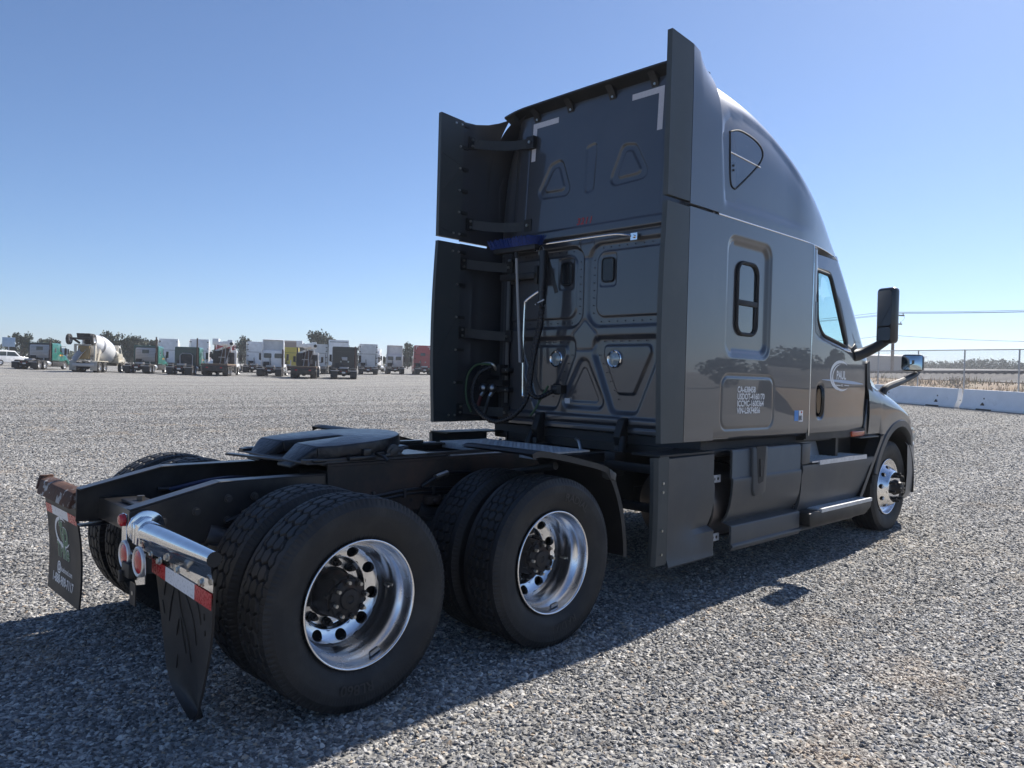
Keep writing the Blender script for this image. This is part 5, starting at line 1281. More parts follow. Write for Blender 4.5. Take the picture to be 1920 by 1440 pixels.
def build_ground():
    rad = np.concatenate([[0.01], np.geomspace(1.0, 1500, 110)]); az = np.linspace(0, 2*np.pi, 181)
    Rr, A = np.meshgrid(rad, az, indexing='ij'); X = CAM[0]+Rr*np.cos(A); Y = CAM[1]+Rr*np.sin(A)
    fast_grid('ground', np.stack([X, Y, gz(X, Y)], -1), M['gravelground'], kind='structure')
    # patch the loose stones lie on
    rad = np.concatenate([np.linspace(.6, 8, 30), np.geomspace(8.4, 75, 70)]); az = np.radians(np.linspace(-40, 128, 120))
    Rr, A = np.meshgrid(rad, az, indexing='ij'); X = CAM[0]+Rr*np.cos(A); Y = CAM[1]+Rr*np.sin(A)
    g = fast_grid('gravel', np.stack([X, Y, gz(X, Y)+.001], -1), M['gravelground'], kind='stuff')
    tag(g, 'loose grey gravel chips covering the yard', 'gravel')
    at = g.data.attributes.new('density', 'FLOAT', 'POINT'); d = np.where(Rr < 5, 3900, 3900*(5/np.maximum(Rr, 1e-3))**1.6); d *= np.clip((60-Rr)/35, 0, 1)**1.5; out_ = (A < R(3)) | (A > R(88)); d = np.where(out_, d*np.clip((13-Rr)/5, 0, 1), d)
    at.data.foreach_set('value', d.reshape(-1).astype(np.float32))
    at = g.data.attributes.new('size', 'FLOAT', 'POINT'); sz = 1+np.clip((Rr-5)*.03, 0, .6); at.data.foreach_set('value', sz.reshape(-1).astype(np.float32))
    ng = bpy.data.node_groups.new('gravel_scatter', 'GeometryNodeTree')
    ng.interface.new_socket('Geometry', in_out='INPUT', socket_type='NodeSocketGeometry'); ng.interface.new_socket('Geometry', in_out='OUTPUT', socket_type='NodeSocketGeometry')
    N = ng.nodes; L = ng.links; gi = N.new('NodeGroupInput'); go = N.new('NodeGroupOutput')
    dp = N.new('GeometryNodeDistributePointsOnFaces'); dp.distribute_method = 'RANDOM'; dp.inputs['Seed'].default_value = 3
    na = N.new('GeometryNodeInputNamedAttribute'); na.data_type = 'FLOAT'; na.inputs['Name'].default_value = 'density'
    L.new(gi.outputs[0], dp.inputs['Mesh']); L.new(na.outputs[0], dp.inputs['Density'])
    jn = N.new('GeometryNodeJoinGeometry')
    for k in range(7):
        ic = N.new('GeometryNodeMeshIcoSphere'); ic.inputs['Radius'].default_value = 1; ic.inputs['Subdivisions'].default_value = 2
        sp = N.new('GeometryNodeSetPosition'); nz = N.new('ShaderNodeTexNoise'); nz.noise_dimensions = '4D'; nz.inputs['W'].default_value = 3.7*k+1; nz.inputs['Scale'].default_value = .9; nz.inputs['Detail'].default_value = 1
        sb = N.new('ShaderNodeVectorMath'); sb.operation = 'SUBTRACT'; sb.inputs[1].default_value = (.5, .5, .5)
        sc = N.new('ShaderNodeVectorMath'); sc.operation = 'SCALE'; sc.inputs['Scale'].default_value = 2.3
        L.new(nz.outputs['Color'], sb.inputs[0]); L.new(sb.outputs[0], sc.inputs[0]); L.new(ic.outputs['Mesh'], sp.inputs['Geometry']); L.new(sc.outputs[0], sp.inputs['Offset'])
        tr = N.new('GeometryNodeTransform'); tr.inputs['Scale'].default_value = ((1.05, .72, .46), (1.2, .66, .40), (.9, .85, .55), (1.3, .6, .5), (1.0, .7, .36), (.8, .75, .6), (1.4, .75, .35))[k]
        L.new(sp.outputs[0], tr.inputs['Geometry'])
        sm = N.new('GeometryNodeSetMaterial'); sm.inputs['Material'].default_value = M['stone']; L.new(tr.outputs[0], sm.inputs['Geometry'])
        gt = N.new('GeometryNodeGeometryToInstance'); L.new(sm.outputs[0], gt.inputs[0]); L.new(gt.outputs[0], jn.inputs[0])
    ip = N.new('GeometryNodeInstanceOnPoints'); ip.inputs['Pick Instance'].default_value = True
    ri = N.new('FunctionNodeRandomValue'); ri.data_type = 'INT'; ri.inputs[4].default_value = 0; ri.inputs[5].default_value = 6; ri.inputs['Seed'].default_value = 5
    rr = N.new('FunctionNodeRandomValue'); rr.data_type = 'FLOAT_VECTOR'; rr.inputs[0].default_value = (-.62, -.62, 0); rr.inputs[1].default_value = (.62, .62, 6.283); rr.inputs['Seed'].default_value = 9
    rs = N.new('FunctionNodeRandomValue'); rs.data_type = 'FLOAT'; rs.inputs[2].default_value = .0048; rs.inputs[3].default_value = .0158; rs.inputs['Seed'].default_value = 21
    ns = N.new('GeometryNodeInputNamedAttribute'); ns.data_type = 'FLOAT'; ns.inputs['Name'].default_value = 'size'
    ml = N.new('ShaderNodeMath'); ml.operation = 'MULTIPLY'; L.new(rs.outputs[1], ml.inputs[0]); L.new(ns.outputs[0], ml.inputs[1])
    L.new(dp.outputs['Points'], ip.inputs['Points']); L.new(jn.outputs[0], ip.inputs['Instance']); L.new(ri.outputs[2], ip.inputs['Instance Index']); L.new(rr.outputs[0], ip.inputs['Rotation']); L.new(ml.outputs[0], ip.inputs['Scale'])
    tz = N.new('GeometryNodeTranslateInstances'); tz.inputs['Translation'].default_value = (0, 0, .003)
    L.new(ip.outputs[0], tz.inputs[0])
    jo = N.new('GeometryNodeJoinGeometry'); L.new(tz.outputs[0], jo.inputs[0]); L.new(gi.outputs[0], jo.inputs[0]); L.new(jo.outputs[0], go.inputs[0])
    md = g.modifiers.new('scatter', 'NODES'); md.node_group = ng
build_ground()

# ------------------------------------------------------------------ barriers, fence, railway, poles on the right
AZ = R(57); DIR = Vector((math.cos(AZ), math.sin(AZ), 0)); NRM = Vector((math.sin(AZ), -math.cos(AZ), 0))
def gpoint(p): return Vector((p.x, p.y, float(gz(p.x, p.y))))
B0 = Vector((37.02, 6.59, 0)); F0 = Vector((38.25, 6.87, 0))
M['barrier'] = pm('white_painted_concrete', (.86, .86, .85), .7, noise=(1.5, .06), bump=(30, .2), dirt=((.35, .31, .27), 1.6, .60, .85, .5))
M['galv'] = pm('galvanised_steel', (.42, .42, .43), .45, .8, noise=(20, .1))
def build_barrier(i, label):
    p = gpoint(B0+DIR*(6.16*i+3.05)); q = gpoint(B0+DIR*(6.16*i+6.1)); tilt = (q.z-p.z)/3.05
    o = empty('concrete_barrier', p, AZ, label=label, cat='barrier', group='white concrete barriers along the fence'); o.rotation_euler = (0, -math.atan(tilt), AZ)
    g = MB(); L2 = 2.93
    half = [(-.30, 0), (-.30, .09), (-.17, .30), (-.10, .86), (-.07, .875)]
    prof = half+[(-y, z) for y, z in half[::-1]]
    g.prism(prof, 'x', -L2, L2)
    b = g.build('body', M['barrier'], o, bevel=.02)
    n = MB()
    for x in (-1.55, 1.55): n.box(x-.42, x+.42, -.305, .305, -.02, .055)
    n.build('drain_notch', M['gasket'], o)
    h = MB()
    for x in (-1.7, 1.7): h.cyl((x, .13, .50), (x, .155, .50), .035, n=12); h.prism([(x-.12, .20), (x+.12, .20), (x, .33)], 'y', .205, .24)
    h.build('lifting_hole', M['gasket'], o)
    for x in (-L2-.02, L2+.02):
        e = MB(); e.tube([(x, -.03, .35), (x, .0, .35), (x, .03, .35)], .02, 8); e.build('joint_loop', M['galv'], o)
build_barrier(0, 'white concrete barrier partly hidden by the truck nose'); build_barrier(-1, 'white concrete barrier at the right edge of the picture beside the fence')
def build_fence():
    o = empty('chain_link_fence', gpoint(F0), 0, label='tall chain-link fence with galvanised posts behind the white barriers', cat='fence'); base = o.location.copy()
    k0, k1 = -3, 9
    pts = [gpoint(F0+DIR*(3.05*i)) for i in range(k0, k1+1)]
    pb = MB(); pb.cyl((0, 0, -.1), (0, 0, 2.68), .033, n=12); pb.lathe([], 3) if False else None; pm_ = pb.mesh('post', M['galv'])
    for p in pts: link('post', pm_, o, loc=p-base)
    r_ = MB(); r_.tube([p+Vector((0, 0, 2.66))-base for p in pts], .024, 8); r_.build('top_rail', M['galv'], o)
    g = MB(); Lm = 3.05*(k1-k0); H = 2.62; P0 = pts[0]; dz = (pts[-1].z-pts[0].z)/Lm; pitch = .075; w = .0022
    def at(u, z): q = P0+DIR*u; return Vector((q.x, q.y, P0.z+dz*u+z))-base
    n = int(Lm/pitch)
    for i in range(-int(H/pitch)-1, n):
        for sg in (1, -1):
            if sg == 1: u0, z0, u1, z1 = i*pitch, .03, i*pitch+H, .03+H
            else: u0, z0, u1, z1 = i*pitch, .03+H, i*pitch+H, .03
            if u0 < 0: t = -u0/H; u0 = 0; z0 += (z1-z0)*t
            if u1 > Lm: t = (u1-Lm)/(u1-u0); z1 -= (z1-z0)*t; u1 = Lm
            if u1-u0 < .02: continue
            g.bar(at(u0, z0), at(u1, z1), w*2, w*2)
    tag(g.build('wire_mesh', M['galv'], o, recalc=False), kind='stuff')
build_fence()
M['ballast'] = pm('railway_ballast', (.085, .08, .078), .9, noise=(1.2, .35), bump=(6, 1.0), dirt=((.22, .20, .18), 7, .45, .7, .5))
M['dryearth'] = pm('dry_earth', (.29, .195, .11), .9, noise=(.8, .25), bump=(5, .6), dirt=((.20, .19, .10), .7, .5, .7, .7))
M['drygrass'] = pm('dry_grass', (.36, .255, .12), .8, noise=(.5, .35), dirt=((.20, .22, .08), .35, .5, .62, .8))
M['railsteel'] = pm('dark_rail_steel', (.05, .042, .04), .5, .3)
M['tie'] = pm('weathered_tie', (.07, .06, .055), .8)
def strip_point(u, n_, z): q = F0+DIR*u+NRM*n_; return Vector((q.x, q.y, z))
def bank(u, n_):
    q = F0+DIR*u; z0 = float(gz(q.x, q.y)); rail = 2.72+.0042*u
    return float(np.interp(n_, [.5, 2.0, 4.5, 9.5, 10.3, 13.0, 15.8, 17.5, 21], [z0-.03, z0+.12, z0+.55, z0+1.05, z0+1.1, rail-.12, rail-.12, rail-1.0, z0-.5]))
def build_rail():
    us = np.linspace(-22, 220, 122); 
    P = np.array([[tuple(strip_point(u, n_, bank(u, n_))) for n_ in (.5, 2, 3.2, 4.5, 6, 7.5, 9.5, 10.3)] for u in us]); fast_grid('verge', P, M['dryearth'], kind='structure', flip=True)
    P = np.array([[tuple(strip_point(u, n_, bank(u, n_)+.004+.06*math.sin(u*3.1+n_*5)*(0 if n_ in (10.3,) else 1)*(n_ < 15))) for n_ in (10.28, 10.9, 11.6, 12.3, 13.0, 15.8, 17.5, 21)] for u in us]); fast_grid('railway_embankment', P, M['ballast'], kind='structure', flip=True)
    t = empty('railway_track', strip_point(0, 14.2, bank(0, 14.2)), 0, label='dark railway track on top of the grey ballast bank', cat='railway track'); base = t.location.copy()
    for n_ in (13.45, 14.95):
        g = MB(); g.tube([strip_point(u, n_, bank(u, n_)+.20)-base for u in us[::4]], .075, 4); g.build('rail', M['railsteel'], t)
    g = MB()
    for i in range(300):
        u = -20+.6*i; a = strip_point(u, 12.95, bank(u, 13.0)+.07)-base; b = strip_point(u, 15.45, bank(u, 15.4)+.07)-base; g.bar(a, b, .22, .17)
    tag(g.build('tie', M['tie'], t, recalc=False), kind='stuff')
    g = MB()
    for i in range(9000):
        u = random.uniform(-14, 42) if i < 6500 else random.uniform(42, 110); n_ = random.choice((random.uniform(.9, 10.4), random.uniform(4, 10.8))); p = strip_point(u, n_, bank(u, n_)-.02)
        cl = math.sin(u*.7)+math.sin(n_*1.3+u*.31)+random.uniform(-1, 1)
        if cl < -.2: continue
        h = random.uniform(.12, .38)*(1+.3*cl); a = random.uniform(0, 6.28); w = random.uniform(.02, .05); lx, ly = random.uniform(-.15, .15), random.uniform(-.15, .15)
        g.add([p+Vector((w*math.cos(a), w*math.sin(a), 0)), p-Vector((w*math.cos(a), w*math.sin(a), 0)), p+Vector((lx, ly, h))], [(0, 1, 2)])
    tag(g.build('dry_grass', M['drygrass'], None, recalc=False), 'dry tan grass growing along the foot of the railway bank', 'grass', kind='stuff')
    sh = [(7.5, 6.2, .9), (-5.5, 6.0, .8), (-6.6, 4.4, .7), (2.2, 7.0, .5), (13, 7.6, .8)]
    labs = ['round dry brown shrub beyond the fence near the truck mirror', 'dry brown shrub beyond the fence at the right edge of the picture', 'low tan shrub beyond the barrier at the right edge', 'small olive shrub at the foot of the ballast bank', 'brown shrub beyond the fence behind the truck nose']
    for (u, n_, r_), lb in zip(sh, labs):
        p = strip_point(u, n_, bank(u, n_)); o = empty('shrub', p, label=lb, cat='shrub', group='dry shrubs on the verge'); s = MB()
        for k in range(420):
            d = Vector((random.gauss(0, 1), random.gauss(0, 1), abs(random.gauss(0, 1)))).normalized()*r_*random.uniform(.45, 1); d.z *= .8; a = Vector((random.gauss(0, 1), random.gauss(0, 1), random.gauss(0, 1))).normalized()*.06; b = Vector((random.gauss(0, 1), random.gauss(0, 1), random.gauss(0, 1))).normalized()*.09
            s.add([d, d+a, d+a+b], [(0, 1, 2)])
        s.build('foliage', M['shrub'], o, recalc=False); st = MB()
        for k in range(9): a = 6.28*k/9; st.tube([(0, 0, 0), (.5*r_*math.cos(a), .5*r_*math.sin(a), .55*r_)], [.02, .006], 5)
        st.build('stem', M['bark'], o)
M['shrub'] = pm('dry_shrub_leaf', (.24, .19, .095), .8, noise=(1.2, .35)); M['bark'] = pm('bark', (.09, .07, .055), .9, noise=(3, .3))
build_rail()
M['wood'] = pm('weathered_pole_wood', (.20, .16, .13), .85, noise=(4, .2)); M['wire'] = pm('overhead_wire', (.05, .05, .055), .5)
POLES = [(76.8, 23.8), (93.0, 66.0), (64.0, -16.0)]
def build_poles():
    labs = ['wooden utility pole beyond the railway behind the truck mirror', 'wooden utility pole beyond the railway hidden behind the cab', 'wooden utility pole beyond the railway past the right edge']
    for (x, y), lb in zip(POLES, labs):
        z = float(gz(x, y)); o = empty('utility_pole', (x, y, z-.3), AZ+R(6), label=lb, cat='utility pole', group='utility poles beyond the railway')
        p = MB(); p.cyl((0, 0, 0), (0, 0, 8.3), .17, .12, 12); p.build('pole', M['wood'], o)
        for zz, w in ((6.95, 1.25), (6.1, 1.0), (4.75, .6)):
            c = MB(); c.box(-.06, .06, -w, w, zz-.06, zz+.06); c.build('crossarm', M['wood'], o)
            for yy in ((-w+.12, w-.12) if w < 1.1 else (-w+.12, -.4, w-.12)):
                i = MB(); i.cyl((0, yy, zz+.06), (0, yy, zz+.12), .04, n=8); i.cyl((0, yy, zz+.12), (0, yy, zz+.24), .06, .045, 8); i.build('insulator', M['galv'], o)
    def top(i, zz, yy):
        x, y = POLES[i]; z = float(gz(x, y))-.3; a = AZ+R(6); return Vector((x-math.sin(a)*yy, y+math.cos(a)*yy, z+zz))
    w = MB()
    for zz, yy, sag in ((7.18, -1.13, .5), (7.18, -.4, .5), (7.18, 1.13, .5), (4.98, .48, .9)):
        for a, b in ((1, 0), (0, 2)):
            p, q = top(a, zz, yy), top(b, zz, yy)
            w.tube([p.lerp(q, t)-Vector((0, 0, 4*sag*t*(1-t))) for t in np.linspace(0, 1, 17)], .016, 4)
    w.tube(catmull([top(0, 7.18, -1.13), top(0, 6.7, -1.3), top(0, 6.35, -.9)], 8), .012, 4)
    tag(w.build('power_line', M['wire'], None), 'thin overhead power wires strung between the utility poles', 'power line')
build_poles()
M['orchard'] = pm('far_orchard_leaf', (.055, .085, .04), .8, noise=(.15, .3)); M['warewall'] = pm('pale_warehouse_wall', (.42, .39, .36), .7, noise=(.3, .06)); M['wareroof'] = pm('pale_metal_roof', (.50, .49, .48), .5)
def build_far_right():
    g = MB()
    for i in range(22000):
        t = random.random(); u = -60+260*t; n_ = random.uniform(0, 14); c = Vector((302, 64, 0))+Vector((-.36, .93, 0))*(u)+Vector((.93, .36, 0))*n_
        z = float(gz(c.x, c.y)); h = 2.6+.7*math.sin(u*.21)+.5*math.sin(u*.53+n_); p = Vector((c.x, c.y, z+h*random.random()**1.3))
        a = Vector((random.gauss(0, 1), random.gauss(0, 1), random.gauss(0, 1))).normalized()*.75; b = Vector((random.gauss(0, 1), random.gauss(0, 1), random.gauss(0, 1))).normalized()*.8
        g.add([p, p+a, p+b], [(0, 1, 2)])
    tag(g.build('orchard', M['orchard'], None, recalc=False), 'low green line of far orchard trees beyond the railway', 'trees', kind='stuff')
    o = empty('warehouse', (123, 43, float(gz(123, 43))), R(125), label='long pale low warehouse beyond the railway behind the hood mirror', cat='building')
    w = MB(); w.box(-3, 40, 0, 14, 0, 2.5); w.build('wall', M['warewall'], o); r_ = MB(); r_.prism([(-.3, 2.5), (7, 3.0), (14.3, 2.5), (14.3, 2.42), (-.3, 2.42)], 'x', -3.2, 40.2); r_.build('roof', M['wareroof'], o)
    for k in range(4): d = MB(); d.box(4+9*k, 7+9*k, -.05, 0, 0, 2.0); d.build('shutter_door', M['wareroof'], o)
build_far_right()
# ------------------------------------------------------------------ vehicles parked across the yard
HD = R(57)
def vm(name, col, rough=.35, coat=.6, **k): 
    if name not in M: M[name] = pm(name, col, rough, 0, coat, .08, noise=(2.2, .07), dirt=(DUST, 1.5, .5, .85, .3), **k)
    return M[name]
vm('vgreen', (.010, .15, .115)); vm('vgreendark', (.008, .050, .042)); vm('vwhite', (.82, .82, .81)); vm('vgrey', (.56, .57, .58)); M['vblack'] = pm('vblack', (.008, .008, .009), .35, 0, .5, .1); vm('vred', (.36, .022, .035)); vm('vyellow', (.62, .47, .03)); vm('vcream', (.62, .57, .47)); vm('vorange', (.70, .33, .03)); vm('vblue', (.30, .42, .55)); vm('vmaroon', (.20, .02, .03))
M['vchassis'] = pm('parked_truck_chassis', (.020, .019, .019), .6, noise=(3, .3), dirt=((.16, .14, .12), 2.5, .48, .75, .5))
M['vtyre'] = pm('parked_truck_tyre', (.025, .024, .024), .8, dirt=((.16, .145, .125), 3, .4, .7, .6)); M['vrim'] = pm('parked_truck_rim', (.62, .62, .62), .35, .8); M['vglass'] = pm('parked_truck_glass', (.04, .055, .06), .05, 0, .5); M['vrack'] = pm('rack_aluminium', (.42, .41, .41), .45, .6); M['vbrown'] = pm('brown_steel', (.085, .055, .045), .7, noise=(3, .3)); M['vplank'] = pm('weathered_plank', (.34, .26, .17), .85, noise=(4, .2)); M['vflap'] = pm('dusty_flap', (.018, .018, .019), .6)
def wheel_m(r_, w, rim=True):
    g = MB(); h = w/2
    g.lathe([(-h*.85, r_*.56), (-h, r_*.75), (-h*.92, r_*.93), (-h*.7, r_), (h*.7, r_), (h*.92, r_*.93), (h, r_*.75), (h*.85, r_*.56)], 26)
    for s in (-1, 1): g.lathe([(s*h*.86, r_*.57), (s*h*.55, r_*.50), (s*h*.45, r_*.22), (s*h*.75, r_*.18), (s*h*.8, .001)], 26, m=1)
    return g.mesh('wheel', [M['vtyre'], M['vrim']])
VW = {'dual': wheel_m(.50, .60), 'single': wheel_m(.50, .29), 'car': wheel_m(.36, .24)}
def vbox(name, mt, par, x0, x1, y0, y1, z0, z1, bevel=.02, **k):
    g = MB(); g.box(x0, x1, y0, y1, z0, z1); return g.build(name, M[mt] if isinstance(mt, str) else mt, par, bevel=bevel, **k)
def vprism(name, mt, par, poly, y0, y1, bevel=.05, axis='y'):
    g = MB(); g.prism(poly, axis, y0, y1); return g.build(name, M[mt], par, bevel=bevel, seg=3)
def running_gear(o, xs=(0, 1.32), front=6.3, flaps=True, fx=-.75, fw='vchassis'):
    for s in (-1, 1):
        for x in xs: link('wheel', VW['dual'], o, loc=(x, s*.93, .5))
        link('wheel', VW['single'], o, loc=(front, s*1.02, .5))
        vbox('frame_rail', 'vchassis', o, -.75, front+.6, s*.36, s*.44, .68, .97, .01)
        if flaps:
            f = vbox('mudflap', 'vflap', o, fx-.03, fx, s*.60, s*1.22, .14, .76, .01); vbox('flap_bracket', 'vrack', f, fx-.05, fx+.02, s*.42, s*1.22, .76, .83, .01)
            t = MB(); t.prism([(-.62, .92), (-.35, 1.06), (.0, 1.10), (.0, 1.08), (-.35, 1.04), (-.60, .90)], 'y', s*.62, s*1.22) if False else t.box(-.50, -.10, s*.62, s*1.22, 1.03, 1.05)
            g = t.build('half_fender', M['vrack'], o)
    c = MB(); c.box(-.70, -.50, -.40, .40, .66, .88); c.box(.2, .9, -.40, .40, .7, .9); c.cyl((0, -.8, .5), (0, .8, .5), .12, n=12); c.cyl((0, 0, .5), (.2, 0, .5), .24, n=14); c.cyl((1.3, -.8, .5), (1.3, .8, .5), .12, n=12); c.build('axle_and_crossmember', M['vchassis'], o)
def fifth(o):
    g = MB(); g.prism([(.46*math.cos(a)+.55, .46*math.sin(a)) for a in np.linspace(-2.3, 2.3, 22)], 'z', 1.10, 1.16); g.box(.15, .95, -.4, .4, .98, 1.10); g.build('fifth_wheel', M['vrack'], o, bevel=.01)
def lights(o):
    for s in (-1, 1):
        g = MB(); g.box(-.76, -.72, s*.22, s*.30, .72, .78); g.build('tail_light', M['redtape'], o)
    for s in (-1, 1):
        a = MB(); a.cyl((1.9, s*.62, .62), (2.6, s*.62, .62), .13, n=12); a.build('air_tank', M['vchassis'], o)
    d = MB(); d.box(1.95, 2.55, -.62, .62, .99, 1.02); d.build('deck_plate', M['vrack'], o)
    p = MB(); p.box(-.765, -.76, -.16, .16, .55, .70); p.build('number_plate', M['vgrey'], o)
def tractor(name, label, loc, col='vwhite', rear=None, roof='flat', xw=2.9, h=2.9, hd=HD, hl=None, rack=None, stack=None, tank=True, stripe=None, sc=1.0, rwin=None, tape=False, lamps=False, lower=None, group=None, dark=None):
    o = empty(name, (loc[0]+.7*math.cos(hd), loc[1]+.7*math.sin(hd), loc[2]), hd, label=label, cat='truck', group=group or 'trucks parked across the yard'); o.scale = (sc, sc, sc)
    running_gear(o); fifth(o); lights(o)
    rear = rear or col
    top = h if roof != 'high' else 2.78
    cabx = xw+1.75 if roof != 'day' else xw
    if roof != 'day':
        g = MB(); g.prism(rpoly([(-1.22, .98), (1.22, .98), (1.22, top), (-1.22, top)], .14, 4), 'x', xw, cabx+.1); sl = g.build('sleeper', M[col], o, bevel=.02)
        g = MB(); g.prism(rpoly([(-1.20, 1.0), (1.20, 1.0), (1.20, top-.02), (-1.20, top-.02)], .13, 4), 'x', xw-.02, xw+.0); g.build('rear_panel', M[rear], sl)
        for s in (-1, 1):
            w = MB(); w.prism(rrect(xw+.55, xw+.95, 1.9, 2.4, .08), 'y', s*1.20, s*1.228); w.build('side_window', M['vglass'], sl)
    g = MB(); x = cabx; ct = top if roof != 'day' else h
    g.prism([(x, .95), (x, ct-.0), (x+.55, ct-.06), (x+.95, 1.98), (x+1.25, 1.85), (x+1.25, .95)], 'y', -1.12 if roof == 'day' else -1.18, 1.12 if roof == 'day' else 1.18); cab = g.build('cab', M[col], o, bevel=.06, seg=3)
    yw = 1.12 if roof == 'day' else 1.18
    for s in (-1, 1):
        d = MB(); d.prism(rpoly([(x+.10, 1.05), (x+1.1, 1.05), (x+1.1, 1.88), (x+.80, 1.98), (x+.50, ct-.22), (x+.12, ct-.20)], .06, 3), 'y', s*(yw-.01), s*(yw+.012)); dr = d.build('door', M[col], cab)
        w = MB(); w.prism(rpoly([(x+.20, 2.0), (x+.78, 2.0), (x+.50, ct-.30), (x+.20, ct-.30)], .06, 3), 'y', s*(yw+.0), s*(yw+.02)); w.build('window', M['vglass'], dr)
        m = MB(); m.box(x+.90, x+1.05, s*(yw+.18), s*(yw+.42), 1.75, 2.45); m.tube([(x+.95, s*yw, 1.75), (x+.98, s*(yw+.3), 1.72)], .03, 6); m.build('mirror', M['vchassis'], cab, bevel=.03)
        if stripe:
            t = MB(); t.box(x+.02, x+.55, s*(yw+.013), s*(yw+.018), 1.55, 1.72); t.box(x+.72, x+1.0, s*(yw+.013), s*(yw+.018), 1.55, 1.72); t.build('side_stripe', M[stripe], cab)
    wsn = MB(); wsn.add([(x+.565, -.95, ct-.12), (x+.565, .95, ct-.12), (x+.955, 1.0, 2.0), (x+.955, -1.0, 2.0)], [(0, 1, 2, 3)]); wsn.build('windscreen', M['vglass'], cab)
    hx = x+1.2; g = MB(); g.prism([(hx, .95), (hx, 1.86), (hx+1.3, 1.60), (hx+1.75, 1.32), (hx+1.85, .70), (hx+1.2, .70)], 'y', -.92, .92); hood = g.build('hood', M[lower or col], o, bevel=.10, seg=3)
    for s in (-1, 1):
        f = MB(); f.prism([(hx-.05, 1.0), (hx+.18, 1.22), (hx+.55, 1.34), (hx+1.0, 1.26), (hx+1.45, 1.02), (hx+1.6, .72), (hx+1.25, .72), (hx+1.0, 1.04), (hx+.55, 1.10), (hx+.15, 1.02)], 'y', s*.80, s*1.20); f.build('fender', M[lower or col], hood, bevel=.04)
        st = MB(); st.box(xw+.2, x+1.15, s*.90, s*1.20, .42, .92); st.build('side_skirt', M[lower or col] if roof == 'high' else M['vchassis'], o, bevel=.03)
        if tank:
            t = MB(); t.cyl((xw-.9, s*.92, .66), (xw-.15 if roof != 'day' else xw+.6, s*.92, .66), .30, n=22); t.build('fuel_tank', M['vrim'], o, bevel=.02)
    bp = MB(); bp.box(hx+1.75, hx+1.98, -1.18, 1.18, .38, .78); bp.build('bumper', M['vrim'], o, bevel=.06)
    if roof == 'high':
        H = h; prof = [(0, 2.74), (0, H), (.45, H-.02), (1.1, H-.22), (1.75, H-.72), (2.25, 2.80), (2.30, 2.74)]
        g = MB(); g.prism([(xw+a, b) for a, b in prof], 'y', -1.17, 1.17); rf = g.build('roof_fairing', M[col], o, bevel=.13, seg=4)
        g = MB(); g.prism(rpoly([(-1.14, 2.76), (1.14, 2.76), (1.10, H-.04), (-1.10, H-.04)], .15, 4), 'x', xw-.03, xw+.02); g.build('rear_panel', M[rear], rf)
        for s in (-1, 1):
            e = MB(); e.box(xw-.42, xw, s*1.20, s*1.24, 1.1, H-.12); ex = e.build('side_extender', M[col], o, bevel=.012)
            for zz in (1.5, 2.2, 3.0, H-.4): q = MB(); q.bar((xw-.30, s*1.19, zz), (xw-.04, s*.98, zz), .03, .09); q.build('extender_strut', M['vchassis'], ex)
            if tape:
                t = MB(); t.box(xw-.04, xw-.032, s*.62, s*.95, H-.22, H-.16); t.box(xw-.04, xw-.032, s*.89, s*.95, H-.55, H-.22); t.build('corner_tape', M['vwhite'], rf)
    if roof != 'day':
        q = MB(); q.box(xw-.034, xw-.021, -1.05, 1.05, 2.70, 2.74); q.build('wall_seam', M['vchassis'], o)
        for yy in (-.55, .55): q = MB(); q.box(xw-.028, xw-.021, yy-.30, yy+.30, 1.95, 1.97); q.build('pressed_rib', M[rear], o)
        q = MB(); q.box(xw-.05, xw-.021, -1.0, -.94, 1.2, 2.6); q.build('drip_rail', M['vchassis'], o)
    q = MB(); q.box(xw-.30, xw-.05, .35, .95, 1.02, 1.55); q.build('cable_box', M['vchassis'], o, bevel=.03)
    if roof == 'dayf' or hl: 
        H = hl or 3.9
        g = MB()
        for s in (-1, 1): g.prism([(xw-.05, h-.02), (xw-.02, H-.05), (xw+.25, H), (xw+.95, H-.45), (xw+1.15, h-.02)], 'y', s*1.08, s*1.0)
        g.prism([(xw-.02, H-.05), (xw+.25, H), (xw+.95, H-.45), (xw+1.15, h-.02), (xw+1.08, h-.02), (xw+.90, H-.50), (xw+.25, H-.05), (xw-.02, H-.10)], 'y', -1.0, 1.0); rf = g.build('roof_fairing', M[col], o, bevel=.02)
        g = MB(); g.box(xw+.30, xw+.34, -1.0, 1.0, h, H-.10); g.build('fairing_shade_panel', M[dark or 'vgrey'], rf)  # inner panel coloured grey for the shade inside the open fairing
    if roof == 'day' or roof == 'dayf':
        for s in (-1, 1):
            w = MB(); w.prism(rrect(min(s*.16, s*.92), max(s*.16, s*.92), 1.95, 2.45, .09), 'x', xw-.025, xw); w.build('rear_window', M['vglass'], cab)
            e = MB(); e.box(xw-.40, xw, s*1.12, s*1.16, 1.1, h); e.build('side_extender', M[col], o, bevel=.012)
    if rack == 'full':
        r_ = MB(); X = xw-.22; r_.prism(rpoly([(-1.0, 1.28), (1.0, 1.28), (1.0, 2.72), (-1.0, 2.72)], .18, 4), 'x', X, X+.08)
        hk = r_.build('headache_rack', M['vrack'], o, bevel=.01)
        for k in range(8):
            if k in (5, 6):
                for s in (-1, 1): b = MB(); b.box(X-.03, X, s*.38, s*.92, 1.38+.16*k, 1.40+.16*k); b.build('rib', M['vchassis'], hk)
            else: b = MB(); b.box(X-.03, X, -.92, .92, 1.38+.16*k, 1.40+.16*k); b.build('rib', M['vchassis'], hk)
        w = MB(); w.box(X-.02, X, -.33, .33, 2.12, 2.52); w.build('rack_window', M['vglass'], hk)
        for s in (-1, 1): l = MB(); l.box(X-.02, X+.08, s*.40, s*.48, .98, 1.28); l.build('rack_leg', M['vrack'], hk)
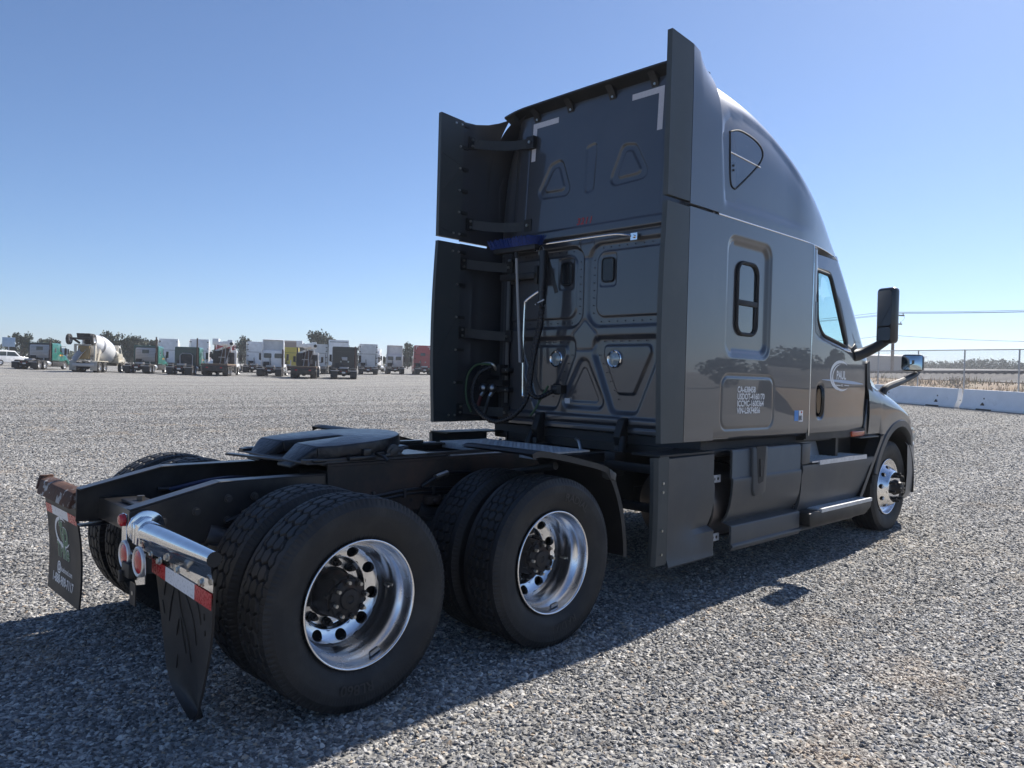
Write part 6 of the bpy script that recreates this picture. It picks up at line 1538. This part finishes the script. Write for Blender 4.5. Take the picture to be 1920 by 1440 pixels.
    if rack == 'frame':
        r_ = MB(); X = xw-.3; r_.tube([(X, -.62, 1.0), (X, -.62, 2.05), (X, -.42, 2.25), (X, .42, 2.25), (X, .62, 2.05), (X, .62, 1.0)], .05, 8); hk = r_.build('cab_guard', M['vrack'], o)
        b = MB(); b.box(X+.05, X+.12, -.60, .60, 1.0, 2.12); b.build('guard_panel', M['vchassis'], hk)
    if stack:
        for s, zt in stack:
            g = MB(); g.cyl((xw-.16, s*1.02, 1.0), (xw-.16, s*1.02, zt), .075, n=12); g.cyl((xw-.16, s*1.02, 1.3), (xw-.16, s*1.02, 2.2), .11, n=12); g.build('exhaust_stack', M['vbrown'], o)
    if rwin:
        y0, y1, z0, z1, mt = rwin; w = MB(); w.box(xw-.045, xw-.03, y0, y1, z0, z1); w.build('rear_window', M[mt], o, bevel=.01)
    if lamps:
        for s in (-1, 1): g = MB(); g.cyl((xw-.05, s*.35, 1.72), (xw-.02, s*.35, 1.72), .09, n=14); g.build('work_lamp', M['lens'], o)
    hb = MB(); hb.tube(catmull([(xw-.05, .3, 2.0), (xw-.15, .25, 1.5), (xw-.3, .2, 1.15), (xw-.2, .45, 1.3)], 12), .035, 6); hb.build('air_hose', M['vchassis'], o)
    return o

def build_yard():
    tractor('tractor_unit', 'green flat-top tractor with grey rack and orange stripe at the far left', (16.9, 86.6, 1.07), 'vgreen', 'vblack', h=2.95, rack='full', stack=[(-1, 3.15)], stripe='vorange', hd=R(54), sc=.97)
    tractor('tractor_unit', 'green flat-top tractor with grey rack just right of the cement mixer', (24.81, 77.79, .97), 'vgreen', 'vgreendark', h=2.95, rack='full', stack=[(-1, 3.9)], stripe='vorange', sc=.99)
    tractor('tractor_unit', 'green flat-top tractor with a low cab guard beside the left flatbed crane truck', (27.3, 73.22, .94), 'vgreen', 'vgreendark', h=2.95, rack='frame', stack=[(-1, 3.9)], stripe='vorange', sc=.98)
    tractor('tractor_unit', 'white high-roof sleeper tractor behind the green tractor with the grey rack', (35.07, 99.19, 1.31), 'vwhite', 'vwhiteshade', roof='high', h=4.25, hd=R(60))
    tractor('tractor_unit', 'white high-roof sleeper tractor behind the green tractor with the cab guard', (38.05, 96.29, 1.31), 'vwhite', 'vwhiteshade', roof='high', h=4.3, hd=R(60))
    tractor('tractor_unit', 'red sleeper tractor peeping out right of the left crane truck', (43.0, 96.9, 1.39), 'vred', 'vred', roof='high', h=3.75, hd=R(75))
    tractor('tractor_unit', 'pale blue-white sleeper tractor behind the white day cab', (42.52, 89.16, 1.31), 'vwhite', 'vwhiteshade', roof='high', h=4.1)
    tractor('tractor_unit', 'white day-cab tractor with open roof fairing between the two crane trucks', (34.87, 69.37, 1.01), 'vwhite', 'vwhite', roof='day', h=2.78, hl=3.95, xw=2.6, stack=[(-1, 2.9)], tank=True)
    tractor('tractor_unit', 'yellow sleeper tractor left of the right crane truck', (45.59, 86.18, 1.34), 'vyellow', 'vyellow', h=3.45)
    tractor('tractor_unit', 'pale grey sleeper tractor behind the right crane truck', (47.3, 81.73, 1.34), 'vgrey', 'vgrey', roof='high', h=3.9)
    tractor('tractor_unit', 'black sleeper tractor with dusty mudflaps standing nearest in the row', (37.47, 59.43, .99), 'vblack', 'vblack', h=3.2, stack=[(-1, 3.25)], lamps=True, rwin=(-.25, .30, 1.85, 2.18, 'vrack'))
    tractor('tractor_unit', 'plain silver-white high-roof tractor right of the black tractor', (53.15, 78.95, 1.46), 'vwhite', 'vgrey', roof='high', h=4.05, tape=True)
    tractor('tractor_unit', 'white day-cab tractor with one rear window left of the red tractor', (59.33, 81.72, 1.63), 'vgrey', 'vgrey', roof='day', h=2.75, hl=4.05, xw=2.6)
    tractor('tractor_unit', 'red high-roof tractor with white corner tape beside the grey truck edge', (59.98, 76.08, 1.63), 'vred', 'vred', roof='high', h=3.98, tape=True, rwin=(-.32, .32, 2.55, 2.95, 'vglass'), lamps=True)
    tractor('tractor_unit', 'dark chassis of a tractor between the green tractor and the mixer', (25.2, 108.0, 1.37), 'vblue', 'vblue', h=2.5, hd=R(80))
    tractor('tractor_unit', 'white tractor seen far back between the silver and the white day-cab trucks', (69.9, 100.2, 1.97), 'vwhite', 'vwhite', roof='day', h=2.7, hl=3.6, xw=2.6, hd=R(215))
    tractor('tractor_unit', 'white flat-nosed tractor far back behind the left crane truck', (41.6, 93.0, 1.33), 'vwhite', 'vwhite', roof='day', h=2.45, xw=2.6, hd=R(230))
vm('vwhiteshade', (.78, .79, .81))  # white with the bluish shade of the rear faces put into its colour
build_yard()

def build_mixer():
    hd = R(54); o = empty('mixer_truck', (20.12+.9*math.cos(hd), 78.42+.9*math.sin(hd), .95), hd, label='cement mixer truck with white drum and raised booster wheels', cat='mixer truck'); o.scale = (1.04,)*3
    running_gear(o, front=5.9, flaps=False)
    dr = MB(); c = Vector((2.6, 0, 2.35)); ax = Vector((-1, 0, .27)).normalized(); u = Vector((0, 1, 0)); w = ax.cross(u); prof = [(-2.55, .50), (-2.35, .85), (-1.5, 1.18), (-.6, 1.24), (.4, 1.20), (1.4, .95), (2.3, .62), (2.5, .52), (2.52, .42), (2.2, .38)]
    q = catmull(prof, 40); v = []; n = 40
    for a, r_ in q: v += [c+ax*float(a)+u*(float(r_)*math.cos(t))+w*(float(r_)*math.sin(t)) for t in np.linspace(0, 2*math.pi, n, endpoint=False)]
    dr.add(v, [(i*n+j, i*n+(j+1) % n, (i+1)*n+(j+1) % n, (i+1)*n+j) for i in range(39) for j in range(n)]); dm = dr.build('drum', M['vwhite'], o)
    b = MB(); b.add([c+ax*.95+u*(1.125*math.cos(t))+w*(1.125*math.sin(t)) for t in np.linspace(0, 6.283, 41)[:-1]]+[c+ax*1.15+u*(1.07*math.cos(t))+w*(1.07*math.sin(t)) for t in np.linspace(0, 6.283, 41)[:-1]], [(i, (i+1) % 40, 40+(i+1) % 40, 40+i) for i in range(40)]); b.build('drum_ring', M['vrack'], dm)
    p = MB(); p.box(-.55, -.25, -.95, -.80, .9, 2.6); p.box(-.55, -.25, .80, .95, .9, 2.6); p.box(-.5, -.3, -.95, .95, 2.5, 2.65); p.bar((-.4, -.9, 1.0), (.9, -.9, 2.0), .12, .2); p.bar((-.4, .9, 1.0), (.9, .9, 2.0), .12, .2); p.build('drum_pedestal', M['vcream'], o, bevel=.01)
    h = MB(); h.prism([(-.95, 3.65), (.15, 3.65), (-.1, 3.05), (-.7, 3.05)], 'y', -.6, .6); h.build('charge_hopper', M['vchassis'], o, bevel=.03)
    ch = MB()
    for i in range(9): pass
    P = []
    for t in np.linspace(0, 1, 8): P.append([(-.75-.75*t, .30*math.cos(a)+.45*t, 2.35-1.0*t+.30*math.sin(a)) for a in np.linspace(math.pi, 2*math.pi, 9)])
    ch.grid(np.array(P)); Q = np.array(P); Q[..., 2] -= .03; ch.grid(Q); ch.build('chute', M['vrack'], o)
    bo = MB(); bo.bar((-.3, -.55, 2.75), (-1.35, -.75, 3.15), .14, .16); bo.bar((-.3, .55, 2.75), (-1.35, .75, 3.15), .14, .16); bo.cyl((-1.35, -1.0, 3.15), (-1.35, 1.0, 3.15), .08, n=12); bo.build('booster_axle', M['vchassis'], o)
    for s in (-1, 1): link('booster_wheel', VW['single'], o, loc=(-1.35, s*1.05, 3.05))
    for s in (-1, 1):
        f = MB(); f.prism([(-.75, 1.0), (-.62, 1.12), (1.95, 1.12), (2.02, 1.0), (1.95, 1.04), (-.60, 1.04)], 'y', s*.60, s*1.22); f.build('fender', M['vcream'], o); vbox('mudflap', 'vcream2', o, -.80, -.77, s*.60, s*1.22, .18, 1.0, .01)
    ld = MB(); ld.bar((-.2, -1.05, .9), (.3, -1.05, 2.2), .05, .35); ld.build('ladder', M['vcream'], o); wt = MB(); wt.cyl((3.9, -1.0, 1.85), (4.5, -1.0, 1.85), .36, n=20); wt.build('water_tank', M['vcream'], o, bevel=.03)
    rb = MB(); rb.box(-.85, -.75, -.95, .95, .55, .85); rb.build('rear_bumper', M['vrack'], o, bevel=.02)
    tail = MB(); tail.prism([(-1.0, 1.3), (-.5, 1.25), (-.45, 2.4), (-.75, 2.5)], 'y', -.5, .5); tail.build('rear_cowl', M['vyellowdirty'], o, bevel=.02)
    g = MB(); g.prism([(4.9, .95), (4.9, 2.75), (5.5, 2.72), (5.95, 1.95), (6.2, 1.85), (6.2, .95)], 'y', -1.12, 1.12); cab = g.build('cab', M['vcream'], o, bevel=.07, seg=3)
    for s in (-1, 1):
        w = MB(); w.prism(rpoly([(5.05, 1.95), (5.72, 1.95), (5.42, 2.5), (5.05, 2.5)], .06, 3), 'y', s*1.11, s*1.13); w.build('window', M['vglass'], cab); w = MB(); w.prism(rrect(min(s*.15, s*.9), max(s*.15, s*.9), 2.0, 2.5, .08), 'x', 4.88, 4.9); w.build('rear_window', M['vglass'], cab)
    g = MB(); g.prism([(6.1, .95), (6.1, 1.85), (7.3, 1.6), (7.6, 1.2), (7.6, .7), (7.2, .7)], 'y', -.9, .9); hd_ = g.build('hood', M['vcream'], o, bevel=.1, seg=3)
    for s in (-1, 1): f = MB(); f.prism([(5.0, 1.0), (5.3, 1.22), (5.9, 1.3), (6.5, 1.15), (6.7, .85), (6.45, .85), (5.9, 1.1), (5.3, 1.0)], 'y', s*.8, s*1.2); f.build('fender', M['vcream'], hd_, bevel=.03)
vm('vcream2', (.33, .31, .27)); vm('vyellowdirty', (.30, .21, .09), .7, 0)
build_mixer()

def build_crane_truck(label, loc, hd=HD, sc=1.0):
    o = empty('flatbed_crane_truck', (loc[0]+.9*math.cos(hd), loc[1]+.9*math.sin(hd), loc[2]), hd, label=label, cat='crane truck', group='flatbed crane trucks'); o.scale = (sc,)*3
    running_gear(o, front=6.6, flaps=False)
    for k in range(9): vbox('plank', 'vplank', o, -1.2, 4.3, -1.22+.272*k, -1.22+.272*k+.258, 1.16, 1.22, .004)
    fr = MB(); fr.box(-1.25, 4.3, -1.24, 1.24, 1.02, 1.155); fr.build('bed_frame', M['vbrown'], o); bp = MB(); bp.box(-1.24, -1.14, -1.15, 1.15, .48, 1.0); bp.build('rear_bumper', M['vchassis'], o, bevel=.02)
    for s in (-1, 1):
        l = MB(); l.box(-1.26, -1.24, s*.55, s*.75, .78, .88); l.build('tail_light', M['red'], o); st = MB(); st.cyl((-1.1, s*1.18, 1.22), (-1.1, s*1.18, 1.75), .05, n=8); st.build('stake', M['vrack'], o)
        vbox('outrigger', 'vcream2', o, 4.2, 4.5, s*1.0, s*1.25, .3, 1.1, .02)
    t = MB(); t.box(4.35, 5.0, -.9, .9, 1.1, 1.5); t.cyl((4.7, 0, 1.5), (4.7, 0, 2.7), .35, n=16); t.box(4.4, 5.0, -.55, .55, 2.0, 2.9); t.build('crane_turret', M['vbrown'], o, bevel=.03)
    ld = MB(); ld.bar((3.9, .35, 1.2), (4.2, .10, 3.0), .06, .06); ld.bar((3.9, -.15, 1.2), (4.2, -.15, 3.0), .06, .06); ld.bar((3.9, -.2, 1.2), (4.2, -.6, 2.9), .07, .07); ld.box(3.9, 3.98, -.2, .5, 1.9, 1.98); ld.build('boom_support', M['vrack'], o)
    b = MB(); b.box(3.5, 5.9, -.05, .45, 3.15, 3.55); b.box(3.4, 5.0, -.85, -.02, 3.2, 3.6); b.box(3.35, 3.6, -.95, -.45, 3.05, 3.75); b.bar((4.4, .9, 2.55), (4.4, -.6, 3.25), .3, .22); b.bar((4.4, -.6, 3.2), (4.4, -.75, 2.2), .12, .12); b.box(3.5, 4.6, .45, 1.05, 3.2, 3.85); bm_ = b.build('boom', M['vwhite'], o, bevel=.03)
    hk = MB(); hk.cyl((3.5, -.85, 3.35), (3.2, -.85, 3.35), .16, n=14); hk.build('boom_sheave', M['vchassis'], bm_)
    sd = MB(); sd.box(4.0, 4.35, .35, 1.05, 1.25, 2.6); sd.box(4.0, 4.35, -1.05, -.55, 1.25, 2.45); sd.build('control_cabinet', M['vchassis'], o, bevel=.03)
    pp = MB(); pp.cyl((5.0, 1.05, 1.0), (5.0, 1.05, 3.5), .07, n=10); pp.build('exhaust_stack', M['vbrown'], o)
    g = MB(); g.prism([(5.1, .95), (5.1, 2.7), (5.75, 2.65), (6.15, 1.95), (6.4, 1.85), (6.4, .95)], 'y', -1.12, 1.12); cab = g.build('cab', M['vwhite'], o, bevel=.07, seg=3)
    for s in (-1, 1):
        w = MB(); w.prism(rpoly([(5.25, 1.95), (5.9, 1.95), (5.62, 2.45), (5.25, 2.45)], .06, 3), 'y', s*1.11, s*1.13); w.build('window', M['vglass'], cab); m = MB(); m.box(6.15, 6.3, s*1.3, s*1.55, 1.7, 2.3); m.tube([(6.2, s*1.1, 1.7), (6.2, s*1.4, 1.68)], .03, 6); m.build('mirror', M['vchassis'], cab)
    g = MB(); g.prism([(6.3, .95), (6.3, 1.85), (7.5, 1.55), (7.8, 1.2), (7.8, .6), (7.2, .6)], 'y', -.92, .92); h = g.build('hood', M['vwhite'], o, bevel=.1, seg=3)
    for s in (-1, 1): f = MB(); f.prism([(5.8, .95), (6.1, 1.22), (6.6, 1.32), (7.2, 1.15), (7.4, .8), (7.15, .8), (6.6, 1.1), (6.1, 1.0)], 'y', s*.8, s*1.2); f.build('fender', M['vwhite'], h, bevel=.03)
build_crane_truck('flatbed crane truck with brown gear and white boom beside the green tractors', (29.6, 70.21, .94), sc=1.0)
build_crane_truck('flatbed crane truck with white boom left of the black tractor', (34.38, 61.53, .94), sc=.97)

def build_other():
    hd = R(58); o = empty('box_truck', (51.44+.8*math.cos(hd), 83.29+.8*math.sin(hd), 1.44), hd, label='white box truck with tall square rear behind the black tractor', cat='box truck')
    running_gear(o, xs=(0,), front=5.2, flaps=False)
    g = MB(); g.box(-1.2, 4.6, -1.28, 1.28, 1.1, 4.40); bx = g.build('cargo_box', M['vwhite'], o, bevel=.04); d = MB(); d.box(-1.225, -1.2, -1.12, 1.12, 1.2, 4.1); d.build('roller_door', M['vwhiteshade'], bx); h = MB(); h.box(-1.24, -1.2, -1.15, 1.15, 4.1, 4.16); h.build('door_header', M['vchassis'], bx)
    g = MB(); g.prism([(4.7, .8), (4.7, 2.8), (5.5, 2.75), (6.1, 1.9), (6.9, 1.6), (7.0, .6)], 'y', -1.1, 1.1); cab = g.build('cab', M['vwhite'], o, bevel=.08, seg=3)
    w = MB(); w.box(4.85, 5.5, -1.12, -1.10, 1.9, 2.5); w.build('window', M['vglass'], cab); w = MB(); w.box(4.85, 5.5, 1.10, 1.12, 1.9, 2.5); w.build('window', M['vglass'], cab)
    hd = R(62); p = (58.64, 111.16, 1.78); o = empty('trailer', p, hd, label='beige box trailer standing behind the yellow tractor', cat='trailer')
    g = MB(); g.box(0, 9, -1.9, 1.9, 1.2, 4.85); g.build('cargo_box', M['vbeige'], o, bevel=.04); d = MB(); d.box(-.03, 0, -1.7, 1.7, 1.35, 4.6); d.build('rear_door', M['vbrown2'], o)
    for x in (1.2, 2.5):
        for s in (-1, 1): link('wheel', VW['dual'], o, loc=(x, s*1.4, .5))
    f = MB(); f.box(.3, 8.8, -.6, .6, .8, 1.2); f.build('frame', M['vchassis'], o)
    hd = R(238); o = empty('white_suv', (19.4, 107.0, 1.37), R(20), label='white sport utility vehicle cut by the left edge', cat='car')
    g = MB(); g.prism([(-2.3, .35), (-2.4, 1.0), (-2.2, 1.15), (-1.95, 1.75), (-1.5, 1.85), (.3, 1.82), (1.0, 1.18), (2.1, 1.05), (2.35, .8), (2.35, .35)], 'y', -.95, .95); b = g.build('body', M['vwhite'], o, bevel=.08, seg=3)
    for s in (-1, 1):
        w = MB(); w.prism([(-1.85, 1.2), (-1.7, 1.68), (-.75, 1.70), (-.75, 1.2)], 'y', s*.94, s*.965); w.build('window', M['vglass'], b); w = MB(); w.prism([(-.65, 1.2), (-.65, 1.70), (.25, 1.68), (.75, 1.2)], 'y', s*.94, s*.965); w.build('window', M['vglass'], b)
        for x in (-1.4, 1.45): link('wheel', VW['car'], o, loc=(x, s*.85, .36))
    w = MB(); w.add([(-2.235, -.75, 1.2), (-2.235, .75, 1.2), (-1.99, .7, 1.68), (-1.99, -.7, 1.68)], [(0, 1, 2, 3)]); w.build('rear_window', M['vglass'], b)
    o = empty('site_sign', (29.7, 160.1, 2.1), R(80), label='small pale square panel on a post beyond the far left tractor', cat='sign'); g = MB(); g.box(-.06, .06, -1.0, 1.0, 2.6, 4.3); g.build('panel', M['vblue'], o, bevel=.02); g = MB(); g.cyl((0, 0, 0), (0, 0, 2.6), .10, n=8); g.build('post', M['galv'], o)
vm('vbeige', (.52, .43, .35)); vm('vbrown2', (.26, .20, .17))
build_other()

# ------------------------------------------------------------------ trees
M['leaf'] = pm('tree_leaf', (.070, .085, .048), .7, noise=(.6, .45)); M['leaf2'] = pm('tree_leaf_dark', (.050, .066, .040), .7, noise=(.6, .45))
def tree_meshes(seed, n=2200, clumps=24, mat='leaf'):
    rd = random.Random(seed); g = MB(); cl = []
    for k in range(clumps):
        a = rd.uniform(0, 6.28); r_ = rd.uniform(.05, .36); z = rd.uniform(.14, .86); r_ *= 1.1-.5*abs(z-.45); cl.append((r_*math.cos(a), r_*math.sin(a), z, rd.uniform(.10, .19)))
    for i in range(n):
        c = rd.choice(cl); d = Vector((rd.gauss(0, 1), rd.gauss(0, 1), rd.gauss(0, .8))).normalized()*c[3]*rd.uniform(.45, 1.05); p = Vector(c[:3])+d
        a = Vector((rd.gauss(0, 1), rd.gauss(0, 1), rd.gauss(0, 1))).normalized()*rd.uniform(.022, .045); b = a.cross(Vector((rd.gauss(0, 1), rd.gauss(0, 1), rd.gauss(0, 1)))).normalized()*rd.uniform(.018, .035)
        g.add([p-a, p+b, p+a, p-b], [(0, 1, 2, 3)])
    t = MB(); t.tube([(0, 0, -.03), (.01, 0, .2), (-.01, .01, .5), (0, 0, .75)], [.030, .024, .016, .006], 8)
    for c in cl[:9]: t.tube([(0, 0, .28+.12*rd.random()), (c[0]*.6, c[1]*.6, c[2]*.75), (c[0], c[1], c[2])], [.012, .008, .003], 5)
    return g.mesh('crown', M[mat], recalc=False), t.mesh('trunk', M['bark'])
TM = [tree_meshes(k, mat='leaf' if k % 2 else 'leaf2') for k in range(5)]
def tree(i, name, label, x, y, h, wx, group):
    o = empty(name, (x, y, float(gz(x, y))), random.uniform(0, 6.28), label=label, cat='tree', group=group); c, t = TM[i % 5]
    o.scale = (h*wx*.82, h*wx*.82, h); link('crown', c, o); link('trunk', t, o)
def build_trees():
    G = 'trees beyond the far row of trucks'
    for k, (x, y, h, wx, lb) in enumerate([
        (33.8, 170.1, 5.6, 1.05, 'feathery grey-green tree above the far left green tractor'), (43.0, 189.1, 5.2, 1.3, 'pale tree left of the cement mixer drum'), (40.0, 187.0, 4.2, 1.2, 'low tree just right of the far left green tractor'),
        (46.0, 158.3, 6.7, 1.15, 'dark broad tree right of the cement mixer drum'), (49.4, 156.5, 5.6, .8, 'slim tree right of the broad dark tree'), (52.8, 166.1, 6.1, .8, 'narrow tree above the cream mixer cab'), (58.5, 174.8, 5.9, 1.4, 'round dark tree left of the first white sleeper roof'),
        (83.0, 178.2, 7.6, 1.0, 'round tree above the red tractor'), (88.5, 178.0, 6.0, .9, 'small tree left of the white day cab roof'), (97.5, 178.0, 6.3, 1.2, 'reddish low tree behind the right crane boom'), (86.0, 147.4, 8.3, 1.0, 'tallest dark tree between the crane truck and the box truck'),
        (92.0, 156.0, 6.6, 1.0, 'leafy tree left of the tall dark tree'), (116.4, 187.5, 7.0, 1.0, 'tree top just showing over the white box truck'), (121.0, 184.0, 6.6, .9, 'twin tree top over the black tractor'), (99.8, 133.9, 6.0, .8, 'slim tree right of the white day cab with one window'), (104.6, 136.0, 5.0, 1.0, 'low bushy tree left of the red tractor')]):
        tree(k, 'tree', lb, x, y, h, wx, G)
    G = 'trees to the right of the yard, seen mirrored in the paint'
    rd = random.Random(3)
    for k in range(9):
        az = R(-4-5.6*k); d = 70+rd.uniform(-8, 12); tree(k, 'tree', 'broad green tree beyond the right side of the yard', CAM[0]+d*math.cos(az), CAM[1]+d*math.sin(az), rd.uniform(2.4, 4.0), rd.uniform(1.8, 2.8), G)
    rd = random.Random(11); g = MB()
    for i in range(21000):
        az = R(rd.uniform(32, 86)); d = rd.uniform(250, 275); x, y = CAM[0]+d*math.cos(az), CAM[1]+d*math.sin(az); h = 2.6+1.1*math.sin(az*61)+.8*math.sin(az*173)
        p = Vector((x, y, float(gz(x, y))+max(.3, h)*rd.random()**1.2)); a = Vector((rd.gauss(0, 1), rd.gauss(0, 1), rd.gauss(0, 1))).normalized()*.7; b = Vector((rd.gauss(0, 1), rd.gauss(0, 1), rd.gauss(0, 1))).normalized()*.75
        g.add([p, p+a, p+b], [(0, 1, 2)])
    tag(g.build('tree_belt', M['leaf'], None, recalc=False), 'low far belt of hazy trees along the horizon behind the parked trucks', 'trees', kind='stuff')
build_trees()

# ------------------------------------------------------------------ summer haze over the yard
def build_haze():
    m = bpy.data.materials.new('pale_haze'); m.use_nodes = True; nt = m.node_tree; nt.nodes.clear()
    out = nt.nodes.new('ShaderNodeOutputMaterial'); v = nt.nodes.new('ShaderNodeVolumePrincipled')
    v.inputs['Color'].default_value = (.93, .95, 1, 1); v.inputs['Density'].default_value = .0005; v.inputs['Anisotropy'].default_value = .35
    nt.links.new(v.outputs[0], out.inputs['Volume'])
    g = MB(); g.box(-1560, 1560, -1560, 1560, -1.5, 46)
    tag(g.build('haze', m), kind='stuff')
build_haze()
